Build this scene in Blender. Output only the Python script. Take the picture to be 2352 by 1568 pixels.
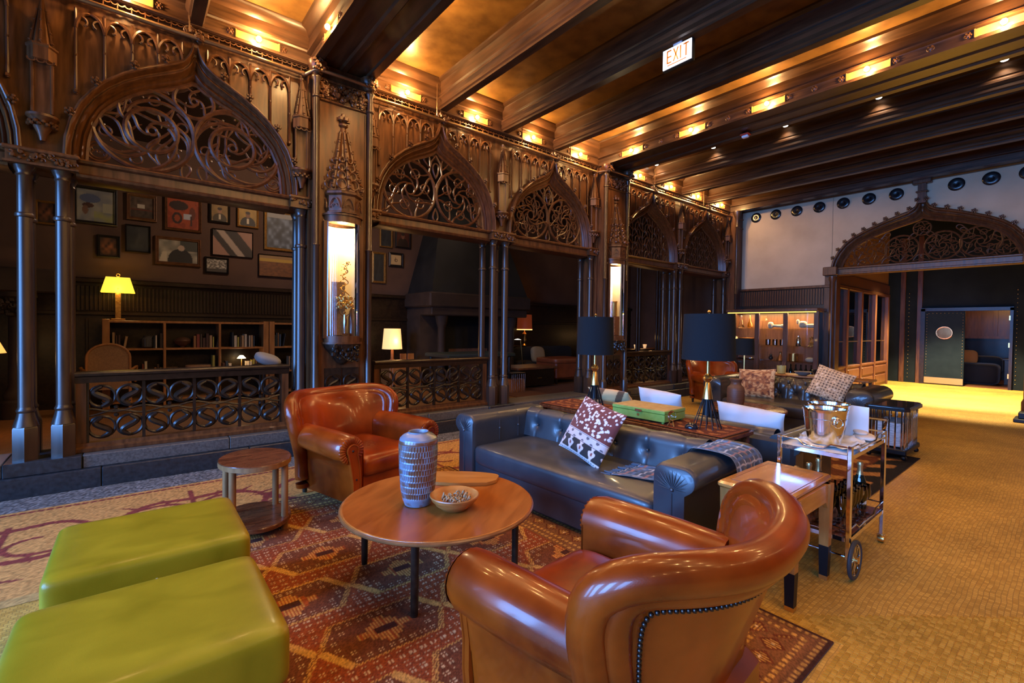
import bpy, bmesh, math, random
import numpy as np
from math import sin, cos, pi, radians, sqrt
from mathutils import Vector, Matrix
random.seed(7); RNG = np.random.default_rng(7)
scene = bpy.context.scene
COL = scene.collection
for o in list(bpy.data.objects): bpy.data.objects.remove(o)

# ------------------------------------------------------------------ camera
# world: +X runs along the carved arcade towards the far wall, +Y towards the arcade, Z up (metres)
cd = bpy.data.cameras.new('camera'); cam = bpy.data.objects.new('camera', cd); COL.objects.link(cam)
cd.sensor_width = 36; cd.lens = 1068.4/2352*36; cd.shift_y = (771.2-784)/2352; cd.clip_start = .05; cd.clip_end = 200
YAW, PIT, ROL = .887604, -.0187817, .0129428
fw = Vector((cos(YAW)*cos(PIT), sin(YAW)*cos(PIT), sin(PIT))); rt = Vector((sin(YAW), -cos(YAW), 0)); up = rt.cross(fw)
r2 = rt*cos(ROL)+up*sin(ROL); u2 = up*cos(ROL)-rt*sin(ROL)
M = Matrix((r2, u2, -fw)).transposed().to_4x4(); M.translation = (0, 0, 1.45)
cam.matrix_world = M
scene.camera = cam

# ------------------------------------------------------------------ world, daylight, exposure
w = bpy.data.worlds.new('world'); scene.world = w; w.use_nodes = True
w.node_tree.nodes['Background'].inputs[0].default_value = (.42, .6, 1, 1)
w.node_tree.nodes['Background'].inputs[1].default_value = .6
vs = scene.view_settings; vs.view_transform = 'Standard'; vs.look = 'None'; vs.exposure = EXPOSURE = 0.15; vs.gamma = 1; vs.use_curve_mapping = False
scene.cycles.use_denoising = True; scene.cycles.use_adaptive_sampling = True; scene.cycles.adaptive_threshold = .02
scene.cycles.max_bounces = 7; scene.cycles.diffuse_bounces = 3; scene.cycles.glossy_bounces = 3
scene.cycles.transmission_bounces = 6; scene.cycles.transparent_max_bounces = 16
scene.cycles.sample_clamp_indirect = 6; scene.cycles.caustics_reflective = False; scene.cycles.caustics_refractive = False

def light(name, kind, loc, energy, color, size=.05, size_y=None, rot=None, spot=None, blend=.5):
    l = bpy.data.lights.new(name, kind); l.energy = energy; l.color = color
    if kind == 'AREA':
        l.size = size
        if size_y: l.shape = 'RECTANGLE'; l.size_y = size_y
    else: l.shadow_soft_size = size
    if kind == 'SPOT': l.spot_size = radians(spot or 80); l.spot_blend = blend
    o = bpy.data.objects.new(name, l); COL.objects.link(o); o.location = loc
    if rot: o.rotation_euler = rot
    return o
DAY = (.14, .385, 1.0); WARM = (1.0, .58, .21); AMB = (1.0, .52, .18)
XW = -4.6; YR = -3.6           # end wall with the tall windows (behind the camera), plain wall on the camera's side
# daylight through the tall windows of the end wall
WINY = (-2.3, -.1, 2.1, 4.2)
for wy in WINY:
    o = light('window_daylight', 'AREA', (XW+.05, wy, 2.2), 210, DAY, 2.8, 1.15, rot=(0, radians(-68), 0)); o.data.spread = radians(115)   # skylight falls inwards and down

# ------------------------------------------------------------------ mesh helpers
class MB:
    def __init__(s): s.v = []; s.f = []; s.n = 0; s.c = []
    def add(s, v, f):
        v = np.asarray(v, float).reshape(-1, 3); k = s.n
        s.v.append(v); s.n += len(v)
        s.f.extend([tuple(int(i)+k for i in q) for q in f]); return s
    def box(s, c, d, rz=0, bev=0):
        x, y, z = d[0]/2, d[1]/2, d[2]/2
        if bev:
            b = min(bev, x*.98, y*.98, z*.98)
            # box with chamfered vertical + horizontal edges (rounded by smooth shading)
            rings = []
            for (zz, ins) in ((-z, b), (-z+b, 0), (z-b, 0), (z, b)):
                X, Y = x-ins, y-ins; q = b if not ins else b*.4
                rings.append([(-X+q, -Y, zz), (X-q, -Y, zz), (X, -Y+q, zz), (X, Y-q, zz), (X-q, Y, zz), (-X+q, Y, zz), (-X, Y-q, zz), (-X, -Y+q, zz)])
            v = np.array(rings).reshape(-1, 3); f = []
            for k in range(3):
                for i in range(8): f.append((k*8+i, k*8+(i+1) % 8, k*8+8+(i+1) % 8, k*8+8+i))
            f.append(tuple(range(7, -1, -1))); f.append(tuple(range(24, 32)))
        else:
            v = np.array([(-x, -y, -z), (x, -y, -z), (x, y, -z), (-x, y, -z), (-x, -y, z), (x, -y, z), (x, y, z), (-x, y, z)])
            f = [(0, 3, 2, 1), (4, 5, 6, 7), (0, 1, 5, 4), (1, 2, 6, 5), (2, 3, 7, 6), (3, 0, 4, 7)]
        if rz:
            R = np.array([[cos(rz), -sin(rz), 0], [sin(rz), cos(rz), 0], [0, 0, 1]]); v = v@R.T
        return s.add(v+np.array(c), f)
    def b2(s, x0, x1, y0, y1, z0, z1, bev=0):
        return s.box(((x0+x1)/2, (y0+y1)/2, (z0+z1)/2), (abs(x1-x0), abs(y1-y0), abs(z1-z0)), 0, bev)
    def lathe(s, prof, c=(0, 0, 0), n=20, sx=1, sy=1, axis='z', cap=True, a0=0):
        a = np.arange(n)*2*pi/n+a0; v = []
        for r, z in prof: v += [(r*cos(t)*sx, r*sin(t)*sy, z) for t in a]
        f = []
        for k in range(len(prof)-1):
            for i in range(n): f.append((k*n+i, k*n+(i+1) % n, k*n+n+(i+1) % n, k*n+n+i))
        if cap:
            if prof[0][0] > 1e-6: f.append(tuple(range(n-1, -1, -1)))
            if prof[-1][0] > 1e-6: f.append(tuple(range((len(prof)-1)*n, len(prof)*n)))
        v = np.array(v)
        if axis == 'x': v = v[:, [2, 0, 1]]
        if axis == 'y': v = v[:, [1, 2, 0]]
        return s.add(v+np.array(c), f)
    def cyl(s, c, r, h, n=14, r2=None, axis='z'):
        return s.lathe([(r, 0), (r if r2 is None else r2, h)], c, n, axis=axis)
    def seg(s, a, b, r, r2=None, n=8):
        return s.tube([a, b], [r, r if r2 is None else r2], n)
    def tube(s, pts, r, n=6, closed=False, flat=1, upv=None, cap=True):
        p = np.asarray(pts, float); m = len(p)
        r = np.full(m, r) if np.isscalar(r) else np.asarray(r, float)
        t = np.gradient(p, axis=0) if not closed else np.roll(p, -1, 0)-np.roll(p, 1, 0)
        t /= np.maximum(np.linalg.norm(t, axis=1, keepdims=True), 1e-9)
        if upv is None:
            upv = np.array([0, 0, 1.0]) if np.abs(t[:, 2]).mean() < .8 else np.array([0, 1.0, 0])
        u = np.cross(t, np.asarray(upv, float)); L = np.linalg.norm(u, axis=1, keepdims=True)
        u = np.where(L > 1e-6, u/np.maximum(L, 1e-9), np.array([1.0, 0, 0])); w_ = np.cross(u, t)
        a = np.arange(n)*2*pi/n+pi/n
        ring = p[:, None]+r[:, None, None]*(u[:, None]*np.cos(a)[None, :, None]+w_[:, None]*np.sin(a)[None, :, None]*flat)
        f = []
        for k in range(m if closed else m-1):
            k2 = (k+1) % m
            for i in range(n): f.append((k*n+i, k*n+(i+1) % n, k2*n+(i+1) % n, k2*n+i))
        if cap and not closed: f.append(tuple(range(n-1, -1, -1))); f.append(tuple(range((m-1)*n, m*n)))
        return s.add(ring.reshape(-1, 3), f)
    def loft(s, rings, cap=True, closed=True):
        R = np.asarray(rings, float); m, n = R.shape[:2]; f = []
        for k in range(m-1):
            for i in range(n if closed else n-1): f.append((k*n+i, k*n+(i+1) % n, k*n+n+(i+1) % n, k*n+n+i))
        if cap: f.append(tuple(range(n-1, -1, -1))); f.append(tuple(range((m-1)*n, m*n)))
        return s.add(R.reshape(-1, 3), f)
    def grid(s, P):
        P = np.asarray(P, float); m, n = P.shape[:2]
        f = [(i*n+j, i*n+j+1, i*n+n+j+1, i*n+n+j) for i in range(m-1) for j in range(n-1)]
        return s.add(P.reshape(-1, 3), f)
    def prism(s, poly, y0, y1, ax='y'):
        """polygon in the plane across ax, extruded from y0 to y1"""
        n = len(poly); v = []
        for y in (y0, y1):
            for a, b in poly: v.append({'y': (a, y, b), 'x': (y, a, b), 'z': (a, b, y)}[ax])
        f = [(i, (i+1) % n, n+(i+1) % n, n+i) for i in range(n)]+[tuple(range(n-1, -1, -1)), tuple(range(n, 2*n))]
        return s.add(v, f)
    def ball(s, c, r, n=8, sz=1):
        pr = [(max(r*sin(pi*k/(n//2)), 0 if k in (0, n//2) else 1e-4), -r*cos(pi*k/(n//2))*sz) for k in range(n//2+1)]
        return s.lathe([(max(a, 1e-5), b) for a, b in pr], c, n, cap=False)
    def sbox(s, c, d, e=.3, n=14, m=24, ez=None):
        """rounded cushion (superellipsoid)"""
        ez = ez or e
        pw = lambda x, q: np.sign(x)*np.abs(x)**q
        ph = np.linspace(-pi/2, pi/2, n); th = np.linspace(0, 2*pi, m, endpoint=False)
        # spread samples so flat faces do not starve the corners
        v = []
        for p in ph:
            for t in th:
                v.append((d[0]/2*pw(cos(p), ez)*pw(cos(t), e), d[1]/2*pw(cos(p), ez)*pw(sin(t), e), d[2]/2*pw(sin(p), ez)))
        f = []
        for k in range(n-1):
            for i in range(m): f.append((k*m+i, k*m+(i+1) % m, k*m+m+(i+1) % m, k*m+m+i))
        return s.add(np.array(v)+np.array(c), f)
    def torus(s, c, R, r, n=24, k=6, ax='z'):
        a = np.arange(n)*2*pi/n; z = np.zeros(n)
        pts = {'z': np.stack([R*np.cos(a), R*np.sin(a), z], 1), 'y': np.stack([R*np.cos(a), z, R*np.sin(a)], 1), 'x': np.stack([z, R*np.cos(a), R*np.sin(a)], 1)}[ax]+np.array(c)
        return s.tube(pts, r, k, closed=True, upv={'z': (0, 0, 1), 'y': (0, 1, 0), 'x': (1, 0, 0)}[ax])
    def xf(s, mat=None, loc=(0, 0, 0), rot=(0, 0, 0), sc=1):
        """transform everything so far"""
        from mathutils import Euler
        R = np.array(Euler(rot).to_matrix()); s.v = [np.asarray(v)*sc@R.T+np.array(loc) for v in s.v]; return s
    def mesh(s, name, m, smooth=40):
        me = bpy.data.meshes.new(name)
        V = np.concatenate(s.v) if s.v else np.zeros((0, 3))
        me.from_pydata(V.tolist(), [], s.f); me.validate(); me.update()
        if m is not None: me.materials.append(m)
        if smooth:
            me.shade_smooth()
            if smooth < 179: me.set_sharp_from_angle(angle=radians(smooth))
        return me

def O(name, data, parent=None, loc=None, rot=None, sc=None):
    o = bpy.data.objects.new(name, data); COL.objects.link(o)
    if parent is not None: o.parent = parent
    if loc is not None: o.location = loc
    if rot is not None: o.rotation_euler = rot
    if sc is not None: o.scale = (sc,)*3 if np.isscalar(sc) else sc
    return o
def part(name, mb, m, parent, smooth=40, label=None, kind=None, loc=None, rot=None):
    o = O(name, mb.mesh(name, m, smooth), parent, loc, rot)
    if label: o['label'] = label
    if kind: o['kind'] = kind
    return o
def tag(o, label, cat=None, group=None, kind=None):
    o['label'] = label
    if cat: o['category'] = cat
    if group: o['group'] = group
    if kind: o['kind'] = kind
    return o
def thing(name, label, cat, loc=(0, 0, 0), rz=0, group=None, kind=None):
    return tag(O(name, None, None, loc, (0, 0, rz)), label, cat, group, kind)
def one(name, mb, m, label, cat, loc=(0, 0, 0), rz=0, group=None, kind=None, smooth=40, rot=None):
    return tag(O(name, mb.mesh(name, m, smooth), None, loc, rot or (0, 0, rz)), label, cat, group, kind)
def dup(root, loc, rz=0, label=None, sc=None):
    r = root.copy(); COL.objects.link(r); r.location = loc; r.rotation_euler = (0, 0, rz)
    if sc: r.scale = (sc,)*3
    if label: r['label'] = label
    for ch in list(root.children):
        c = ch.copy(); COL.objects.link(c); c.parent = r
        for g in list(ch.children):
            d = g.copy(); COL.objects.link(d); d.parent = c
    return r
ORD = ['first', 'second', 'third', 'fourth', 'fifth', 'sixth', 'seventh', 'eighth', 'ninth', 'tenth', 'eleventh', 'twelfth', 'thirteenth', 'fourteenth']

# ------------------------------------------------------------------ materials
def nm(name):
    m = bpy.data.materials.new(name); m.use_nodes = True
    return m, m.node_tree.nodes, m.node_tree.links, m.node_tree.nodes['Principled BSDF']
def pset(b, **k):
    al = dict(rough='Roughness', metal='Metallic', trans='Transmission Weight', ior='IOR', coat='Coat Weight', coatr='Coat Roughness', emis='Emission Strength', spec='Specular IOR Level', sheen='Sheen Weight', alpha='Alpha')
    for a, v in k.items(): b.inputs[al[a]].default_value = v
def plain(name, c, **k):
    m, N, L, b = nm(name); b.inputs['Base Color'].default_value = (*c, 1); pset(b, **k); return m
def emit(name, c, s):
    m, N, L, b = nm(name); b.inputs['Base Color'].default_value = (*c, 1); b.inputs['Emission Color'].default_value = (*c, 1); pset(b, emis=s, rough=.6); return m
def noisy(name, c1, c2, scale=(4, 4, 4), nscale=5, detail=4, rough=.5, rvar=.12, bump=0, bscale=60, dist=0, lo=.3, hi=.7, **k):
    """two-tone noise material (wood grain when the scale is stretched) with optional fine bump"""
    m, N, L, b = nm(name)
    tc = N.new('ShaderNodeTexCoord'); mp = N.new('ShaderNodeMapping'); mp.inputs['Scale'].default_value = scale
    L.new(tc.outputs['Object'], mp.inputs[0])
    nz = N.new('ShaderNodeTexNoise'); nz.inputs['Scale'].default_value = nscale; nz.inputs['Detail'].default_value = detail; nz.inputs['Distortion'].default_value = dist
    L.new(mp.outputs[0], nz.inputs['Vector'])
    cr = N.new('ShaderNodeValToRGB'); e = cr.color_ramp.elements
    e[0].position = lo; e[1].position = hi; e[0].color = (*c1, 1); e[1].color = (*c2, 1)
    L.new(nz.outputs['Fac'], cr.inputs[0]); L.new(cr.outputs[0], b.inputs['Base Color'])
    mr = N.new('ShaderNodeMapRange'); mr.inputs['To Min'].default_value = rough-rvar; mr.inputs['To Max'].default_value = rough+rvar
    L.new(nz.outputs['Fac'], mr.inputs[0]); L.new(mr.outputs[0], b.inputs['Roughness'])
    if bump:
        n2 = N.new('ShaderNodeTexNoise'); n2.inputs['Scale'].default_value = bscale; n2.inputs['Detail'].default_value = 3
        L.new(tc.outputs['Object'], n2.inputs['Vector'])
        bp = N.new('ShaderNodeBump'); bp.inputs['Strength'].default_value = bump; bp.inputs['Distance'].default_value = .01
        L.new(n2.outputs['Fac'], bp.inputs['Height']); L.new(bp.outputs[0], b.inputs['Normal'])
    pset(b, **k); return m
def attrmat(name, rough=.9, bump=0, bscale=200, sheen=0, **k):
    """colour comes from the mesh's woven / painted pattern attribute"""
    m, N, L, b = nm(name); a = N.new('ShaderNodeAttribute'); a.attribute_name = 'pattern'
    nz = N.new('ShaderNodeTexNoise'); nz.inputs['Scale'].default_value = bscale; tc = N.new('ShaderNodeTexCoord'); L.new(tc.outputs['Object'], nz.inputs['Vector'])
    mx = N.new('ShaderNodeMix'); mx.data_type = 'RGBA'; mx.blend_type = 'MULTIPLY'; mx.inputs[0].default_value = .5
    L.new(a.outputs['Color'], mx.inputs[6]); L.new(nz.outputs['Color'], mx.inputs[7])
    gm = N.new('ShaderNodeBrightContrast'); gm.inputs['Bright'].default_value = .0
    L.new(a.outputs['Color'], b.inputs['Base Color'])
    if bump:
        bp = N.new('ShaderNodeBump'); bp.inputs['Strength'].default_value = bump; bp.inputs['Distance'].default_value = .005
        L.new(nz.outputs['Fac'], bp.inputs['Height']); L.new(bp.outputs[0], b.inputs['Normal'])
    pset(b, rough=rough, sheen=sheen, **k); return m
def S2L(r, g, b):
    f = lambda c: (c/255/12.92) if c/255 <= .04045 else ((c/255+.055)/1.055)**2.4
    return (f(r), f(g), f(b))
def paint(me, cols):
    at = me.color_attributes.new('pattern', 'FLOAT_COLOR', 'POINT')
    c = np.ones((len(me.vertices), 4), np.float32); c[:, :3] = cols; at.data.foreach_set('color', c.ravel())

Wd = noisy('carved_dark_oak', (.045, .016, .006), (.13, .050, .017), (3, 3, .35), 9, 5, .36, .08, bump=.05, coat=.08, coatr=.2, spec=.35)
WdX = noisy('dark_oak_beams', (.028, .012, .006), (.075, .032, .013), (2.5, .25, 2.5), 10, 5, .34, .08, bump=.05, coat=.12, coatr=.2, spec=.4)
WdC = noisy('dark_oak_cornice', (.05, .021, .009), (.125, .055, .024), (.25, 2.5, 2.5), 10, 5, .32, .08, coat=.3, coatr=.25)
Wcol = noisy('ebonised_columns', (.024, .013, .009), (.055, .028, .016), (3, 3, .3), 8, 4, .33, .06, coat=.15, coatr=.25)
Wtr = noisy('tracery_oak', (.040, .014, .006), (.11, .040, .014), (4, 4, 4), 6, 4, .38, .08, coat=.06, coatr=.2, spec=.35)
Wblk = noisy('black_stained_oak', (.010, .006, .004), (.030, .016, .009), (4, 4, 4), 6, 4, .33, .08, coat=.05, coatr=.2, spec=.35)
Gold = noisy('gilded_ceiling', (.16, .075, .02), (.30, .15, .04), (1.5, 1.5, 1.5), 4, 4, .36, .06, metal=.35)
Brass = plain('brass', (.75, .48, .16), metal=1, rough=.28)
Pipe = noisy('bronze_pipe', (.22, .12, .055), (.30, .17, .08), (1, 1, 1), 6, 3, .32, .06, metal=.7)
Iron = plain('black_iron', (.012, .013, .016), rough=.42, metal=.6)
Chrome = plain('polished_chrome', (.85, .86, .88), rough=.08, metal=1)
Steel = plain('stainless_steel', (.8, .79, .78), rough=.14, metal=1)
BulbM = emit('lamp_glow', (1, .72, .38), 40)
Stone = noisy('grey_granite', (.05, .048, .045), (.12, .112, .10), (1, 1, 1), 60, 6, .42, .1, bump=.06, bscale=90)
StoneD = noisy('black_slate', (.012, .014, .016), (.03, .033, .037), (1, 1, 1), 30, 5, .35, .1)
Plaster = noisy('cream_plaster', (.42, .325, .22), (.53, .42, .295), (1, 1, 1), 1.6, 6, .85, .05, bump=.1, bscale=25)
PlasterB = noisy('brown_plaster', (.075, .040, .028), (.11, .06, .042), (1, 1, 1), 2, 5, .85, .05)
Glass = plain('clear_glass', (1, 1, 1), trans=1, rough=.0, ior=1.45)
ThinG = None
def thin_glass():
    m, N, L, b = nm('thin_pane'); N.remove(b)
    o = N['Material Output']; t = N.new('ShaderNodeBsdfTransparent'); g = N.new('ShaderNodeBsdfGlossy'); g.inputs['Roughness'].default_value = .02
    mx = N.new('ShaderNodeMixShader'); fr = N.new('ShaderNodeFresnel'); fr.inputs[0].default_value = 1.45
    t.inputs[0].default_value = (.97, .97, .96, 1)
    L.new(fr.outputs[0], mx.inputs[0]); L.new(t.outputs[0], mx.inputs[1]); L.new(g.outputs[0], mx.inputs[2]); L.new(mx.outputs[0], o.inputs[0]); return m
ThinG = thin_glass()
GlassW = thin_glass(); GlassW.name = 'thin_glassware'; GlassW.node_tree.nodes['Fresnel'].inputs[0].default_value = 1.9
# ================================================================== STRUCTURE
P0 = 4.878; XB = (4.29-P0, 4.29, 4.29+P0); PIER = (1.851, 6.729, 11.607); AO = 1.0635
ARCH = [(XB[0]-AO, 0), (XB[0]+AO, 1), (XB[1]-AO, 2), (XB[1]+AO, 3), (XB[2]-AO, 4), (XB[2]+AO, 5)]
YF = 5.60; ZC = 4.70; XE = 11.65; YL = 9.6; ZL = .15
# ---- floor
def mosaic_mat(name, c1, c2, mort, t=.021, rough=.55, bump=.35):
    m, N, L, b = nm(name); tc = N.new('ShaderNodeTexCoord')
    nw = N.new('ShaderNodeTexNoise'); nw.inputs['Scale'].default_value = 3.0
    L.new(tc.outputs['Object'], nw.inputs['Vector'])
    ad = N.new('ShaderNodeVectorMath'); ad.operation = 'MULTIPLY_ADD'; ad.inputs[1].default_value = (.05, .05, 0)
    L.new(nw.outputs['Color'], ad.inputs[0]); L.new(tc.outputs['Object'], ad.inputs[2])
    br = N.new('ShaderNodeTexBrick'); br.inputs['Scale'].default_value = 1; br.inputs['Brick Width'].default_value = t*1.15; br.inputs['Row Height'].default_value = t
    br.inputs['Mortar Size'].default_value = .0017; br.inputs['Mortar Smooth'].default_value = .2; br.inputs['Bias'].default_value = 0
    br.inputs['Color1'].default_value = (*c1, 1); br.inputs['Color2'].default_value = (*c2, 1); br.inputs['Mortar'].default_value = (*mort, 1)
    L.new(ad.outputs[0], br.inputs['Vector'])
    nz = N.new('ShaderNodeTexNoise'); nz.inputs['Scale'].default_value = 1.3; nz.inputs['Detail'].default_value = 5
    L.new(tc.outputs['Object'], nz.inputs['Vector'])
    mx = N.new('ShaderNodeMix'); mx.data_type = 'RGBA'; mx.blend_type = 'MULTIPLY'; mx.inputs[0].default_value = .55
    cr = N.new('ShaderNodeValToRGB'); cr.color_ramp.elements[0].color = (.45, .4, .35, 1); cr.color_ramp.elements[1].color = (1.25, 1.2, 1.1, 1); cr.color_ramp.elements[0].position = .3; cr.color_ramp.elements[1].position = .7
    L.new(nz.outputs['Fac'], cr.inputs[0]); L.new(br.outputs['Color'], mx.inputs[6]); L.new(cr.outputs[0], mx.inputs[7])
    L.new(mx.outputs[2], b.inputs['Base Color'])
    bp = N.new('ShaderNodeBump'); bp.inputs['Strength'].default_value = bump; bp.inputs['Distance'].default_value = .002; bp.invert = True
    L.new(br.outputs['Fac'], bp.inputs['Height']); L.new(bp.outputs[0], b.inputs['Normal']); pset(b, rough=rough, spec=.3); return m
FC1, FC2 = (.44, .235, .036), (.63, .372, .072)
FloorM = mosaic_mat('mosaic_floor', FC1, FC2, (.33, .185, .042), .0212, .55, .12)
fl = MB().b2(XW, 17.5, YR, 5.9, -.12, 0)
floor = tag(part('floor', fl, FloorM, None), 'golden tan mosaic floor of small square tiles running through the hall', 'floor', kind='structure')
# nearest tesserae as real pieces: 300 single ones, the rest of the near patch joined
tile_m = [plain('tessera_tone_%s' % n, c, rough=.75, spec=.06) for n, c in (('a', (.42, .225, .031)), ('b', (.47, .256, .038)), ('c', (.37, .193, .027)), ('d', (.52, .292, .047)))]
def tess(w_=.0096):
    mb = MB(); t = .0025; q = w_-.0016
    v = [(-w_, -w_, 0), (w_, -w_, 0), (w_, w_, 0), (-w_, w_, 0), (-q, -q, t), (q, -q, t), (q, q, t), (-q, q, t)]
    return mb.add(v, [(4, 5, 6, 7), (0, 1, 5, 4), (1, 2, 6, 5), (2, 3, 7, 6), (3, 0, 4, 7)])
tmesh = [tess().mesh('mosaic_tile', m, 0) for m in tile_m]
sites = []
for i in range(150):
    for j in range(130):
        x = 1.62+i*.0212+RNG.normal(0, .0006); y = -1.0+j*.0212+RNG.normal(0, .0006)+.004*sin(x*3)
        d = x*cos(YAW)+y*sin(YAW); l = x*sin(YAW)-y*cos(YAW)
        if d < 1.05 or l/d > 1.18 or d > 2.35: continue
        # clear of the rug, chair and table feet
        if x < 2.55 and y > .66: continue
        sites.append((d, x, y))
sites.sort()
for k, (d, x, y) in enumerate(sites[:300]):
    O('mosaic_tile', tmesh[int(RNG.integers(4))], floor, (x, y, 0), (0, 0, RNG.normal(0, .04)))
mt = {k: MB() for k in range(4)}
for d, x, y in sites[300:]:
    mt[int(RNG.integers(4))].add(np.array(tess().v[0])+np.array((x, y, 0)), tess().f)
rest = MB(); idx = []
for k in range(4):
    if mt[k].n:
        n0 = len(rest.f); rest.add(np.concatenate(mt[k].v), mt[k].f); idx += [k]*(len(rest.f)-n0)
if rest.n:
    me = rest.mesh('mosaic_tiles', None, 0)
    for m in tile_m: me.materials.append(m)
    if len(me.polygons) == len(idx): me.polygons.foreach_set('material_index', idx)
    o = O('mosaic_tiles', me, floor); o['kind'] = 'stuff'
# ---- patterned border along the arcade (mosaic scrollwork), painted on a fine grid
BordM = attrmat('mosaic_border', rough=.6, spec=.25, bump=.25, bscale=300)
def stamp(mask, x0, y0, st, pts, rad):
    n, m = mask.shape; pts = list(pts)
    for (x, y), r in zip(pts, rad if hasattr(rad, '__len__') else [rad]*len(pts)):
        i0, i1 = int((x-r-x0)/st), int((x+r-x0)/st)+2; j0, j1 = int((y-r-y0)/st), int((y+r-y0)/st)+2
        i0, j0 = max(i0, 0), max(j0, 0); i1, j1 = min(i1, n), min(j1, m)
        if i1 <= i0 or j1 <= j0: continue
        X = x0+np.arange(i0, i1)[:, None]*st-x; Y = y0+np.arange(j0, j1)[None]*st-y
        mask[i0:i1, j0:j1] |= (X*X+Y*Y) < r*r
st = .0125; bx0, bx1, by0, by1 = -2.2, 7.2, 3.40, 5.45
nx, ny = int((bx1-bx0)/st), int((by1-by0)/st)
gx = bx0+np.arange(nx)*st; gy = by0+np.arange(ny)*st
mask = np.zeros((nx, ny), bool)
per = 2.1; K = 2.0
for k in range(-2, 5):
    c = k*per-.15; t = np.linspace(0, 1, 300); yc_ = 4.33
    # two interlaced stems make pointed ovals; each holds curled tendrils with forked ends
    for sg in (-1, 1): stamp(mask, bx0, by0, st, zip(c+t*per, yc_+sg*.29*K*np.sin(t*2*pi)*(.75+.25*np.cos(t*4*pi))), .024+.010*np.sin(t*2*pi)**2)
    for cx_, up_ in ((c+.25*per, 1), (c+.75*per, -1)):
        for sx in (-1, 1):
            a = np.linspace(0, 5.2, 240); R = (.155-.020*a)*K
            X_ = cx_+sx*.10*K+sx*R*np.cos(a-.6); Y_ = yc_+up_*(R*np.sin(a-.6)*.9+.04)
            stamp(mask, bx0, by0, st, list(zip(X_, Y_)), np.linspace(.026, .017, 240))
            for q in (.25, .9, 1.6, 2.3):
                i = int(q/5.2*240); d_ = np.array((X_[i]-cx_-sx*.10*K, Y_[i]-yc_)); d_ = d_/max(np.hypot(*d_), 1e-6); aa = np.linspace(0, 1, 22)
                stamp(mask, bx0, by0, st, list(zip(X_[i]+d_[0]*.14*aa+.04*aa**2*sx, Y_[i]+d_[1]*.14*aa)), np.linspace(.022, .008, 22))
        stamp(mask, bx0, by0, st, [(cx_, yc_+up_*q) for q in np.linspace(-.36, .5, 80)], .018)
    for q in range(5):
        aa = np.linspace(0, 1, 22); an = -1.2+.6*q
        for xx in (c+per*.25, c+per*.75): stamp(mask, bx0, by0, st, list(zip(xx+.20*aa*np.sin(an), yc_-.55-.16*aa*np.cos(an))), np.linspace(.024, .008, 22))
for ln in (5.0,): stamp(mask, bx0, by0, st, [(x, ln) for x in np.arange(bx0, bx1, .01)], .013)
nzf = RNG.random((nx, ny))
base = np.empty((nx, ny, 3)); base[:] = S2L(182, 132, 70); base *= (.55+.75*nzf)[..., None]
low = (gy < 3.5)[None, :].repeat(nx, 0); base[low] = np.array((.42, .25, .075))*(.6+.6*nzf[low])[:, None]
mar = np.array(S2L(120, 52, 44)); base[mask] = mar*(.6+.6*nzf[mask])[:, None]
gran = (gy > 5.06)[None, :].repeat(nx, 0); base[gran] = np.array((.20, .185, .165))*(.25+1.3*nzf[gran]**2)[:, None]
G = np.stack([np.repeat(gx[:, None], ny, 1), np.repeat(gy[None], nx, 0), np.full((nx, ny), .002)], -1)
mb = MB().grid(G.transpose(1, 0, 2)[:, :]); me = mb.mesh('mosaic_border', BordM, 0)
paint(me, base.transpose(1, 0, 2).reshape(-1, 3)); O('mosaic_border', me, floor)['label'] = 'maroon scrollwork mosaic border with a grey granite strip'

# ---- arcade wall
WL = tag(O('wall_left', None), 'carved dark oak gothic arcade screen with pierced arches and pinnacled piers', 'wall', kind='structure')
HO = [(.018, 4.19), (.03, 4.12), (.05, 4.06), (.085, 4.0), (.14, 3.955), (.26, 3.885), (.40, 3.805), (.54, 3.71), (.66, 3.605), (.76, 3.485), (.84, 3.36), (.90, 3.20), (.935, 3.03), (.945, 2.86)]
HI = [(.0, 3.85), (.03, 3.82), (.07, 3.785), (.13, 3.755), (.20, 3.72), (.28, 3.685), (.40, 3.625), (.52, 3.545), (.62, 3.45), (.70, 3.35), (.755, 3.22), (.79, 3.08), (.80, 2.97), (.805, 2.86)]
def full(c): a = np.array(c); return np.concatenate([a[::-1]*[-1, 1], a])
HOf, HIf = full(HO), full(HI)
def resamp(c, n):
    d = np.r_[0, np.cumsum(np.hypot(*np.diff(c, axis=0).T))]; t = np.linspace(0, d[-1], n); return np.stack([np.interp(t, d, c[:, 0]), np.interp(t, d, c[:, 1])], 1)
def hood_z(dx):
    a = np.array(HO); return np.interp(abs(dx), a[:, 0], a[:, 1])
def moulding(ho, hi, ax='y', y0=5.61, y1=5.50, depth=.17, waves=3.0, ns=17):
    """profiled arch moulding between an outer and an inner curve"""
    n = len(ho); rows = [np.stack([ho[:, 0], np.full(n, y0), ho[:, 1]], 1)]
    for s in np.linspace(0, 1, ns):
        p = ho*(1-s)+hi*s; yy = y1+depth*s+.021*cos(s*waves*2*pi)
        rows.append(np.stack([p[:, 0], np.full(n, yy), p[:, 1]], 1))
    rows.append(np.stack([hi[:, 0], np.full(n, y1+depth+.14), hi[:, 1]], 1))
    return np.array(rows)
hoodmb = MB().grid(moulding(HOf, HIf)); hood_me = hoodmb.mesh('arch_moulding', Wd, 35)
def arcs(cx, cz, r, a0, a1, n=14, y=0):
    a = np.linspace(a0, a1, n); return np.stack([cx+r*np.cos(a), np.full(n, y), cz+r*np.sin(a)], 1)
def circ(mb, cx, cz, r, w_, n=26, y=0): mb.torus((cx, y, cz), r, w_, n, 6, 'y')
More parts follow.
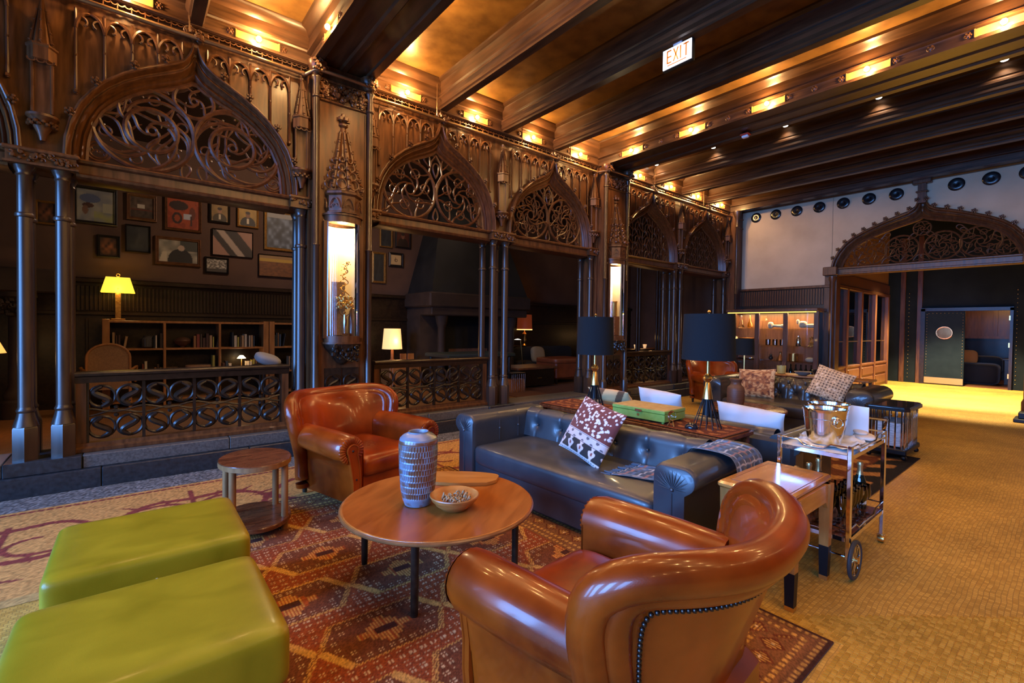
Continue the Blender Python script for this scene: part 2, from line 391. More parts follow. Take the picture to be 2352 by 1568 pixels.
def swirl(mb, cx, cz, r, n, w_, rot=0, sg=1, y=0, inner=True):
    """flowing wheel: n curved daggers (mouchettes) turning inside a circle"""
    circ(mb, cx, cz, r, w_*1.25, 30, y)
    for k in range(n):
        a0 = rot+k*2*pi/n; t = np.linspace(0, 1, 13)
        R = r*(1-t*.80); A = a0+sg*(1.75*t-.55*np.sin(t*pi))
        mb.tube(np.stack([cx+R*np.cos(A), np.full(13, y), cz+R*np.sin(A)], 1), np.linspace(w_, w_*.7, 13), 6, upv=(0, 1, 0))
        A2 = a0+sg*.9; mb.tube(np.stack([cx+(r*.97-r*.55*t)*np.cos(A2-sg*.75*t**2), np.full(13, y), cz+(r*.97-r*.55*t)*np.sin(A2-sg*.75*t**2)], 1), np.linspace(w_*.85, w_*.35, 13), 5, upv=(0, 1, 0))
        if inner: circ(mb, cx+r*.60*cos(a0+sg*.42), cz+r*.60*sin(a0+sg*.42), r*.17, w_*.6, 12, y)
    circ(mb, cx, cz, r*.19, w_*.8, 12, y)
def tear(mb, cx, cz, h, ang, w_, y=0):
    t = np.linspace(0, 2*pi, 18, endpoint=False); a = np.sin(t)*h*.32*(np.sin(t/2))**1.2; b = -np.cos(t)*h*.5
    mb.tube(np.stack([cx+a*cos(ang)-b*sin(ang), np.full(18, y), cz+a*sin(ang)+b*cos(ang)], 1), w_, 5, closed=True, upv=(0, 1, 0))
def leaf(mb, p0, p1, bulge, w_, y=0, n=12):
    p0, p1 = np.array(p0), np.array(p1); d = p1-p0; nrm = np.array((-d[1], d[0])); t = np.linspace(0, 1, n)
    for sg in (-1, 1):
        q = p0+d*t[:, None]+nrm*(bulge*np.sin(t*pi)*(.35 if sg < 0 else 1)+bulge*.35*np.sin(t*2*pi))[:, None]
        mb.tube(np.stack([q[:, 0], np.full(n, y), q[:, 1]], 1), w_*(.55+.45*np.sin(t*pi)), 6, upv=(0, 1, 0))
def tracery(kind):
    mb = MB(); zb = 2.86; y = 0
    inner = resamp(HIf, 60); mb.tube(np.stack([inner[:, 0], np.full(60, y), inner[:, 1]], 1), .022, 6, upv=(0, 1, 0))
    if kind == 1:
        for cx_, sg in ((-.385, 1), (.385, -1)):
            cz = zb+.42; r = .385; circ(mb, cx_, cz, r, .023, 40); 
            # three big flowing leaves and an inner wheel
            swirl(mb, cx_+.05*sg, cz-.0, .20, 3, .018, .4, sg, inner=False)
            for k in range(3):
                a0 = .5+k*2*pi/3+(0 if sg > 0 else .6); t = np.linspace(0, 1, 16)
                R = r*(1-.52*t); A = a0+sg*1.9*t
                mb.tube(np.stack([cx_+R*np.cos(A), np.full(16, y), cz+R*np.sin(A)], 1), .018, 6, upv=(0, 1, 0))
                R = r*(.98-.5*t+.12*np.sin(t*pi)); A = a0+sg*(1.0+1.2*t)
                mb.tube(np.stack([cx_+R*np.cos(A), np.full(16, y), cz+R*np.sin(A)], 1), .016, 6, upv=(0, 1, 0))
                for q in (.35, .6, .8):
                    a = a0+sg*(1.9*q); mb.ball((cx_+r*.78*cos(a), y, cz+r*.78*sin(a)), .014, 6)
            for k in range(3):
                a = .9+k*2*pi/3+(.5 if sg < 0 else 0); P = lambda r_, a_: (cx_+r_*cos(a_), cz+r_*sin(a_))
                leaf(mb, P(.37, a), P(.23, a+sg*1.55), sg*.30, .015); leaf(mb, P(.36, a+sg*.75), P(.22, a+sg*2.0), -sg*.22, .013)
            for k in range(6): circ(mb, cx_+.30*cos(k*1.047+.3), cz+.30*sin(k*1.047+.3), .045, .010, 12)
        swirl(mb, 0, zb+.80, .165, 3, .016, 1.2, 1, inner=False)
        for s in (-1, 1):
            circ(mb, s*.72, zb+.13, .085, .012, 18); swirl(mb, s*.72, zb+.13, .06, 2, .008, .3, s, inner=False)
            tear(mb, s*.075, zb+.08, .16, s*.2, .012); tear(mb, s*.30, zb+.855, .2, -s*1.1, .012); tear(mb, s*.55, zb+.66, .2, -s*.95, .011)
            mb.tube([(s*.16, y, zb+.86), (s*.3, y, zb+.80), (s*.45, y, zb+.74), (s*.56, y, zb+.60)], .011, 5, upv=(0, 1, 0))
            mb.tube([(0, y, zb+.42), (s*.03, y, zb+.52), (s*.14, y, zb+.64)], .012, 5, upv=(0, 1, 0))
    elif kind in (2, 3):
        n = 6 if kind == 2 else 8
        for s in (-1, 1):
            swirl(mb, s*.385, zb+.40, .375, n, .0165, .2 if s > 0 else .6, s)
            tear(mb, s*.69, zb+.16, .19, s*.4, .012); tear(mb, s*.74, zb+.06, .1, s*1.2, .01)
            tear(mb, s*.13, zb+.83, .2, -s*.45, .012); tear(mb, s*.30, zb+.80, .15, -s*1.0, .011); tear(mb, s*.6, zb+.62, .14, -s*.8, .01)
            mb.tube([(0, y, zb+.42), (s*.02, y, zb+.54), (s*.10, y, zb+.68), (s*.07, y, zb+.83), (0, y, zb+.93)], .0125, 5, upv=(0, 1, 0))
        tear(mb, 0, zb+.72, .2, 0, .012); tear(mb, 0, zb+.12, .17, pi, .012)
        if kind == 3: swirl(mb, 0, zb+.76, .12, 3, .009, .5, 1, inner=False)
    else:
        # dense flamboyant flames
        for r_ in range(6):
            zz = zb+.09+r_*.135; half = float(np.interp(zz, np.array(HI)[::-1, 1], np.array(HI)[::-1, 0]))-.05
            k = max(int(half/.085), 0)
            for i in range(-k, k+1):
                tear(mb, i*.165+(.08 if r_ % 2 else 0), zz, .19, (.5 if (i+r_) % 2 else -.5), .0105)
    return mb
trm = {k: tracery(k).mesh('tracery', Wtr, 50) for k in (1, 2, 3, 4)}
# crocket (leafy knob) and finial shared by all arches
def knob(r=.032):
    mb = MB().seg((0, .02, 0), (0, -.03, .02), r*.45, r*.35, 6)
    for a in range(5): mb.ball((r*.75*cos(a*1.257), -.02-.008*sin(a), .02+r*.75*sin(a*1.257)), r*.48, 6)
    return mb.ball((0, -.035, .02), r*.5, 6)
crock = knob().mesh('crocket', Wd, 50)
def foliage(w_, h, d, n, seed, r=.022):
    g = np.random.default_rng(seed); mb = MB()
    for i in range(n):
        p = ((g.random()-.5)*w_, -g.random()*d, g.random()*h); mb.ball(p, r*(.6+.7*g.random()), 6)
        if i % 2 == 0:
            a = g.random()*6.28; t = np.linspace(0, 2.4, 7); q = r*1.5
            mb.tube(np.stack([p[0]+q*np.cos(a+t)*(1-t*.25), np.full(7, p[1]-r*.5), p[2]+q*np.sin(a+t)*(1-t*.25)], 1), r*.33, 5, upv=(0, 1, 0))
    return mb
fin_me = foliage(.17, .10, .06, 26, 3, .024).mesh('finial', Wd, 50)
# lintel, profiled, one shared mesh
lp = [(5.54, 2.865), (5.52, 2.85), (5.53, 2.83), (5.57, 2.82), (5.57, 2.75), (5.55, 2.735), (5.56, 2.715), (5.60, 2.70), (5.80, 2.70), (5.84, 2.74), (5.84, 2.865)]
lint_me = MB().loft([[(x, a, b) for a, b in lp] for x in (-.86, .86)]).mesh('lintel', Wd, 30)
# column: faceted pedestal, bell, shaft, ring, capital
def column_mb(zb=.28, zt=2.74):
    a = MB().lathe([(.088, zb), (.088, zb+.27), (.08, zb+.285)], n=6, a0=pi/6)
    b = MB().lathe([(.082, zb+.285), (.078, zb+.30), (.062, zb+.36), (.054, zb+.40), (.060, zb+.41), (.062, zb+.42), (.054, zb+.435), (.050, zb+.45), (.048, 2.31), (.058, 2.315), (.062, 2.33), (.058, 2.345), (.048, 2.35), (.047, zt-.09), (.055, zt-.08), (.05, zt-.06), (.062, zt-.03), (.075, zt)], n=18)
    return a, b
ca, cb = column_mb()
ped_me = ca.mesh('pedestal', Wcol, 25); sha_me = cb.mesh('shaft', Wcol, 40)
def column(x, y):
    o = O('column', sha_me, WL, (x, y, 0)); O('pedestal', ped_me, o)
capb = MB().b2(-.235, .235, -.13, .30, 2.835, 2.87, .01).b2(-.21, .21, -.11, .28, 2.75, 2.84).b2(-.225, .225, -.12, .29, 2.735, 2.752)
cap_me = capb.mesh('capital_block', Wd, 30)
capf = foliage(.40, .065, .02, 34, 5, .017).mesh('carved_leaves', Wd, 50)
caph_me = MB().b2(-.13, .13, -.12, .30, 2.835, 2.87, .01).b2(-.115, .115, -.10, .28, 2.75, 2.84).b2(-.12, .12, -.11, .29, 2.735, 2.752).mesh('capital_block', Wd, 30)
caphf = foliage(.21, .065, .02, 18, 6, .017).mesh('carved_leaves', Wd, 50)
# corbel + panelled strip + canopied pinnacle over a support
def pinnacle():
    mb = MB()
    mb.lathe([(.02, 2.96), (.035, 3.02), (.06, 3.07), (.09, 3.13), (.105, 3.145), (.105, 3.165), (.09, 3.17), (.02, 3.19)], (0, -.02, 0), 12)
    for k in range(12): mb.ball((.085*cos(pi+k*pi/11), -.02+.085*sin(pi+k*pi/11), 3.10-.02*(k % 2)), .018, 6)
    mb.b2(-.055, .055, -.03, .02, 3.19, 3.62)
    for s in (-1, 1): mb.cyl((s*.06, -.03, 3.19), .012, .45, 6)
    mb.lathe([(.075, 3.60), (.09, 3.61), (.09, 3.71), (.10, 3.72), (.10, 3.735), (.06, 3.74)], (0, -.03, 0), 6)
    for i in range(3):
        x = (-.055, 0, .055)[i]; mb.tube(arcs(x, 3.60, .026, pi, 2*pi, 7, -.11), .007, 4, upv=(0, 1, 0))
    mb.lathe([(.075, 3.735), (.012, 4.14), (.02, 4.15), (.02, 4.17), (.0001, 4.18)], (0, -.03, 0), 6)
    for a in range(6):
        th = a*pi/3+pi/6
        for k in range(4):
            q = k/4; r = .078*(1-q)+.016*q; mb.ball((r*cos(th), -.03+r*sin(th), 3.76+k*.09), .014*(1-.4*q), 5)
        r = .078; mb.tube([(r*cos(th), -.03+r*sin(th), 3.74), (.012*cos(th), -.03+.012*sin(th), 4.13)], [.009, .005], 4)
    return mb
pin_me = pinnacle().mesh('canopied_pinnacle', Wd, 35)
# blind tracery: mullions rising from the hood, cusped heads under the rail
def blind():
    mb = MB(); sp = .19; zt = 4.17
    xs = [s*(.10+sp*k) for s in (-1, 1) for k in range(5)]
    for x in xs:
        zb = max(hood_z(x), 3.45)-.02 if abs(x) < .93 else 3.2
        mb.seg((x, -.026, zb), (x, -.026, zt), .013, .010, 6); mb.ball((x, -.03, zb+(zt-zb)*.45), .015, 6)
        if abs(x) > .2: mb.ball((x, -.03, zb+.02), .022, 6)
    for s in (-1, 1):
        for k in range(4):
            x0 = s*(.10+sp*k); x1 = s*(.10+sp*(k+1)); c = (x0+x1)/2; r = sp/2
            for q in (-1, 1):
                t = np.linspace(0, 1, 9)
                mb.tube(np.stack([c+q*r*(1-t**1.6), np.full(9, -.028), 4.0+.145*np.sin(t*pi/2)], 1), [.014]*8+[.009], 5, upv=(0, 1, 0))
                mb.tube(arcs(c+q*r*.60, 4.065, r*.40, pi/2-q*.2, pi/2-q*.2+q*2.9, 8, -.03), .009, 5, upv=(0, 1, 0)); mb.ball((c+q*r*.26, -.032, 4.035), .013, 5)
            # spandrel web
            mb.prism([(x0, 4.16), (x1, 4.16)]+[(c+r*cos(a)*.92*s, 4.04+.11*sin(a)) for a in np.linspace(0, pi, 7)], -.024, -.006)
    return mb
bl_me = blind().mesh('blind_tracery', Wd, 40)
def panel(kind='a'):
    xs = np.r_[np.linspace(-AO, -.95, 3), np.linspace(-.94, .94, 61), np.linspace(.95, AO, 3)]
    rows = [[(x, 0, (hood_z(x)-.01 if abs(x) <= .945 else 2.74)) for x in xs], [(x, 0, 4.34) for x in xs]]
    return MB().grid(rows)
pan_me = panel().mesh('oak_panel', Wd, 40)
def frieze(L_=AO*2):
    n = 22; sp = L_/n; mb = MB().b2(-L_/2, L_/2, -.008, .0, 4.225, 4.235).b2(-L_/2, L_/2, -.01, .002, 4.305, 4.318)
    for k in range(n):
        c = -L_/2+(k+.5)*sp; mb.b2(c-sp/2-.004, c-sp/2+.004, -.012, 0, 4.235, 4.306)
        for q in (-1, 1): mb.tube(arcs(c+q*sp*.25, 4.305, sp*.26, pi, 2*pi, 6, -.008), .0065, 4, upv=(0, 1, 0))
    return mb
fr_me = frieze().mesh('pierced_frieze', Wd, 40)
for ax_, k in ARCH:
    if k == 0: pass
    kind = {0: 1, 1: 1, 2: 2, 3: 3, 4: 4, 5: 4}[k]
    O('oak_panel', pan_me, WL, (ax_, YF, 0)); h = O('arch_moulding', hood_me, WL, (ax_, 0, 0))
    O('tracery', trm[kind], WL, (ax_, 5.67, 0)); O('lintel', lint_me, WL, (ax_, 0, 0)); O('blind_tracery', bl_me, WL, (ax_, YF, 0)); O('pierced_frieze', fr_me, WL, (ax_, 5.53, 0))
    hc = resamp(HOf, 40)
    for i in (4, 8, 12, 15, 24, 27, 31, 35):
        O('crocket', crock, h, (hc[i][0], 5.52, hc[i][1]+.01))
    O('finial', fin_me, h, (0, 5.52, 4.19))
    for q in range(9):
        i = 3+q*4; p = hc[i]*.72+resamp(HIf, 40)[i]*.28; O('leaf_boss', crock, h, (p[0], 5.585, p[1]), None, .5)
for xb in XB:
    for dx in (-.115, .115): column(xb+dx, 5.60); column(xb+dx*1.1, 5.86)
    c = O('capital_block', cap_me, WL, (xb, 5.60, 0)); O('carved_leaves', capf, c, (0, -.11, 2.765))
    O('canopied_pinnacle', pin_me, WL, (xb, YF-.03, 0))
for xp in PIER:
    for s in (-1, 1):
        if xp > 11 and s > 0: continue
        column(xp+s*.385, 5.60); column(xp+s*.36, 5.86)
        c = O('capital_block', caph_me, WL, (xp+s*.40, 5.60, 0)); O('carved_leaves', caphf, c, (0, -.10, 2.765)); O('canopied_pinnacle', pin_me, WL, (xp+s*.40, YF-.05, 0))
# top rail pipe stepping out round the piers
pts = [(-5, 5.47, 4.20)]
for xp in PIER:
    if xp < 11: pts += [(xp-.40, 5.47, 4.20), (xp-.37, 5.45, 4.20), (xp-.32, 5.28, 4.20), (xp-.28, 5.26, 4.20), (xp+.28, 5.26, 4.20), (xp+.32, 5.28, 4.20), (xp+.37, 5.45, 4.20), (xp+.40, 5.47, 4.20)]
pts += [(11.5, 5.47, 4.20)]
pp = MB().tube(pts, .021, 10)
for xp in PIER[:2]:
    for s in (-1, 1): pp.ball((xp+s*.40, 5.47, 4.20), .03, 8); pp.ball((xp+s*.30, 5.265, 4.20), .031, 8)
part('rail_pipe', pp, Pipe, WL)
# ---- piers with glazed display niches
NicheM = noisy('niche_lining', (.62, .5, .33), (.72, .6, .42), (1, 1, 1), 3, 3, .8, .05)
def pier(xp, half=False):
    p = O('pier', None, WL, (xp, 0, 0))
    b = MB().b2(-.30, -.21, 5.36, 5.95, .28, 4.32).b2(.21, .30, 5.36, 5.95, .28, 4.32).b2(-.21, .21, 5.36, 5.95, .28, 1.27).b2(-.21, .21, 5.36, 5.95, 2.62, 4.32).b2(-.21, .21, 5.60, 5.95, 1.27, 2.62)
    b.b2(-.33, -.30, 5.50, 5.95, .28, 4.32).b2(.30, .33, 5.50, 5.95, .28, 4.32)
    for z0, z1 in ((3.92, 3.945), (4.14, 4.17), (.28, .36)): b.b2(-.30, .30, 5.335, 5.37, z0, z1, .008)
    for x in (-.255, .255):
        b.b2(x-.006, x+.006, 5.345, 5.36, .4, 3.9)
    part('pier_body', b, Wd, p, 30)
    for s in (-1, 1):
        sh = MB().lathe([(.062, .28), (.062, .50), (.05, .53), (.036, .56), (.034, 2.31), (.044, 2.325), (.034, 2.34), (.034, 3.92), (.046, 3.93), (.046, 3.945), (.034, 3.955), (.034, 4.10), (.05, 4.13), (.05, 4.15), (.035, 4.17)], (s*.30, 5.335, 0), 12)
        part('corner_shaft', sh, Wcol, p)
        hd = MB().lathe([(.045, 4.17), (.075, 4.21), (.095, 4.25), (.10, 4.28), (.10, 4.305), (.06, 4.31)], (s*.29, 5.33, 0), 10); hd.add(*[(np.concatenate(foliage(.16, .10, .06, 22, 8, .02).v)+np.array((s*.29, 5.27, 4.19))), foliage(.16, .10, .06, 22, 8, .02).f])
        part('carved_bracket', hd, Wd, p, 50)
    f = foliage(.50, .17, .025, 120, 11, .022); part('carved_frieze', f.xf(loc=(0, 5.35, 3.955)), Wd, p, 50)
    # niche: bowed frame, lining, glass, corbel, scroll panels below, spire above
    def bow(r, z0, z1, n=14, yc=5.36): return MB().prism([(r*cos(a), yc-r*.82*sin(a)) for a in np.linspace(0, pi, n)], z0, z1, 'z')
    nf = bow(.225, 1.235, 1.255); nf.add(np.concatenate(bow(.205, 1.255, 1.325).v), bow(.205, 1.255, 1.325).f); q = bow(.205, 2.59, 2.665); nf.add(np.concatenate(q.v), q.f); q = bow(.225, 2.665, 2.685); nf.add(np.concatenate(q.v), q.f)
    for s in (-1, 1): nf.b2(s*.205-.018, s*.205+.018, 5.30, 5.37, 1.3, 2.6)
    part('niche_frame', nf, Wd, p, 35)
    a = np.linspace(0, pi, 14)
    ln = MB().grid([[(.205*cos(t), 5.37+.20*sin(t), z) for t in a] for z in (1.326, 2.59)]); part('niche_lining', ln, NicheM, p)
    gl = MB().grid([[(.20*cos(t), 5.355-.165*sin(t), z) for t in a] for z in (1.326, 2.59)]); part('niche_glass', gl, ThinG, p)
    cb_ = MB().lathe([(.03, 1.0), (.07, 1.03), (.11, 1.09), (.17, 1.16), (.20, 1.2), (.205, 1.236)], (0, 5.36, 0), 16, sy=.85)
    fo = foliage(.28, .16, .05, 40, 13, .024); cb_.add(np.concatenate(fo.v)*[1, 1, 1]+np.array((0, 5.24, 1.06)), fo.f); part('leaf_corbel', cb_, Wblk, p, 50)
    cp = MB().lathe([(.20, 2.685), (.21, 2.69), (.21, 2.70), (.19, 2.71), (.19, 2.88), (.215, 2.90), (.215, 2.925), (.17, 2.935)], (0, 5.36, 0), 8, a0=pi/8)
    for k in range(5):
        th = pi+k*pi/4; xk, yk = .19*cos(th), 5.36+.19*sin(th); tx, ty = -sin(th), cos(th)
        for t0 in (-1, 1):
            t = np.linspace(0, 1, 7); w2 = t0*.06*(1-t**1.5); cp.tube(np.stack([xk+tx*w2+.005*cos(th), yk+ty*w2+.005*sin(th), 2.74+.11*np.sin(t*pi/2)], 1), .008, 4)
        c3 = np.array((xk+.01*cos(th), yk+.01*sin(th), 2.75))
        a3 = np.linspace(0, pi, 8); cp.tube(np.stack([c3[0]+tx*.035*np.cos(a3), c3[1]+ty*.035*np.cos(a3), c3[2]+.035*np.sin(a3)], 1), .006, 4)
    part('niche_canopy', cp, Wd, p, 30)
    sp = MB().lathe([(.20, 2.935), (.18, 3.0), (.125, 3.22), (.045, 3.60), (.032, 3.68), (.055, 3.70), (.055, 3.72), (.02, 3.75)], (0, 5.37, 0), 8, a0=pi/8)
    for k in range(5):
        th = pi+k*pi/4+pi/8*0; 
        prf = [(.212, 2.95), (.14, 3.22), (.055, 3.62)]
        sp.tube([(r*cos(th), 5.37+r*sin(th), z) for r, z in prf], .013, 5)
        for q in range(7):
            t = q/6; z = 2.97+t*.64; r = .20*(1-t)+.05*t; sp.ball((r*cos(th)*1.12, 5.37+r*sin(th)*1.12, z), .026*(1-.35*t), 6); sp.ball((r*cos(th)*1.2, 5.37+r*sin(th)*1.2, z+.02), .016*(1-.35*t), 5)
        if k < 4:
            t2 = th+pi/8
            for z, r, w2 in ((3.01, .178, .052), (3.11, .155, .042), (3.20, .135, .034), (3.29, .115, .027)): sp.torus((r*cos(t2), 5.37+r*sin(t2)-.01, z), w2, .010, 14, 5, 'y')
    for ang in range(6): sp.ball((.055*cos(ang), 5.37+.055*sin(ang), 3.77), .034, 6)
    part('niche_spire', sp.ball((0, 5.37, 3.82), .034, 6), Wd, p, 35)
    for s in (-1, 1):
        q = MB(); 
        q.b2(s*.10-.095, s*.10+.095, 5.35, 5.365, .40, .96)
        for z0, fl_ in ((.54, 1), (.80, -1)):
            t = np.linspace(0, 1, 22); A = t*2*pi*.9
            q.torus((s*.10, 5.34, z0), .085, .012, 18, 5, 'y')
            q.tube(np.stack([s*.10+fl_*.05*np.sin(t*2*pi)*1.0, np.full(22, 5.335), z0-.075+.15*t], 1), .015, 5, upv=(0, 1, 0))
        part('scroll_panel', q, Wblk, p, 40)
    return p
for xp in (PIER[0]-P0,)+PIER[:2]: pier(xp)
part('oak_panel', MB().b2(-4.6, -3.35, 5.6, 5.95, .28, 4.34), Wd, WL, 0)
p = O('pier', None, WL, (PIER[2], 0, 0)); part('pier_body', MB().b2(-.30, .04, 5.36, 5.95, .28, 4.32).b2(-.30, .04, 5.335, 5.37, 3.92, 3.945, .008).b2(-.30, .04, 5.335, 5.37, 4.14, 4.17, .008), Wd, p, 30)
part('corner_shaft', MB().lathe([(.062, .28), (.062, .50), (.036, .56), (.034, 2.31), (.044, 2.325), (.034, 2.34), (.034, 3.92), (.046, 3.935), (.034, 3.955), (.034, 4.10), (.05, 4.14), (.10, 4.28), (.10, 4.31)], (-.30, 5.335, 0), 12), Wcol, p)
# lamps hidden in the heads of the display niches
for xp in PIER[:2]: light('niche_lamp', 'POINT', (xp, 5.36, 2.50), 26, (1, .78, .42), .04)
# ---- stone plinth: blocks in two courses
pl = O('plinth', None, WL)
xs = -4.4; k = 0
while xs < 11.6:
    L_ = (1.15, 1.05, .78, 1.2)[k % 4]; x1 = min(xs+L_, 11.62)
    part('stone_block', MB().b2(xs+.002, x1-.002, 5.43, 5.95, 0, .168, .006), StoneD, pl, 30); xs = x1; k += 1
xs = -4.4; k = 0
seg = [(-4.4, XB[0]-.24)]
for xb, xp in zip(XB, PIER): seg += [(xb-.24, xb+.24), (xb+.24, xb+1.35), (xb+1.35, xp-.47), (xp-.47, xp+.47)] + ([(xp+.47, xp+1.2), (xp+1.2, xp+P0/2-.24)] if xp < 11 else [])
for a, b in seg:
    dark = (b-a) in ((.48),) or any(abs((a+b)/2-c) < .01 for c in XB+PIER)
    yy = 5.30 if any(abs((a+b)/2-c) < .01 for c in PIER) else (5.475 if dark else 5.49)
    if b > 11.62: b = 11.62
    part('stone_block', MB().b2(a+.002, b-.002, yy, 5.95, .168, .282, .006), StoneD if dark else Stone, pl, 30)
for xp in PIER[:2]: part('stone_block', MB().b2(xp-.47, xp+.47, 5.25, 5.44, 0, .17, .006), StoneD, pl, 30)
# ---- balustrades of pierced scroll panels
def scroll_panel(w_=.40, h=.56):
    mb = MB().b2(-w_/2-.012, -w_/2+.012, -.022, .022, -h/2, h/2)
    for i in (-1, 1):
        for j in (-1, 1):
            cx_, cz = i*w_/4, j*h/4; r = w_/4-.004
            mb.torus((cx_, 0, cz), r*.99, .0145, 22, 6, 'y')
            t = np.linspace(0, 1, 24); f = 1 if (i*j > 0) else -1
            # the fat S inside the ring, ending in a curl
            xx = cx_+f*r*.62*np.sin(t*2*pi)*(1-.25*t); zz = cz+j*(r*.92-1.85*r*t)
            mb.tube(np.stack([xx, np.full(24, -.012), zz], 1), (.014+.014*np.sin(t*pi)), 7, upv=(0, 1, 0))
            a = np.linspace(0, 4.0, 12); q = r*.42
            mb.tube(np.stack([cx_-f*q*.4+q*np.cos(a*f+pi/2)*(1-a*.1), np.full(12, -.01), cz-j*r*.35+q*np.sin(a*f+pi/2)*(1-a*.1)], 1), np.linspace(.012, .006, 12), 5, upv=(0, 1, 0))
    for s in (-1, 1):
        t = np.linspace(0, 1, 14); mb.tube(np.stack([-w_/2+w_*t, np.full(14, -.005), s*.02*np.cos(t*2*pi)+s*.012], 1), .010, 5, upv=(0, 1, 0))
    for s in (-1, 1): mb.ball((0, -.02, s*.035), .02, 6)
    return mb
scr_me = scroll_panel().mesh('scroll_panel', Wblk, 45)
balu_lab = {0: 'pierced scroll balustrade at the edge of the frame behind green footstools', 1: 'pierced scroll balustrade in front of the bookcase and cane chair', 2: 'pierced scroll balustrade behind the tan armchair beside the blue sofa', 4: 'dark scroll balustrade behind the first black lamp, past the lit second niche', 5: 'dark scroll balustrade at the far end of the arcade'}
for ax_, k in ARCH:
    if k == 3 or k == 0: continue
    b = thing('balustrade', balu_lab[k], 'railing', (ax_, 5.66, 0), group='pierced arcade balustrades', kind='thing')
    rl = [(-.05, .955), (-.07, .965), (-.075, .985), (-.06, 1.0), (.06, 1.0), (.075, .985), (.05, .955), (.035, .90), (-.035, .90)]
    part('handrail', MB().loft([[(x, a, z) for a, z in rl] for x in (-.88, .88)]), Wblk, b, 30)
    bt = [(-.07, .285), (-.07, .315), (-.045, .33), (-.04, .36), (.04, .36), (.045, .33), (.07, .315), (.07, .285)]
    part('bottom_rail', MB().loft([[(x, a, z) for a, z in bt] for x in (-.88, .88)]), Wd, b, 30)
    for s in (-1, 1): part('end_stile', MB().b2(s*.84-.035, s*.84+.035, -.03, .03, .34, .92), Wd, b)
    for i in range(4): O('scroll_panel', scr_me, b, (-.60+.40*i, 0, .63))
    part('end_bar', MB().b2(.79, .812, -.022, .022, .35, .91), Wblk, b)
# ================================================================== CEILING
CE = tag(part('ceiling', MB().b2(XW, 17.6, YR, 5.6, ZC, ZC+.1), Gold, None), 'gilded plaster ceiling panels between dark moulded oak beams', 'ceiling', kind='structure')
jp = [(.125, 4.70), (.12, 4.68), (.088, 4.655), (.078, 4.63), (.078, 4.52), (.066, 4.505), (.086, 4.48), (.086, 4.455), (.06, 4.425), (.066, 4.40), (.066, 4.375), (.05, 4.36), (.05, 4.335)]
jprof = [(a, z) for a, z in jp]+[(-a, z) for a, z in jp[::-1]]
jo_me = MB().loft([[(a, y, z) for a, z in jprof] for y in (YR, 5.52)]).mesh('ceiling_joist', WdX, 25)
bp_ = [(.44, 4.70), (.43, 4.672), (.39, 4.65), (.36, 4.61), (.345, 4.60), (.345, 4.475), (.362, 4.465), (.362, 4.445), (.315, 4.435), (.315, 4.345), (.34, 4.335), (.34, 4.308), (.25, 4.308), (.235, 4.33), (.05, 4.33), (.03, 4.312)]
bprof = [(a, z) for a, z in bp_]+[(-a, z) for a, z in bp_[::-1]]
bb_me = MB().loft([[(a, y, z) for a, z in bprof] for y in (YR, 5.56)]).mesh('ceiling_beam', WdX, 25)
for xb in XB:
    for d in (-AO, 0, AO):
        O('ceiling_joist', jo_me, CE, (xb+d, 0, 0))
for xp in PIER: O('ceiling_beam', bb_me, CE, (xp, 0, 0))
O('ceiling_beam', bb_me, CE, (PIER[0]-P0, 0, 0))
cp_ = [(5.62, 4.30), (5.505, 4.312), (5.485, 4.325), (5.485, 4.34), (5.50, 4.35), (5.50, 4.445), (5.48, 4.455), (5.475, 4.475), (5.46, 4.485), (5.46, 4.60), (5.43, 4.625), (5.405, 4.655), (5.39, 4.69), (5.39, 4.70), (5.62, 4.70)]
for i in range(3):
    x0 = PIER[i]-P0+.30; x1 = PIER[i]-.30
    part('cornice', MB().loft([[(x, a, z) for a, z in cp_] for x in (x0, x1)]), WdC, CE, 25)
# ---- lamps set in gilt boxes along cornice and beams
GiltM = noisy('gilt_reflector', (.45, .26, .07), (.6, .36, .11), (1, 1, 1), 8, 3, .35, .05, metal=.5)
lp_plate = MB().b2(-.20, .20, -.004, 0, -.038, .038).b2(-.205, -.195, -.014, 0, -.042, .042).b2(.195, .205, -.014, 0, -.042, .042).mesh('gilt_plate', GiltM, 0)
ros = MB().lathe([(.001, .012), (.012, .012), (.02, .004), (.03, .004), (.034, 0)], (0, 0, 0), 8, axis='y')
for a in range(6): ros.ball((.024*cos(a*pi/3), .006, .024*sin(a*pi/3)), .012, 5)
ros_me = ros.xf(rot=(0, 0, pi)).mesh('rosette', Wd, 50)
bulb_me = MB().ball((0, -.045, 0), .027, 10).mesh('bulb', BulbM, 60)
sock_me = MB().lathe([(.016, 0), (.016, .028), (.011, .03)], (0, -.03, 0), 8, axis='y').mesh('socket', Brass, 40)
def cornice_lamp(loc, rz, label, e=36):
    t = thing('cornice_lamp', label, 'lamp', loc, rz, 'bare bulbs in gilt boxes under the ceiling')
    O('gilt_plate', lp_plate, t); O('socket', sock_me, t); O('bulb', bulb_me, t)
    for s in (-1, 1): O('rosette', ros_me, t, (s*.25, 0, 0))
    M_ = Matrix.Rotation(rz, 3, 'Z'); p = Vector(loc)+M_@Vector((0, -.085, 0))
    light('lamp_light', 'POINT', p, e, WARM, .025)
n = 0
for i, xb in enumerate(XB):
    for j, d in enumerate((-1.60, -.53, .53, 1.60)):
        if i == 0 and j < 2: continue
        where = ['the near bay over the bookcase arch', 'the middle bay between the two lit niches', 'the far bay beyond the second niche'][i]
        cornice_lamp((xb+d, 5.50, 4.397), 0, '%s cornice lamp in %s' % (ORD[j].capitalize(), where))
BY = (4.78, 3.72, 2.66, 1.60, .54, -.52, -1.58)
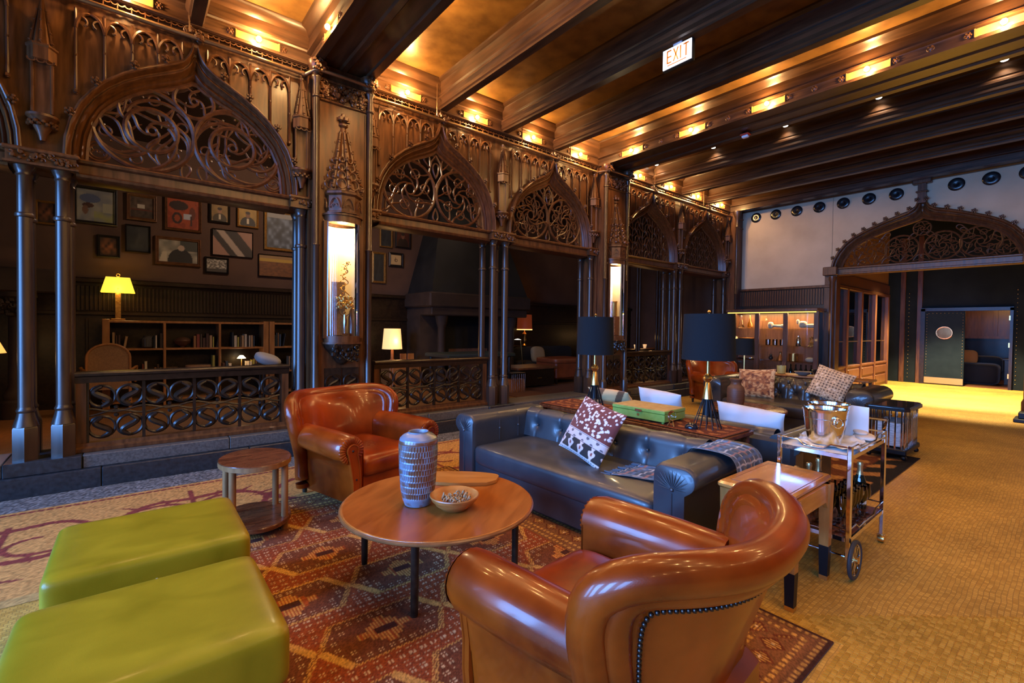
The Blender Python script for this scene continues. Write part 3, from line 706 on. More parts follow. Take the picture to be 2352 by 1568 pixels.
for i, y in enumerate(BY[:5]):
    cornice_lamp((PIER[1]-.315, y, 4.39), -pi/2, '%s lamp from the arcade on the beam above the second niche' % ORD[i].capitalize())
for i, y in enumerate(BY[:2]):
    cornice_lamp((PIER[0]-.315, y, 4.39), -pi/2, '%s lamp from the arcade, near side of the beam above the first niche' % ORD[i].capitalize())
for i, y in enumerate((5.12, 4.09, 3.05)):
    cornice_lamp((PIER[0]+.315, y, 4.39), pi/2, '%s lamp from the arcade, far side of the beam above the first niche' % ORD[i].capitalize())
# beam rows go on out of the picture; unseen camera-side cornice lamps added for warm fill
for i, y in enumerate(BY[5:]+(-2.64,)):
    cornice_lamp((PIER[1]-.315, y, 4.39), -pi/2, '%s lamp from the camera wall on the beam over the second niche' % ORD[2-i].capitalize())
for i, y in enumerate((2.0, .95, -.1, -1.15, -2.2)):
    cornice_lamp((PIER[0]+.315, y, 4.39), pi/2, '%s lamp from the camera wall on the far face of the nearest beam' % ORD[4-i].capitalize())
for i, y in enumerate((2.66, 1.60, .54, -.52, -1.58)):
    cornice_lamp((PIER[0]-.315, y, 4.39), -pi/2, '%s lamp from the camera wall on the near face of the nearest beam' % ORD[4-i].capitalize())
for i, xb in enumerate(XB):
    for j, d in enumerate((-1.60, -.53, .53, 1.60)):
        cornice_lamp((xb+d, YR+.02, 4.397), pi, '%s unseen fill lamp high on the wall behind the camera, bay %s' % (ORD[j].capitalize(), ORD[i]), (18, 16, 6)[i])
# carved rosettes between the beam lamps
for y in (4.25, 3.19, 2.13, 1.07):
    O('rosette', ros_me, CE, (PIER[1]-.315, y, 4.39), (0, 0, -pi/2))
# small recessed downlights beside the first joist of the far bay
DL = emit('downlight_glow', (1, .86, .66), 14)
for i, y in enumerate((5.35, 4.2, 3.03, 1.85, .66)):
    t = thing('downlight', '%s small white downlight from the arcade along the far joist' % ORD[i].capitalize(), 'downlight', (7.95, y, 4.665), group='small downlights on the far ceiling')
    part('rim', MB().lathe([(.05, .035), (.05, .0), (.04, -.006), (.036, .0)], n=14, cap=False), Iron, t); part('lens', MB().lathe([(.0001, -.012), (.03, -.008), (.037, .004)], n=12, cap=False), DL, t)
    light('downlight_beam', 'SPOT', (7.95, y, 4.64), 14, (1, .8, .55), .03, spot=110)
# sprinkler heads, conduits
for i, (x, y, z, lb) in enumerate(((4.60, 3.55, 4.70, 'Black pendent sprinkler head hanging between joists near the exit sign'), (10.6, 2.0, 4.70, 'Small sprinkler head hanging in the dark far ceiling'))):
    t = thing('sprinkler', lb, 'sprinkler', (x, y, z)); part('stem', MB().cyl((0, 0, -.10), .012, .10, 8), Iron, t); part('head', MB().cyl((0, 0, -.13), .02, .03, 8).cyl((0, 0, -.16), .006, .03, 6), Iron, t)
for i, x in enumerate((.42, 3.10, 4.57, 5.62, 8.02, 9.9)):
    one('conduit_drop', MB().cyl((0, 0, 0), .006, .42, 6), Pipe, '%s thin vertical conduit from the ceiling to the arcade rail, counted from the bookcase' % ORD[i].capitalize(), 'conduit', (x, 5.43, 4.22), group='thin conduits')
# red / white detector under the beam
t = thing('fire_strobe', 'small red and white fire strobe under the dark beam', 'alarm', (6.93, 3.18, 4.31)); part('base', MB().b2(-.05, .05, -.06, .06, -.02, 0, .005), plain('alarm_red', (.6, .05, .02), rough=.4), t); part('strobe', MB().b2(-.03, .03, -.045, .045, -.055, -.02, .008), plain('alarm_white', (.85, .85, .9), rough=.3), t)
# ---- EXIT sign hanging below the middle joist
t = thing('exit_sign', 'lit white EXIT sign with amber letters hanging from a ceiling joist', 'sign', (4.25, 2.648, 4.212))
SW, SH = .315, .195
part('housing', MB().b2(.006, .05, -SW/2-.012, SW/2+.012, -SH/2-.012, SH/2+.012, .006), Iron, t)
part('face', MB().b2(-.004, .006, -SW/2, SW/2, -SH/2, SH/2), emit('sign_white', (.95, .95, 1), 1.0), t)
part('canopy', MB().b2(-.0, .05, -.05, .05, SH/2+.01, SH/2+.045, .006), plain('canopy_grey', (.25, .3, .4), rough=.4), t)
let = MB(); q = .0225; h_ = .062
def stroke(a, b, w_=.013):   # a,b in sign coordinates: u to the viewer's side, v up
    (u0, v0), (u1, v1) = a, b; d = np.array((u1-u0, v1-v0)); L_ = np.hypot(*d); n_ = np.array((-d[1], d[0]))/L_*w_/2
    poly = [(-(u0+n_[0]), v0+n_[1]), (-(u0-n_[0]), v0-n_[1]), (-(u1-n_[0]), v1-n_[1]), (-(u1+n_[0]), v1+n_[1])]
    let.prism(poly, -.008, -.004, 'x')
for u0, ch in ((-.105, 'E'), (-.035, 'X'), (.03, 'I'), (.08, 'T')):
    z0, z1 = -.05, .075
    if ch == 'E': stroke((u0, z0), (u0, z1)); [stroke((u0, v), (u0+.045, v)) for v in (z0+.004, .012, z1-.004)]
    if ch == 'X': stroke((u0, z0), (u0+.05, z1)); stroke((u0+.05, z0), (u0, z1))
    if ch == 'I': stroke((u0+.012, z0), (u0+.012, z1))
    if ch == 'T': stroke((u0+.022, z0), (u0+.022, z1)); stroke((u0-.006, z1-.004), (u0+.05, z1-.004))
stroke((-.105, -.072), (.105, -.072), .008)
part('lettering', let, emit('sign_amber', (.55, .14, .0), .35), t, 0)
light('exit_sign_light', 'POINT', (4.18, 2.648, 4.21), .6, (.9, .9, 1), .05)

# ================================================================== FAR END WALL (X = XE) with the wide ogee doorway
WB = tag(O('wall_back', None), 'cream plaster end wall with a wide carved ogee doorway', 'wall', kind='structure')
YC = 1.99
BO = [(.045, 4.33), (.05, 4.05), (.06, 3.96), (.10, 3.86), (.2, 3.785), (.38, 3.73), (.55, 3.665), (.72, 3.595), (.9, 3.515), (1.09, 3.41), (1.23, 3.29), (1.35, 3.13), (1.43, 2.96), (1.465, 2.80)]
BI = [(.0, 3.66), (.02, 3.64), (.05, 3.62), (.10, 3.60), (.2, 3.57), (.36, 3.53), (.52, 3.48), (.68, 3.42), (.84, 3.35), (.98, 3.27), (1.11, 3.16), (1.20, 3.03), (1.26, 2.91), (1.29, 2.80)]
BOf, BIf = full(BO), full(BI)
def swapx(A): A = np.asarray(A, float); return np.stack([A[..., 1], A[..., 0], A[..., 2]], -1)   # (u, depth, z) -> depth along X
hm = moulding(BOf[::-1], BIf[::-1], y0=.02, y1=-.09, depth=.14)
part('arch_moulding', MB().grid(swapx(hm)).xf(loc=(XE, YC, 0)), Wd, WB, 35)
us = np.linspace(-1.465, 1.465, 81); bo = np.array(BO)
rows = [[(XE, YC+u, float(np.interp(abs(u), bo[:, 0], bo[:, 1]))) for u in us], [(XE, YC+u, 4.7) for u in us]]
wp = MB().grid(rows).add([(XE, 5.6, 2.44), (XE, YC+1.46, 2.44), (XE, YC+1.46, 4.7), (XE, 5.6, 4.7)], [(0, 1, 2, 3)]).add([(XE, YC-1.46, 0), (XE, YR, 0), (XE, YR, 4.7), (XE, YC-1.46, 4.7)], [(0, 1, 2, 3)])
part('plaster', wp, Plaster, WB, 0)
tr = MB(); fr_ = resamp(BIf, 60); tr.tube(np.stack([fr_[:, 0], np.zeros(60), fr_[:, 1]], 1), .022, 6, upv=(0, 1, 0))
for u, r, n_, s in ((-.80, .27, 6, 1), (-.30, .26, 7, -1), (.30, .26, 7, 1), (.80, .27, 6, -1)):
    swirl(tr, u, 2.80+r+.02, r, n_, .013, .3, s)
for u in (-1.12, 1.12): swirl(tr, u, 2.95, .12, 4, .010, .3, 1, inner=False)
swirl(tr, 0, 3.44, .13, 5, .010, .3, 1, inner=False); 
for s in (-1, 1):
    for u, z in ((.14, 3.30), (.55, 3.36), (.60, 3.30), (1.03, 3.17), (.95, 2.87), (.55, 2.87), (.06, 2.88)): tear(tr, s*u, z, .17, s*.9, .010)
part('tracery', MB().add(swapx(np.concatenate(tr.v)), tr.f).xf(loc=(XE+.03, YC, 0)), Wtr, WB, 50)
lb = MB().b2(XE-.08, XE+.16, YC-1.52, YC+1.52, 2.64, 2.68, .01).b2(XE-.05, XE+.14, YC-1.5, YC+1.5, 2.68, 2.76).b2(XE-.09, XE+.15, YC-1.5, YC+1.5, 2.76, 2.80, .012); part('lintel', lb, Wd, WB, 30)
for s in (-1, 1):
    part('jamb', MB().b2(XE-.05, XE+.2, YC+s*1.40-.05, YC+s*1.40+.12*s+.05*s, 0, 2.64).lathe([(.07, 0), (.07, .3), (.045, .36), (.045, 2.5), (.07, 2.56), (.07, 2.62)], (XE-.09, YC+s*1.42, 0), 12), Wd, WB, 35)
    part('capital_block', MB().b2(XE-.17, XE+.02, YC+s*1.45-.13, YC+s*1.45+.13, 2.64, 2.82, .012), Wd, WB, 30)
    bc = resamp(np.array(BO)*[s, 1], 13)
    for i in range(2, 12): O('crocket', crock, WB, (XE-.08, YC+bc[i][0], bc[i][1]), (0, 0, -pi/2), 1.15)
part('king_post', MB().b2(XE-.10, XE+.0, YC-.06, YC+.06, 3.9, 4.34).b2(XE-.13, XE, YC-.14, YC+.14, 4.26, 4.34, .01).b2(XE-.12, XE, YC-.09, YC+.09, 4.1, 4.13, .008), Wd, WB, 30)
part('cornice', MB().b2(XE-.10, XE+.02, YR, 5.5, 4.33, 4.42, .01).b2(XE-.2, XE+.02, YR, 5.5, 4.42, 4.7, .02), Wd, WB, 30)
# wainscot: boarded frieze of slats above the display case
part('wainscot', MB().b2(XE-.02, XE+.05, YC+1.46, 5.6, 0, 2.40), Wblk, WB); part('wainscot_cap', MB().b2(XE-.07, XE+.02, YC+1.46, 5.55, 2.39, 2.45, .01), Wd, WB)
slat_me = MB().b2(-.02, .01, -.018, .018, 2.03, 2.38, .006).mesh('slat', Wd, 30)
for i in range(38): O('slat', slat_me, WB, (XE-.02, 3.55+i*.053, 0))
# black plates hung under the cornice
plate = MB().lathe([(.001, -.03), (.03, -.034), (.038, -.016), (.075, -.022), (.105, -.012), (.118, -.002), (.118, .0), (.001, .0)], n=24, axis='x'); PlM = plain('black_ceramic', (.008, .009, .011), rough=.22); pl_me = plate.mesh('wall_plate', PlM, 40)
for i, y in enumerate((5.045, 4.604, 4.16, 3.714, 3.27, 2.827, 2.387, 1.526, 1.081, .64, .2)):
    lab = '%s round black plate on the cream wall, counting from the arcade corner' % ORD[i].capitalize()
    tag(O('wall_plate', pl_me, None, (XE-.005, y, 4.16)), lab, 'plate', 'round black wall plates')
# ---- passage beyond the doorway
XH = 17.5
HallM = noisy('blue_black_paint', (.008, .012, .014), (.013, .019, .022), (1, 1, 1), 3, 3, .7, .05, spec=.1); WdR = noisy('red_brown_wood', (.10, .035, .015), (.20, .075, .03), (3, 3, .3), 8, 4, .4, .06)
WP = tag(O('wall_passage', None), 'dark panelled passage walls beyond the carved doorway', 'wall', kind='structure')
part('end_wall', MB().b2(XH, XH+.1, 2.90, 5.6, 0, 4.7).b2(XH, XH+.1, 1.15, 2.90, 2.06, 4.7).b2(XH, XH+.1, YR, 1.15, 0, 4.7), HallM, WP, 0)
for y in (3.40, 3.02): part('pilaster', MB().b2(XH-.04, XH+.0, y-.10, y+.02, 0, 4.2, .01), Wd, WP)
st_me = MB().ball((0, 0, 0), .012, 6).mesh('stud', Brass, 60)
for z in np.arange(.15, 2.6, .11): O('stud', st_me, WP, (XH-.005, 3.22, z)); O('stud', st_me, WP, (XH-.005, 1.08, z))
# glazed partition on the left of the passage
gp = O('partition', None, WP)
part('partition_head', MB().b2(XE+.1, 16.5, 3.47, 3.6, 2.45, 2.75).b2(XE+.1, 16.5, 3.45, 3.62, 2.42, 2.5, .01), Wd, gp); part('partition_plaster', MB().b2(XE+.1, 16.5, 3.50, 3.58, 2.75, 4.7), plain('brown_red_plaster', (.16, .075, .045), rough=.85), gp, 0)
part('partition_base', MB().b2(XE+.1, 16.5, 3.48, 3.60, 0, .62).b2(XE+.1, 16.5, 3.46, 3.62, .60, .65, .01), WdR, gp)
mxs = (11.85, 12.85, 13.95, 15.15, 16.4)
for i, x in enumerate(mxs):
    part('mullion', MB().b2(x-.06, x+.06, 3.45, 3.60, 0, 2.45, .01), WdR, gp)
    if i < 4:
        part('pane', MB().b2(x+.06, mxs[i+1]-.06, 3.53, 3.535, .65, 2.43), ThinG, gp, 0)
        part('raised_panel', MB().b2(x+.13, mxs[i+1]-.13, 3.455, 3.49, .36, .55, .012), WdR, gp); part('raised_panel', MB().b2(x+.13, mxs[i+1]-.13, 3.455, 3.49, .08, .30, .012), WdR, gp)
        part('glazing_bar', MB().b2(x+.06, mxs[i+1]-.06, 3.52, 3.55, 1.20, 1.225), Brass, gp)
part('partition_backing', MB().b2(XE+.2, 16.5, 4.3, 4.34, 0, 2.9), Wd, gp, 0)
light('partition_glow', 'AREA', (14, 3.95, 2.4), 14, (1, .62, .2), 3.5, .2, rot=(0, 0, 0))
part('side_wall', MB().b2(XE+.1, 17.6, .25, .35, 0, 4.7), HallM, WP, 0)
# padded door, half open, with porthole and brass kick plate
D1 = tag(O('door_1', None, None, (XH-.03, 2.44, 0)), 'dark studded door with a round copper porthole and brass kick plate', 'door', kind='structure')
DrM = noisy('door_leather', (.008, .016, .022), (.012, .022, .03), (1, 1, 1), 5, 3, .6, .05, spec=.15)
part('leaf', MB().b2(-.03, .02, -.41, .41, .02, 2.04, .008), DrM, D1); part('kick_plate', MB().b2(-.04, -.028, -.40, .40, .03, .20), Brass, D1)
part('porthole_ring', MB().torus((-.035, 0, 1.45), .165, .018, 28, 8, 'x'), plain('copper', (.75, .30, .12), metal=1, rough=.25), D1); part('porthole_glass', MB().lathe([(.0001, 0), (.165, 0)], (-.034, 0, 1.45), 28, axis='x', cap=False), plain('porthole_copper_glass', (.5, .2, .08), metal=.9, rough=.08), D1)
for z in np.arange(.28, 2.02, .08):
    for s in (-1, 1): O('stud', st_me, D1, (-.032, s*.37, z), None, .7)
for i in range(9): O('stud', st_me, D1, (-.032, -.33+i*.0825, 1.99), None, .7)
part('door_frame', MB().b2(-.05, .1, .41, .50, 0, 2.12).b2(-.05, .1, -1.30, -1.24, 0, 2.12).b2(-.05, .1, -1.3, .5, 2.05, 2.14), Wblk, D1)
for z in (.35, 1.15, 1.85): part('hinge', MB().b2(-.06, -.04, -1.25, -1.225, z-.06, z+.06), Brass, D1)
# room seen through the open half
R2 = tag(O('wall_far_room', None), 'warm red brown panelled room beyond the open door', 'wall', kind='structure')
part('panelling', MB().b2(21.0, 21.1, -.5, 4, 1.35, 2.6), WdR, R2, 0); part('shelf_rail', MB().b2(20.9, 21.0, -.5, 4, 1.28, 1.36), WdR, R2); part('dado', MB().b2(21, 21.1, -.5, 4, 0, 1.3), Wblk, R2, 0); part('floorboards', MB().b2(17.55, 21.1, -.5, 4, -.1, 0), WdR, R2, 0); part('room_ceiling', MB().b2(17.6, 21.1, -.5, 4, 2.6, 2.7), Wblk, R2, 0)
for y in (1.0, 1.75, 2.5): part('stile', MB().b2(20.93, 21.0, y-.05, y+.05, 1.35, 2.6), WdR, R2)
part('far_side', MB().b2(17.6, 21.1, -.55, -.5, 0, 2.6).b2(17.6, 21.1, 4, 4.05, 0, 2.6), Wblk, R2, 0)
light('far_room_lamp', 'POINT', (19.6, 1.6, 2.3), 26, WARM, .1); light('passage_lamp', 'SPOT', (15.2, 2.0, 4.5), 4200, (1, .80, .46), .1, spot=75, blend=.4); light('passage_lamp', 'SPOT', (13.0, 1.4, 4.5), 2400, (1, .80, .46), .1, spot=62, blend=.5)
for i, y in enumerate((1.78, 1.40)):
    t = thing('door_downlight', ['Round downlight above the open door, nearer the porthole', 'Round downlight above the open door, nearer the hinges'][i], 'downlight', (18.2, y, 2.59)); part('lens', MB().lathe([(.0001, -.02), (.05, -.016), (.06, 0)], n=12, cap=False), DL, t); part('rim', MB().torus((0, 0, -.005), .062, .008, 16, 5), Brass, t)
one('dark_sofa', MB().sbox((0, 0, .3), (.8, .9, .6), .35).sbox((.3, 0, .55), (.3, .95, .5), .4), plain('dark_velvet', (.012, .014, .018), rough=.8, sheen=.3), 'dark rounded sofa in the room beyond the open door', 'sofa', (18.9, 1.9, 0))
one('orange_cushion', MB().sbox((0, 0, 0), (.14, .42, .42), .6), noisy('orange_weave', (.35, .14, .04), (.5, .24, .07), nscale=30, rough=.9), 'orange cushion on the dark sofa beyond the door', 'cushion', (18.75, 2.1, .75))
one('dark_table', MB().b2(-.4, .4, -.25, .25, .68, .73, .01).b2(-.36, -.30, -.2, .2, 0, .7).b2(.30, .36, -.2, .2, 0, .7), Wblk, 'dark table in the room beyond the open door', 'table', (19.6, 1.2, 0))

# ================================================================== ROOM BEHIND THE CAMERA (closes the hall, holds the windows)
WW = tag(O('wall_window', None), 'panelled end wall with tall windows', 'wall', kind='structure')
ys = [YR]+[q for wy in WINY for q in (wy-.6, wy+.6)]+[5.6]
w_ = MB().b2(XW-.3, XW, YR, 5.6, 0, .78).b2(XW-.3, XW, YR, 5.6, 3.92, 4.75)
for a in range(0, len(ys), 2): w_.b2(XW-.3, XW, ys[a], ys[a+1], .78, 3.92)
part('panelling', w_, Wd, WW, 0)
for wy in WINY:
    fr = MB()
    for y in (-.58, 0, .58): fr.b2(XW-.2, XW-.12, wy+y-.03, wy+y+.03, .78, 3.92)
    for z in (.8, 1.9, 3.0, 3.9): fr.b2(XW-.2, XW-.12, wy-.6, wy+.6, z-.03, z+.03)
    part('window_frame', fr, Wd, WW, 0)
tag(part('wall_right', MB().b2(XW, 17.6, YR-.1, YR, 0, 4.75), Wd, None, 0), 'dark oak panelled wall on the camera side', 'wall', kind='structure')
# ================================================================== LIBRARY ROOM behind the arcade
WLb = tag(O('wall_library', None), 'dark wainscot and brown plaster wall of the library behind the arcade', 'wall', kind='structure')
LibF = mosaic_mat('library_floor', (.20, .095, .035), (.27, .13, .05), (.06, .03, .012), .03)
tag(part('floor_library', MB().b2(-6, 13, 5.95, 10, ZL-.12, ZL), LibF, None, 0), 'reddish brown tiled floor of the library one step up', 'floor', kind='structure')
tag(part('ceiling_library', MB().b2(-6, 13, 5.62, 10, 4.35, 4.4), Wblk, None, 0), 'dark library ceiling behind the arcade', 'ceiling', kind='structure')
part('plaster', MB().b2(-6, 13, YL, YL+.1, 2.12, 4.4), PlasterB, WLb, 0); part('wainscot', MB().b2(-6, 13, YL-.03, YL+.1, ZL, 2.05), Wblk, WLb, 0); part('dado_cap', MB().b2(-6, 13, YL-.09, YL, 2.04, 2.12, .015), Wblk, WLb)
part('end_wall', MB().b2(-6.1, -6, 5.6, 10, 0, 4.4).b2(12.9, 13, 5.6, 10, 0, 4.4), PlasterB, WLb, 0)
sl = MB().b2(-.018, .018, -.05, -.02, 1.62, 2.0, .006).mesh('slat', Wblk, 30); sl2 = MB().b2(-.02, .02, -.045, -.02, .3, 1.5, .006).mesh('slat', Wblk, 30)
for i in range(66):
    O('slat', sl, WLb, (-.75+i*.05, YL, 0))
    if i % 4 == 0: O('slat', sl2, WLb, (-.75+i*.05, YL, 0))
for i in range(30): O('slat', sl, WLb, (6.3+i*.06, YL, 0)); 
part('dado_rail', MB().b2(-6, 13, YL-.06, YL, 1.55, 1.61, .01), Wblk, WLb)
# low stone columned fireplace at the far left edge
# ---- pictures
CanM = attrmat('painted_canvas', rough=.55)
def canvas(w_, h, fn, n=48):
    u = np.linspace(0, 1, n); v = np.linspace(0, 1, n); U, V = np.meshgrid(u, v)      # V up
    mb = MB().grid(np.stack([(U-.5)*w_, np.zeros_like(U), (V-.5)*h], -1)); me = mb.mesh('canvas', CanM, 0)
    c = np.asarray(fn(U, V)); paint(me, np.clip(c, 0, 1).reshape(-1, 3)); return me
def C(*a): return np.array(S2L(*a))
def nzg(U, s, seed):
    g = np.random.default_rng(seed); k = g.random((s+2, s+2)); n = U.shape[0]; x = np.linspace(0, s, n); i = x.astype(int); f = x-i
    a = k[i][:, i]*(1-f)[None]+k[i][:, i+1]*f[None]; b = k[i+1][:, i]*(1-f)[None]+k[i+1][:, i+1]*f[None]; return a*(1-f)[:, None]+b*f[:, None]
def mixc(a, b, t): t = np.clip(t, 0, 1)[..., None]; return a*(1-t)+b*t
def flat_(U, c): return np.zeros(U.shape+(3,))+c
def ell(U, V, cx_, cy_, rx, ry): return ((U-cx_)/rx)**2+((V-cy_)/ry)**2 < 1
def art_sky(U, V):
    c = mixc(flat_(U, C(150, 150, 140)), flat_(U, C(105, 110, 125)), nzg(U, 7, 1)); c[ell(U, V, .35, .72, .28, .14)] = C(84, 96, 128); c[ell(U, V, .3, .5, .16, .08)] = C(70, 45, 40); c[ell(U, V, .22, .35, .08, .14)] = C(110, 80, 66); m = (V < .32)&(U > .45); c[m] = mixc(c, flat_(U, C(140, 145, 70)), nzg(U, 11, 2))[m]; c[(V > .3)&(V < .6)&(U > .7)] = C(150, 150, 135); return c
def art_town(U, V):
    c = mixc(flat_(U, C(42, 30, 26)), flat_(U, C(95, 78, 66)), nzg(U, 9, 3)); c[(abs(V-.55) < .09)&(U > .3)&(U < .62)] = C(180, 172, 160); c[V < .42] *= .6; c[(V > .35)&(V < .42)] = C(90, 40, 26); return c
def art_red(U, V):
    c = flat_(U, C(150, 62, 26))+0; c[nzg(U, 8, 4) > .62] = C(130, 48, 20); c[ell(U, V, .3, .35, .16, .2)] = C(44, 24, 20); c[ell(U, V, .3, .35, .09, .12)] = C(140, 60, 26); c[ell(U, V, .35, .78, .3, .16)] = C(42, 24, 20); c[ell(U, V, .78, .55, .1, .22)] = C(96, 44, 28); c[(abs(U-.62) < .13)&(abs(V-.42) < .1)] = C(168, 174, 190); c[(abs(U-.74) < .03)&(V < .45)&(V > .12)] = C(60, 28, 24); return c
def portrait(bg, coat, skin, seed, bust=.3, shirt=True):
    def f(U, V):
        c = mixc(flat_(U, C(*bg)), flat_(U, C(*bg)*.5), nzg(U, 5, seed)); c[ell(U, V, .5, .12, .42, bust)] = C(*coat)
        if shirt: c[(abs(U-.5) < .07)&(V < .42)&(V > .12)] = C(196, 184, 160)
        c[ell(U, V, .5, .62, .13, .17)] = C(*skin); c[ell(U, V, .5, .74, .14, .09)] = C(46, 34, 28); return c
    return f
def art_stripe(U, V):
    c = flat_(U, C(150, 112, 96))+0; s = U+V*.55; c[(s > .42)&(s < .62)] = C(34, 26, 26); c[(s > .62)&(s < .82)] = C(158, 142, 130); c[(s > .82)&(s < 1.15)] = C(36, 27, 26); return c
def art_dark(U, V): return mixc(flat_(U, C(30, 34, 40)), flat_(U, C(52, 56, 60)), nzg(U, 9, 9)*(1-abs(U-.5)*1.4))
def art_crowd(U, V):
    c = mixc(flat_(U, C(60, 56, 54)), flat_(U, C(190, 184, 172)), nzg(U, 16, 10)**2*1.6); c[V < .25] = C(64, 58, 54); return c
def art_sea(U, V):
    c = mixc(flat_(U, C(34, 44, 58)), flat_(U, C(110, 126, 150)), nzg(U, 10, 11)**2*1.3); c[V > .86] = C(130, 130, 130); return c
def art_field(U, V):
    c = mixc(flat_(U, C(84, 48, 26)), flat_(U, C(120, 74, 36)), nzg(U, 20, 12)); m = V > .7; c[m] = C(170, 138, 52); c[V > .85] = C(140, 110, 70); return c
def art_brown(U, V): 
    c = mixc(flat_(U, C(40, 24, 16)), flat_(U, C(150, 92, 56)), (nzg(U, 6, 13)*1.3-.2)*(1.3-2.2*np.hypot(U-.5, V-.5))); return c
def art_cap(U, V):
    c = mixc(flat_(U, C(170, 164, 150)), flat_(U, C(90, 92, 88)), nzg(U, 7, 14)); c[(U > .55)&(V > .55)] = C(54, 58, 56); c[ell(U, V, .55, .1, .32, .52)] = C(26, 26, 30); c[ell(U, V, .57, .66, .09, .13)] = C(170, 150, 135); c[(U < .2)&(V < .45)&(abs(U-.2-V*.2) < .2)] = C(180, 172, 158); return c
def art_sketch(U, V): 
    c = flat_(U, C(190, 165, 120))+0; c[(abs(np.hypot(U-.5, V-.45)-.13) < .03)] = C(90, 70, 50); c[(abs(U-.45) < .02)&(V > .35)&(V < .75)] = C(90, 70, 50); return c
FrG = noisy('gilt_frame', (.30, .16, .045), (.5, .3, .09), (1, 1, 1), 40, 3, .4, .08, metal=.6); FrW = noisy('walnut_frame', (.09, .038, .016), (.16, .07, .03), (3, 3, 3), 6, 3, .4, .06); FrK = plain('black_frame', (.015, .012, .011), rough=.4)
def picture(x0, z1, x1, z0, fw, fm, fn, label, y=YL, dx=0):
    w_, h = x1-x0, z1-z0
    t = thing('picture', label, 'picture', ((x0+x1)/2, y-.005, (z0+z1)/2), group='framed pictures on the library wall')
    f = MB(); prof = [(0, 0), (0, -.035), (.3*fw, -.045), (.55*fw, -.03), (fw*.8, -.038), (fw, -.02), (fw, 0)]
    # mitred frame: loft round the rectangle
    corners = [(-1, -1), (1, -1), (1, 1), (-1, 1)]
    rings = [[(sx*(w_/2-a), b, sz*(h/2-a)) for a, b in prof] for sx, sz in corners+corners[:1]]
    f.loft(rings, cap=False); part('frame', f, fm, t, 25); O('canvas', canvas(w_-fw*1.9, h-fw*1.9, fn), t, (0, -.018, 0))
PL = [(-.70, 3.50, -.19, 2.94, .045, FrK, art_sky, 'large pale sky painting in a dark frame behind the slim columns'),
 (-.085, 3.50, .30, 3.08, .05, FrW, art_town, 'small dark townscape in a wide wooden frame on the top row'),
 (.40, 3.55, .91, 2.99, .04, FrW, art_red, 'bright orange red painting of a seated figure on the top row'),
 (1.017, 3.56, 1.33, 3.20, .035, FrK, portrait((150, 120, 70), (60, 50, 34), (150, 110, 84), 20, .36), 'portrait of a bearded figure in a white shirt, beaded dark frame'),
 (1.437, 3.557, 1.778, 3.187, .03, FrG, portrait((176, 140, 60), (26, 24, 24), (120, 84, 60), 21, .4), 'portrait of a figure in a black coat on gold, gilt frame'),
 (1.87, 3.57, 2.42, 2.83, .05, FrG, art_sea, 'tall stormy blue sea painting in a gilt frame beside the pier'),
 (-.43, 2.79, -.16, 2.45, .035, FrK, art_brown, 'small brown still life in a black frame, lowest on the left'),
 (-.10, 3.0, .22, 2.57, .02, FrK, art_dark, 'unlit blue black canvas under the wooden framed townscape'),
 (.275, 2.87, .90, 2.41, .05, FrW, art_cap, 'wide portrait of a dark coated figure in a brown carved frame'),
 (1.06, 3.10, 1.69, 2.64, .012, FrK, art_stripe, 'diagonal black and tan striped abstract canvas'),
 (.954, 2.60, 1.31, 2.32, .03, FrK, art_crowd, 'small black and white group photograph in a black frame'),
 (1.78, 2.74, 2.40, 2.33, .012, FrK, art_field, 'wheat field painting under a yellow sky beside the pier'),
 (-1.10, 3.20, -.86, 2.86, .03, FrG, art_brown, 'little gilt framed picture glimpsed between the two slim columns'),
 (4.10, 3.56, 4.39, 3.14, .03, FrG, art_dark, 'slim dark picture in a pale gilt frame left of the chimney hood'),
 (4.46, 3.60, 4.82, 3.17, .03, FrK, portrait((84, 40, 30), (40, 26, 22), (120, 80, 60), 22, .4, False), 'reddish portrait in a black frame nearest the chimney hood'),
 (3.93, 3.02, 4.24, 2.36, .045, FrG, art_dark, 'tall dark picture in a gilt frame half hidden by the lit pier'),
 (4.31, 3.05, 4.65, 2.74, .05, FrK, art_sketch, 'small ink sketch on cream paper in a black frame')]
for a in PL: picture(*a)
# ---- bookcases
CaseW = noisy('honey_oak_case', (.22, .085, .022), (.36, .15, .042), (3, 3, .4), 8, 4, .42, .06)
def bookcase(x0, x1, bays, label, y0=9.12, y1=9.5, z0=ZL, zt=1.475):
    t = thing('bookcase', label, 'bookcase', (0, 0, 0)); sh = [z0+.1, .62, 1.05]
    part('back', MB().b2(x0, x1, y1-.02, y1, z0, zt), Wblk, t, 0)
    part('top', MB().b2(x0, x1, y0, y1, zt-.035, zt, .005), CaseW, t)
    for z in sh: part('shelf', MB().b2(x0, x1, y0, y1, z-.03, z, .004), CaseW, t)
    for i in range(bays+1):
        x = x0+(x1-x0)*i/bays; wd = .085 if i in (0, bays) else .035; xx = x+wd/2 if i == 0 else (x-wd/2 if i == bays else x)
        part('upright', MB().b2(xx-wd/2, xx+wd/2, y0-.01, y1, z0, zt+(.02 if i in (0, bays) else -.03), .005), CaseW, t)
    return sh
bookcase(-.36, 1.86, 3, 'honey oak bookcase of three bays behind the scroll balustrade'); bookcase(1.87, 3.4, 2, 'second honey oak bookcase partly hidden by the pier')
BC = [(150, 120, 84), (60, 36, 26), (30, 34, 40), (176, 164, 140), (110, 46, 30), (70, 58, 44), (150, 140, 60), (44, 60, 74), (96, 70, 46), (190, 180, 160), (52, 44, 40), (130, 90, 50)]
bmats = [plain('book_cover_%s' % 'abcdefghijkl'[i], C(*c), rough=.7) for i, c in enumerate(BC)]; pageM = plain('book_pages', (.55, .48, .36), rough=.9)
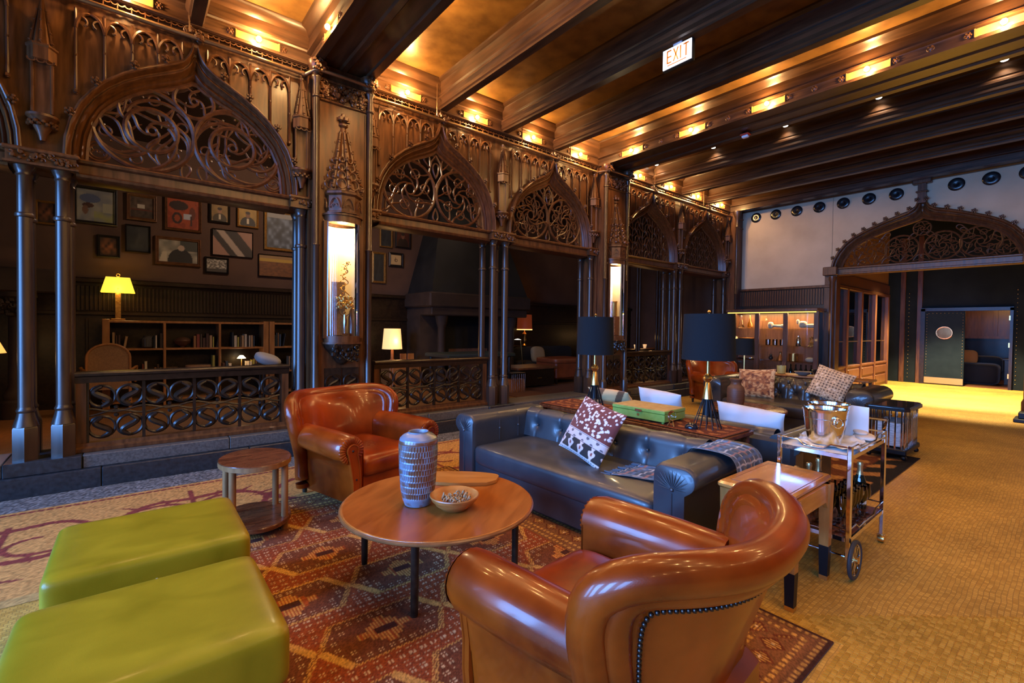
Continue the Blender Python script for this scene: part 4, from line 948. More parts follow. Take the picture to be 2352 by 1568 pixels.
CN = ['tan', 'brown', 'charcoal', 'cream', 'rust red', 'olive brown', 'mustard', 'slate blue', 'leather brown', 'ivory', 'dark grey', 'amber']
def book(x, z, w_, h, d, c, label, lean=0, flat=False):
    t = tag(O('book', None, None, (x, 9.16, z), (0, lean, 0)), label, 'book', 'books in the honey oak bookcases')
    if flat: cv = MB().b2(0, h, 0, d, 0, .004).b2(0, h, 0, d, w_-.004, w_).b2(0, h, 0, .004, 0, w_); pg = MB().b2(.004, h-.004, .004, d-.004, .004, w_-.004)
    else: cv = MB().b2(0, .004, 0, d, 0, h).b2(w_-.004, w_, 0, d, 0, h).b2(0, w_, 0, .004, 0, h); pg = MB().b2(.004, w_-.004, .004, d-.004, .004, h-.006)
    part('cover', cv, bmats[c], t, 0); part('pages', pg, pageM, t, 0)
def bookrow(x0, z, n, seed, where, lean=True, kmin=.16, kmax=.25):
    g = np.random.default_rng(seed); x = x0
    for i in range(n):
        w_ = .02+g.random()*.03; h = kmin+g.random()*(kmax-kmin); c = int(g.integers(12))
        book(x, z, w_, h, .16+.05*g.random(), c, '%s book, %s from the left, %s' % (CN[c].capitalize(), ORD[i], where), (.16 if lean and i == n-1 else 0)); x += w_+.002+(0.02 if lean and i == n-2 else 0)
hi, lo = 1.05, .62
bookrow(-.25, hi, 4, 1, 'upper shelf of the first bay'); bookrow(.10, lo, 2, 2, 'lower shelf of the first bay', False); bookrow(.25, lo, 4, 22, 'lower shelf of the first bay, middle run', False, .12, .17)
bookrow(.24, hi, 2, 3, 'upper shelf of the first bay beside the glass jar', False); bookrow(.30, hi, 0, 4, ''); bookrow(.345, hi, 0, 4, '')
bookrow(.44-.12, hi, 1, 5, 'upper shelf of the first bay, last one', False)
bookrow(.76, hi, 8, 6, 'upper shelf of the middle bay'); bookrow(1.02, lo, 1, 7, 'lower shelf end of the middle bay', False, .26, .3)
bookrow(1.30, hi, 10, 8, 'upper shelf of the third bay', False); bookrow(1.16, lo, 3, 9, 'lower shelf left of the little lamp', False, .15, .2); bookrow(1.52, lo, 7, 10, 'lower shelf right of the little lamp')
bookrow(1.96, hi, 5, 11, 'upper shelf of the second bookcase'); bookrow(2.2, lo, 5, 12, 'lower shelf of the second bookcase', False)
for i in range(4): book(.42-.08+.0, lo+i*.03, .028, .24-.01*i, .17, (3, 9, 0, 8)[i], '%s book up in the flat stack on the lower shelf of the first bay' % ORD[i].capitalize(), flat=True)
for i in range(3): book(1.33, lo+i*.03, .028, .26-.015*i, .18, (11, 4, 3)[i], '%s book up in the flat stack under the little lamp' % ORD[i].capitalize(), flat=True)
one('basket', MB().lathe([(.10, 0), (.16, .02), (.165, .13), (.155, .14), (.14, .02)], n=16, sx=1.25, sy=.7), noisy('wicker', (.16, .08, .03), (.3, .16, .06), (1, 1, 8), 20, 3, .7, .1), 'oblong wicker basket on the lower shelf of the middle bay', 'basket', (.86, 9.28, lo))
one('glass_jar', MB().lathe([(.05, 0), (.085, .02), (.09, .14), (.06, .17), (.065, .19)], n=16), plain('smoky_jar', (.12, .11, .10), rough=.1, trans=.4), 'smoky glass jar on the upper shelf of the first bay', 'jar', (.18, 9.26, hi))
one('bronze_bowl', MB().lathe([(.03, 0), (.035, .02), (.10, .06), (.12, .11), (.09, .15), (.03, .17)], n=16), plain('dark_bronze', (.10, .05, .03), metal=.5, rough=.4), 'rounded bronze bowl on the upper shelf of the middle bay', 'bowl', (.62, 9.26, hi))
t = thing('shelf_lamp', 'tiny lit brass lamp on a flat book stack in the third bay', 'lamp', (1.45, 9.2, lo+.09)); part('stem', MB().lathe([(.04, 0), (.04, .008), (.008, .02), (.008, .15)], n=10), Brass, t); part('shade', MB().lathe([(.07, .14), (.03, .19), (.001, .195)], n=14, cap=False), emit('small_shade_glow', (1, .75, .45), 5), t); light('shelf_lamp_light', 'POINT', (1.45, 9.1, lo+.2), .9, WARM, .03)
# ---- bookcase lamp with yellow rectangular shade
def rect_frustum(w0, d0, w1, d1, h, t_=.0): return MB().loft([[(-w0/2, -d0/2, 0), (w0/2, -d0/2, 0), (w0/2, d0/2, 0), (-w0/2, d0/2, 0)], [(-w1/2, -d1/2, h), (w1/2, -d1/2, h), (w1/2, d1/2, h), (-w1/2, d1/2, h)]], cap=False)
YS = emit('yellow_shade', (1, .70, .06), 1.05); OS = emit('cream_shade', (1, .60, .24), .95); RS = emit('red_shade', (.22, .035, .01), .35)
t = thing('bookcase_lamp', 'table lamp with glowing yellow shade on top of the bookcase', 'lamp', (-.18, 9.3, 1.478))
part('base', MB().b2(-.085, .085, -.06, .06, 0, .025, .006), CaseW, t); part('column', MB().b2(-.032, .032, -.032, .032, .025, .42).b2(-.028, .028, -.028, .028, .42, .46), noisy('woven_brass', (.25, .12, .03), (.5, .28, .08), (1, 1, 1), 45, 2, .4, .1, metal=.6), t)
part('shade', rect_frustum(.40, .24, .28, .17, .23).xf(loc=(0, 0, .42)), YS, t, 0); part('finial', MB().torus((0, 0, .685), .022, .005, 14, 6, 'y'), Brass, t)
light('bookcase_lamp_light', 'POINT', (-.18, 9.2, 1.95), 4.5, (1, .7, .25), .05)
# cane chair
t = thing('cane_chair', 'cane backed armchair in front of the bookcase', 'chair', (-.27, 8.6, ZL))
CaneM = noisy('woven_cane', (.16, .075, .025), (.27, .14, .05), (1, 1, 1), 120, 2, .6, .1)
n_ = 14; ar = np.linspace(0, pi, n_); out = [(-.23, .35)]+[(-.23*cos(a)*1.0, .80+.19*sin(a)) for a in ar]+[(.23, .35)]
part('cane_panel', MB().prism([(x*.93, z) for x, z in out], -.004, .004), CaneM, t, 0); part('bent_frame', MB().tube([(x, 0, z) for x, z in out], .017, 8, upv=(0, 1, 0)), CaseW, t)
part('seat', MB().sbox((0, .25, .42), (.48, .46, .07), .4), CaneM, t)
for s in (-1, 1):
    part('arm', MB().tube([(s*.24, 0, .62), (s*.30, .1, .66), (s*.31, .42, .64), (s*.29, .48, .40)], .016, 7), CaseW, t)
    part('leg', MB().seg((s*.23, .46, .4), (s*.24, .5, 0), .018), CaseW, t); part('leg', MB().seg((s*.23, 0, .4), (s*.23, -.05, 0), .018), CaseW, t)
one('white_cushion', MB().sbox((0, 0, 0), (.38, .3, .16), .7).xf(rot=(.3, .3, .2)), plain('white_linen', (.5, .48, .46), rough=.9), 'crumpled white cushion showing over the balustrade near the pier', 'cushion', (1.62, 8.0, .90))
# table under the little lamp + cushion so nothing floats
t = thing('dark_stool', 'dark round stool under the white cushion behind the first balustrade', 'stool', (1.62, 8.0, ZL)); part('seat', MB().lathe([(.22, .56), (.24, .60), (.24, .66), (.20, .68)], n=24), Wblk, t)
for a in range(3): part('leg', MB().seg((.17*cos(a*2.1), .17*sin(a*2.1), 0), (.14*cos(a*2.1), .14*sin(a*2.1), .57), .02), Wblk, t)
# ---- lamp with conical cream shade on a small cabinet, left of the chimney
t = thing('side_cabinet', 'dark wooden cabinet with pale frames left of the fireplace', 'cabinet', (4.30, 8.9, ZL)); part('body', MB().b2(-.35, .35, -.22, .22, 0, .55, .01), CaseW, t); part('top', MB().b2(-.38, .38, -.25, .25, .55, .58, .006), CaseW, t); part('door', MB().b2(-.3, .3, -.235, -.21, .08, .5, .01), CaseW, t)
t = thing('drum_lamp', 'lamp with glowing cream tapered shade beside the fireplace', 'lamp', (4.05, 8.8, ZL+.58)); part('base', MB().lathe([(.06, 0), (.05, .03), (.03, .06), (.028, .22), (.012, .24), (.012, .27)], n=12), noisy('turned_wood', (.3, .11, .03), (.4, .17, .05), rough=.4), t); part('shade', MB().lathe([(.20, .25), (.165, .66)], n=20, cap=False), OS, t, 60)
light('drum_lamp_light', 'POINT', (4.05, 8.55, 1.15), 4, WARM, .06)
for i, x in enumerate((4.28, 4.45)): one('photo_frame', MB().b2(-.07, .07, -.01, .01, 0, .15, .003), CaseW, ['standing photo frame beside the cream lamp, closer to it', 'standing photo frame beside the cream lamp, farther along'][i], 'frame', (x, 8.78, ZL+.58))
# ---- hooded fireplace
Fh = thing('fireplace', 'huge dark hooded fireplace with stone columns and a broad mantel', 'fireplace', (0, 0, 0)); SootM = noisy('dark_bronze_hood', (.006, .008, .010), (.014, .016, .018), (1, 1, 1), 3, 3, .6, .08); BrSt = noisy('brown_sandstone', (.026, .015, .011), (.045, .027, .019), (1, 1, 1), 6, 4, .75, .08)
hd = MB().loft([[(4.75, 9.55, 2.15), (4.75, 8.45, 2.15), (7.35, 8.45, 2.15), (7.35, 9.55, 2.15)], [(5.35, 9.55, 4.35), (5.35, 9.1, 4.35), (6.75, 9.1, 4.35), (6.75, 9.55, 4.35)]]); part('hood', hd, SootM, Fh, 20)
part('mantel', MB().b2(4.68, 7.42, 8.40, 9.58, 1.85, 2.16, .03).b2(4.75, 7.35, 8.46, 9.58, 1.68, 1.86, .02), BrSt, Fh)
for x in (5.1, 7.0):
    part('column', MB().lathe([(.13, ZL), (.13, ZL+.12), (.10, ZL+.18), (.085, ZL+.25), (.08, 1.42), (.09, 1.44), (.12, 1.55), (.14, 1.66), (.14, 1.70)], (x, 8.65, 0), 14), BrSt, Fh)
part('jamb', MB().b2(4.75, 5.3, 8.95, 9.58, ZL, 1.7), BrSt, Fh, 0); part('jamb', MB().b2(6.8, 7.35, 8.95, 9.58, ZL, 1.7), BrSt, Fh, 0); part('firebox', MB().b2(5.3, 6.8, 9.4, 9.58, ZL, 1.7), SootM, Fh, 0); part('fire_screen', MB().b2(5.45, 6.5, 8.9, 8.94, ZL, .95, .01), noisy('rust_screen', (.10, .045, .03), (.18, .09, .06), nscale=6, rough=.7), Fh)
# billiard-green table in front of it
t = thing('games_table', 'dark teal covered games table before the fireplace', 'table', (5.25, 7.75, ZL)); part('top', MB().b2(-.8, .8, -.45, .45, .70, .78, .02), plain('teal_felt', (.010, .022, .026), rough=.8), t)
for sx in (-1, 1):
    for sy in (-1, 1): part('leg', MB().seg((sx*.7, sy*.36, 0), (sx*.7, sy*.36, .72), .03, .04), Wblk, t)
# ---- seating group seen through the third arch
lea = noisy('red_tan_leather', (.16, .038, .014), (.24, .062, .022), (1, 1, 1), 6, 4, .4, .08)
t = thing('leather_bench', 'red brown leather bench end seen through the third arch', 'bench', (8.0, 7.95, ZL)); part('body', MB().b2(-.5, .5, -.35, .35, .12, .50, .03), lea, t); part('seat', MB().sbox((0, 0, .53), (1.04, .76, .13), .25), lea, t)
for sx in (-1, 1): part('leg', MB().cyl((sx*.42, -.28, 0), .03, .13, 8), Wblk, t)
t = thing('library_table', 'low dark table with a brass pull in the third arch', 'table', (6.75, 7.75, ZL)); part('top', MB().b2(-.6, .55, -.4, .4, .40, .45, .01), WdR, t); part('box', MB().b2(-.5, .5, -.34, .34, .05, .40), Wblk, t); part('pull', MB().b2(.0, .12, -.36, -.34, .2, .225, .004), Brass, t)
t = thing('wire_basket', 'wire slatted magazine basket on the library floor', 'basket', (5.95, 7.2, ZL))
for i in range(8): part('bar', MB().cyl((-.17+i*.048, -.12, 0), .008, .38, 6), Steel, t)
part('box', MB().b2(-.17, .17, -.1, .12, .0, .26), noisy('amber_slats', (.25, .09, .03), (.4, .17, .06), (20, 1, 1), 4, 2, .6), t); part('rim', MB().b2(-.19, .19, -.13, .14, .37, .39), Iron, t)
t = thing('dark_couch', 'dark grey couch against the library wall', 'sofa', (8.65, 9.0, ZL)); part('seat', MB().sbox((0, 0, .28), (2.2, .8, .34), .25), plain('charcoal_wool', (.016, .017, .02), rough=.9), t); part('back', MB().sbox((0, .32, .5), (2.2, .22, .6), .25), plain('charcoal_wool2', (.016, .017, .02), rough=.9), t)
one('beige_pillow', MB().sbox((0, 0, 0), (.42, .16, .42), .55).xf(rot=(-.25, .08, 0)), noisy('beige_weave', (.22, .17, .10), (.36, .28, .17), nscale=60, rough=.95), 'beige textured pillow on the dark library couch', 'pillow', (7.95, 8.72, .76))
t = thing('red_lamp', 'lamp with a dark red drum shade at the library wall', 'lamp', (7.95, 9.25, .98)); part('shade', MB().lathe([(.20, .42), (.185, .80)], n=20, cap=False), RS, t, 60); part('glow_band', MB().lathe([(.205, .40), (.205, .425)], n=20, cap=False), emit('lamp_band', (1, .6, .2), 1.6), t); part('base', MB().lathe([(.07, 0), (.02, .05), (.05, .14), (.03, .22), (.06, .30), (.012, .36), (.012, .44)], n=10), Brass, t)
light('red_lamp_light', 'POINT', (7.95, 9.2, 1.86), 1.6, (1, .28, .08), .05); light('red_lamp_light', 'POINT', (7.95, 9.1, 1.36), 1.2, (1, .45, .12), .05)
one('wall_ledge', MB().b2(-.7, .7, -.15, .15, -.04, 0, .006), Wblk, 'dark wall ledge carrying the red lamp and shakers', 'shelf', (7.6, 9.4, .975))
t = thing('swing_reading_light', 'small swing arm reading light with a bright white head', 'lamp', (7.2, 8.75, ZL)); part('pole', MB().seg((.28, 0, .3), (.2, 0, .98), .008), Brass, t); part('head', MB().lathe([(.02, .02), (.085, 0), (.001, .004)], (.02, -.1, 1.0), 14), emit('reading_glow', (1, .9, .75), 3), t)
for i in range(2): one('shaker', MB().lathe([(.02, 0), (.025, .05), (.016, .08), (.02, .11), (.001, .13)], n=10), plain('shaker_white', (.6, .58, .52), rough=.3), ['pale salt shaker on the library ledge, first from the fireplace', 'pale pepper shaker on the library ledge, second from the fireplace'][i], 'shaker', (7.12+i*.13, 9.33, .975))
one('library_rug', MB().b2(-1.4, 1.4, -.7, .7, 0, .012), noisy('red_library_rug', (.07, .022, .014), (.13, .05, .03), nscale=14, rough=.95), 'small dark red rug inside the third arch', 'rug', (6.9, 6.85, ZL))
# unseen ceiling lamps added to brighten the library; the first hides behind a pier
for i, (x, yy) in enumerate(((2.45, 7.2), (5.9, 8.0), (9.7, 7.9))):
    t = thing('library_fill_lamp', '%s unseen fill lamp on the library ceiling from the bookcase' % ORD[i], 'lamp', (x, yy, 4.345)); part('dish', MB().lathe([(.14, 0), (.11, -.05), (.0001, -.07)], n=20, cap=False), emit('dim_dish', (1, .6, .3), 1.5), t)
    light('library_fill_light', 'POINT', (x, yy, 4.1), (120, 5, 6)[i], (1, .68, .46), .12)
# candle lit recess behind the fourth arch
t = thing('candle_shelf', 'long dark shelf with candle light behind the fourth arch', 'shelf', (11.3, 8.2, ZL)); part('board', MB().b2(-1.6, 1.2, -.2, .2, .68, .73, .01), Wd, t); part('front', MB().b2(-1.6, 1.2, -.05, .2, 0, .68), Wblk, t, 0)
gcol = MB().lathe([(.045, ZL), (.035, .4), (.033, 3.2), (.05, 3.3)], n=10).mesh('slim_column', Wcol, 40)
for i, x in enumerate((10.1, 10.7, 11.1, 11.5, 12.0)): tag(O('slim_column', gcol, None, (x, 7.3+.35*(i % 2), 0)), '%s slim dark column from the fireplace behind the fourth arch' % ORD[i].capitalize(), 'column', 'slim library columns')
for i, (x, y) in enumerate(((11.25, 8.15), (11.75, 8.2))):
    t = thing('candle_glass', ['bright glass candle cup in the middle of the dark shelf', 'small candle glass farther along the dark shelf'][i], 'candle', (x, y, .88)); part('cup', MB().lathe([(.035, 0), (.06, .11), (.055, .11), (.03, .01)], n=14), emit('candle_cup', (1, .62, .3), .8 if i == 0 else .5), t); part('flame', MB().ball((0, 0, .07), .012, 8, 1.8), BulbM, t); light('candle_light', 'POINT', (x+.1, y-.12, 1.2), 2.2, AMB, .05)
# things at the far left edge
t = thing('edge_lamp', 'orange shaded floor lamp cut by the left edge of the frame', 'lamp', (-1.30, 7.6, ZL)); part('shade', MB().lathe([(.20, .94), (.09, 1.20)], n=20, cap=False), emit('orange_shade', (1, .45, .1), 1.2), t, 60); part('stand', MB().cyl((0, 0, 0), .012, 1.0, 8).cyl((0, 0, 0), .14, .02, 16), Brass, t)
light('edge_lamp_light', 'POINT', (-1.30, 7.5, 1.05), 2.5, WARM, .05)
t = thing('stone_column', 'stone column with a leafy capital standing behind the slim columns', 'column', (-1.21, 9.0, ZL)); part('shaft', MB().lathe([(.16, 0), (.16, .22), (.13, .25), (.14, .31), (.11, .36), (.085, .42), (.08, 1.35), (.10, 1.37), (.17, 1.6), (.20, 1.62), (.20, 1.68)], n=16), BrSt, t); part('leaf_capital', foliage(.26, .2, .12, 40, 31, .03).xf(loc=(0, -.06, 1.38)), BrSt, t, 50); part('entablature', MB().b2(-.6, .4, -.2, .3, 1.68, 2.0, .02), BrSt, t)
# ================================================================== RUGS
RugM = attrmat('woven_wool', rough=.95, bump=.7, bscale=260, spec=.2)
def rug(name, x0, x1, y0, y1, st, fn, label, wav=0):
    nx, ny = int((x1-x0)/st)+1, int((y1-y0)/st)+1
    X, Y = np.meshgrid(np.linspace(x0, x1, nx), np.linspace(y0, y1, ny))
    Z = .009+wav*(.5+.5*np.sin(X*5.1+Y*2.3)*np.sin(Y*4.3-X*1.7))
    mb = MB().grid(np.stack([X, Y, Z], -1)); me = mb.mesh(name, RugM, 60); paint(me, np.clip(fn(X, Y), 0, 1).reshape(-1, 3))
    o = tag(O(name, me), label, 'rug')
    part('rug_backing', MB().b2(x0, x1, y0, y1, .0, .0085), plain('rug_jute', (.08, .03, .02), rough=1), o, 0)
    return o
def rug_fn(X, Y):
    """red brown kilim: rows of elongated hexagons, dotted outlines, stepped gold medallions, borders"""
    g = np.random.default_rng(5); n = g.random(X.shape)
    red = C(138, 66, 38); dk = C(112, 62, 38); gold = C(206, 152, 78); crm = C(222, 186, 140); rust = C(164, 78, 34)
    # the weave runs on the bias of the room
    a = radians(0); U = X*cos(a)+Y*sin(a); V = -X*sin(a)+Y*cos(a)
    px, py = .62, .46
    row = np.floor(V/py); u = (U+.31*(row % 2))/px; u = (u-np.floor(u)-.5)*px; v = V-(row+.5)*py
    hexd = np.maximum(np.abs(v)/.175, np.abs(u)/.262*.62+np.abs(v)/.175*.38*1.0)      # <1 inside
    hexd = np.maximum(np.abs(v)/.165, (np.abs(u)+np.abs(v)*.55)/.30)
    c = np.zeros(X.shape+(3,))+red
    # woven slanting ribs
    rib = (np.sin((U*.8+V)*2*pi/.021) > .15); c[rib] = rust*.9
    inside = hexd < 1; c[inside] = dk
    c[inside & rib] = dk*1.15
    # inner field dots
    du, dv = (u/.052), (v/.052); fu, fv = du-np.floor(du), dv-np.floor(dv)
    quad = ((np.abs(np.abs(fu-.5)-.16) < .085)&(np.abs(np.abs(fv-.5)-.16) < .085))
    ring = (hexd > .70)&(hexd < .90); c[ring & quad] = crm*.9
    out = (hexd > 1.12)&(hexd < 1.42); c[out & quad] = crm*.85
    dots = (np.sin(U*2*pi/.020)*np.sin(V*2*pi/.020+1) > -.15)
    c[(np.abs(hexd-1.0) < .055)&dots] = gold; c[(np.abs(hexd-1.5) < .045)&dots] = gold*.95
    slant = ((np.abs(u)+np.abs(v)*.55)/.30 > np.abs(v)/.165)&(np.abs(hexd-1.0) < .075); c[slant & (u*v > 0)] = gold
    # stepped medallion
    st_ = np.maximum(np.floor(np.abs(u)/.026)*.026+np.floor(np.abs(v)/.026)*.026*1.25, 0); med = st_ < .105
    c[med] = rust; c[med & (np.sin(U*2*pi/.016) > .1)] = gold; core = st_ < .03; c[core] = C(76, 38, 28)
    # borders along the two long edges and ends
    bx = np.minimum(X-RX0, RX1-X); by = np.minimum(Y-RY0, RY1-Y); b = np.minimum(bx, by)
    bd = b < .34; t = np.where(bx < by, Y, X)
    base = np.zeros(X.shape+(3,))+C(132, 84, 50); dia = np.abs(((t/.13) % 1)-.5)*.13+np.abs(b-.17); base[dia < .06] = C(112, 54, 32); base[(dia < .045)&(np.sin(t*2*pi/.014) > 0)] = gold*.9; base[dia < .012] = crm
    for q in (.03, .09, .255, .31): base[(np.abs(b-q) < .011)&(np.sin(t*2*pi/.036) > -.2)] = gold*.95
    base[(b < .06)] *= .75
    c[bd] = base[bd]
    c[b < .022] = C(66, 36, 26)
    fade = np.clip((Y-2.9)/1.2, 0, 1)*np.clip((1.3-X)/.9, 0, 1)
    return c*(.62+.65*n)[..., None]
RX0, RX1, RY0, RY1 = -.10, 2.52, .70, 4.10
rug('kilim_rug', RX0, RX1, RY0, RY1, .0075, rug_fn, 'large red brown kilim rug with dotted hexagon medallions under the coffee table', .004)
def rug2_fn(X, Y):
    g = np.random.default_rng(6); n = g.random(X.shape); c = np.zeros(X.shape+(3,))+C(52, 30, 22)
    b = np.minimum(np.minimum(X-4.5, 7.0-X), np.minimum(Y-1.15, 4.1-Y)); c[b < .28] = C(26, 20, 18); w2 = (np.sin(X*14+np.sin(Y*9)*2)*np.sin(Y*13) > .2); c[(b > .1)&w2] = C(150, 104, 62); c[(b > .28)&~w2] = C(90, 46, 30); return c*(.6+.7*n)[..., None]
rug('dark_rug', 4.5, 7.0, 1.15, 4.1, .02, rug2_fn, 'dark patterned rug under the second seating group')
# ================================================================== LEATHERS
def leather(name, c1, c2, rough=.34, coat=.35, nscale=3.0, bump=.04, bscale=320, spec=.28):
    return noisy(name, c1, c2, (1, 1, 1), nscale, 5, rough, .08, bump=bump, bscale=bscale, coat=coat, coatr=.09, spec=spec, lo=.3, hi=.68)
Cog = leather('cognac_leather', (.11, .0105, .0008), (.36, .052, .003), .30, .35)
Gre = noisy('green_leather', (.185, .135, .003), (.32, .228, .007), (1, 1.5, 1), 4, 8, .38, .08, bump=.05, bscale=260, coat=.12, coatr=.15, spec=.3, dist=.4, lo=.25, hi=.75)
Blu = leather('black_blue_leather', (.020, .024, .031), (.036, .038, .043), .42, .15, 4, .06, 320, .7)
StudM = plain('dark_nail_head', (.05, .04, .035), metal=.9, rough=.3)
# ================================================================== ARMCHAIR
def armchair(label, loc, rz, group=None):
    t = thing('armchair', label, 'armchair', loc, rz, group)
    part('seat_base', MB().b2(-.31, .31, -.40, .34, .09, .33, .04), Cog, t)
    cu = MB().sbox((0, -.07, .355), (.58, .76, .20), .22, 16, 32, ez=.5); part('seat_cushion', cu, Cog, t, 60)
    # arms: rolled section swept front to back
    def sect(y, r, cz, ox, s):
        P = [(.285, .10), (.285, .30), (.285, cz-.02)]
        for a in np.linspace(pi, -.55, 13): P.append((.285+r+r*cos(a)*1.0, cz+r*sin(a)))
        P += [(.285+r*1.25, cz-r*.78), (.285+r*1.05+ox*.2, .36), (.37+ox*.4, .24), (.365, .10)]
        return [(s*x, y, z) for x, z in P]
    for s in (-1, 1):
        ar = t and O('arm', MB().loft([sect(y, r, cz, .03, s) for y, r, cz in ((-.435, .096, .515), (-.445, .104, .518), (-.40, .112, .52), (-.2, .112, .525), (-.02, .108, .53), (.19, .100, .535))]).mesh('arm', Cog, 60), t)
        # pleated scroll face
        n = 112; A = np.arange(n)*2*pi/n; rows = []
        for r, d in ((.104, .0), (.098, .012), (.06, .012), (.045, .006)):
            rip = .0045*np.cos(A*26) if r in (.098, .06) else 0
            rows.append(np.stack([s*(.285+.108)+r*np.cos(A), np.full(n, -.446)-d+rip, .518+r*np.sin(A)], 1))
        pm = MB().loft(rows, cap=False); part('pleated_scroll', pm, Cog, ar, 70)
        cxp = s*(.285+.108)
        pan = [(cxp+.044*cos(a), .518+.044*sin(a)) for a in np.linspace(-.9 if s > 0 else pi-2.24+3.14, 0, 2)]
        out = []
        for a in np.linspace(-.6, pi+.6, 14): out.append((cxp+.046*cos(a), .518+.046*sin(a)))
        out += [(cxp-.036-.02*s, .40), (cxp-.03-.034*s, .28), (cxp-.025-.03*s, .16), (cxp-.02-.03*s, .085), (cxp+.02-.03*s, .085), (cxp+.028-.03*s, .17), (cxp+.032-.034*s, .28), (cxp+.036-.02*s, .40)]
        part('scroll_panel', MB().prism(out, -.470, -.44), Cog, ar, 20); part('panel_piping', MB().tube([(x, -.470, z) for x, z in out], .006, 6, closed=True, upv=(0, 1, 0)), Cog, ar)
        part('button', MB().ball((cxp, -.472, .518), .009, 8).ball((cxp-.03*s, -.472, .30), .007, 8), StudM, ar)
    # back: flared shield with a thick rolled rim behind its piped edge
    def S(u, v):
        q = np.clip((v-.62)/.38, 0, 1); uu = u*(1-.08*q**2.5)
        vp = np.clip(v, 0, None)
        x = (.385+.125*vp**.9)*uu
        z = .34+.50*v-.06*np.abs(u)**5*q**2+.045*q*np.abs(u)**2
        y = .26+.17*vp-.30*np.abs(uu)**2.6*(.35+.65*vp**.7)
        return np.stack([x, y, z], -1)
    def NR(u, v, e=1e-3):
        a_ = S(u+e, v)-S(u-e, v); b_ = S(u, v+e)-S(u, v-e); n_ = np.cross(a_, b_); n_ /= np.linalg.norm(n_, axis=-1, keepdims=True); return n_*np.sign(n_[..., 1:2]+1e-9)
    nu, nv = 45, 24; u = np.linspace(-1, 1, nu); v = np.linspace(0, 1, nv); U, V = np.meshgrid(u, v)
    F = S(U, V); puff = .055*(1-np.abs(U)**3)*(1-np.abs(2*V-1)**4); F = F-NR(U, V)*puff[..., None]
    part('back_cushion', MB().grid(F[::-1]), Cog, t, 80)
    rows = [S(u*.985, np.full(nu, vv))+NR(u*.985, np.full(nu, vv))*.052 for vv in np.linspace(.98, -.48, 20)]
    ob = part('outer_back', MB().grid(rows), Cog, t, 80)
    def edge(d, off, v0=.0):
        e1 = (np.full(20, -1+d), np.linspace(v0, .93-d*.5, 20)); e2 = (np.linspace(-.95+d, .95-d, 34), np.full(34, 1.0-d)); e3 = (np.full(20, 1.0-d), np.linspace(.93-d*.5, v0, 20))
        uu = np.concatenate([e1[0], e2[0], e3[0]]); vv = np.concatenate([e1[1], e2[1], e3[1]]); P_ = S(uu, vv)+NR(uu, vv)*off
        for _ in range(4): P_[1:-1] = (P_[:-2]+2*P_[1:-1]+P_[2:])/4
        return P_
    rim = edge(.02, .042, -.45); k = len(rim); rr = .056*np.clip(np.minimum(np.arange(k), np.arange(k)[::-1])/9+.8, 0, 1)
    fill = edge(.11, .030, -.45); part('rolled_rim', MB().tube(rim, rr, 14).tube(fill, .052, 12), Cog, t, 70); part('edge_piping', MB().tube(edge(0, -.006), .006, 6), Cog, t)
    nl = edge(.20, .060, -.42); d = np.r_[0, np.cumsum(np.linalg.norm(np.diff(nl, axis=0), axis=1))]; q = np.linspace(0, d[-1], 130); ns = MB()
    for a in range(130): ns.ball([np.interp(q[a], d, nl[:, i]) for i in range(3)], .0078, 6)
    part('nail_head_trim', ns, StudM, ob, 60, 'row of dark nail heads along the rolled rim', 'stuff')
    for sx, y in ((-.29, -.36), (.29, -.36), (-.27, .38), (.27, .38)):
        part('leg', MB().lathe([(.018, 0), (.028, .10)], (sx, y, 0), 10), Wblk, t)
    return t
near = armchair('big cognac leather armchair with nail-head back, closest to the camera', (1.385, 1.00, .012), pi+radians(5), 'cognac leather armchairs')
dup(near, (1.50, 3.90, .012), radians(15), 'cognac leather armchair with pleated scroll arms in front of the lit niche')
dup(near, (8.75, 4.45, .0), radians(-28), 'cognac armchair far off beside the display cabinet, behind a lamp', 1.0)
# ================================================================== GREEN FOOTSTOOLS
def ottoman(label, loc, rz=0):
    t = thing('footstool', label, 'footstool', loc, rz, 'pair of green leather footstools')
    W_, D_ = .72, .66
    part('cushion', MB().sbox((0, 0, .36), (W_, D_, .21), .11, 30, 72, ez=.24), Gre, t, 80)
    P = []
    for k in range(96):
        a = 2*pi*k/96; e = .11; P.append((W_/2*.972*np.sign(cos(a))*abs(cos(a))**e, D_/2*.972*np.sign(sin(a))*abs(sin(a))**e, .436))
    part('piping', MB().tube(P, .0055, 6, closed=True, upv=(0, 0, 1)), Gre, t)
    part('base', MB().b2(-.33, .33, -.30, .30, .10, .26, .012), Wblk, t)
    ns = MB()
    for i in range(26):
        for s in (-1, 1): ns.ball((-.32+i*.0256, s*.302, .235), .009, 6); ns.ball((s*.332, -.29+i*.0232, .235), .009, 6)
    part('nail_head_trim', ns, StudM, t, 60, None, 'stuff')
    part('seam_strap', MB().b2(-.004, .004, -D_/2-.003, -D_/2+.01, .30, .365), plain('pale_thread', (.6, .62, .5), rough=.7), t)
    for sx in (-1, 1):
        for sy in (-1, 1): part('leg', MB().lathe([(.02, 0), (.03, .11)], (sx*.28, sy*.25, 0), 8), Wblk, t)
    return t
ot = ottoman('green leather footstool farther from the camera, next to the oval side table', (.075, 2.79, 0))
dup(ot, (.045, 1.945, 0), 0, 'green leather footstool nearest the camera at the bottom corner')
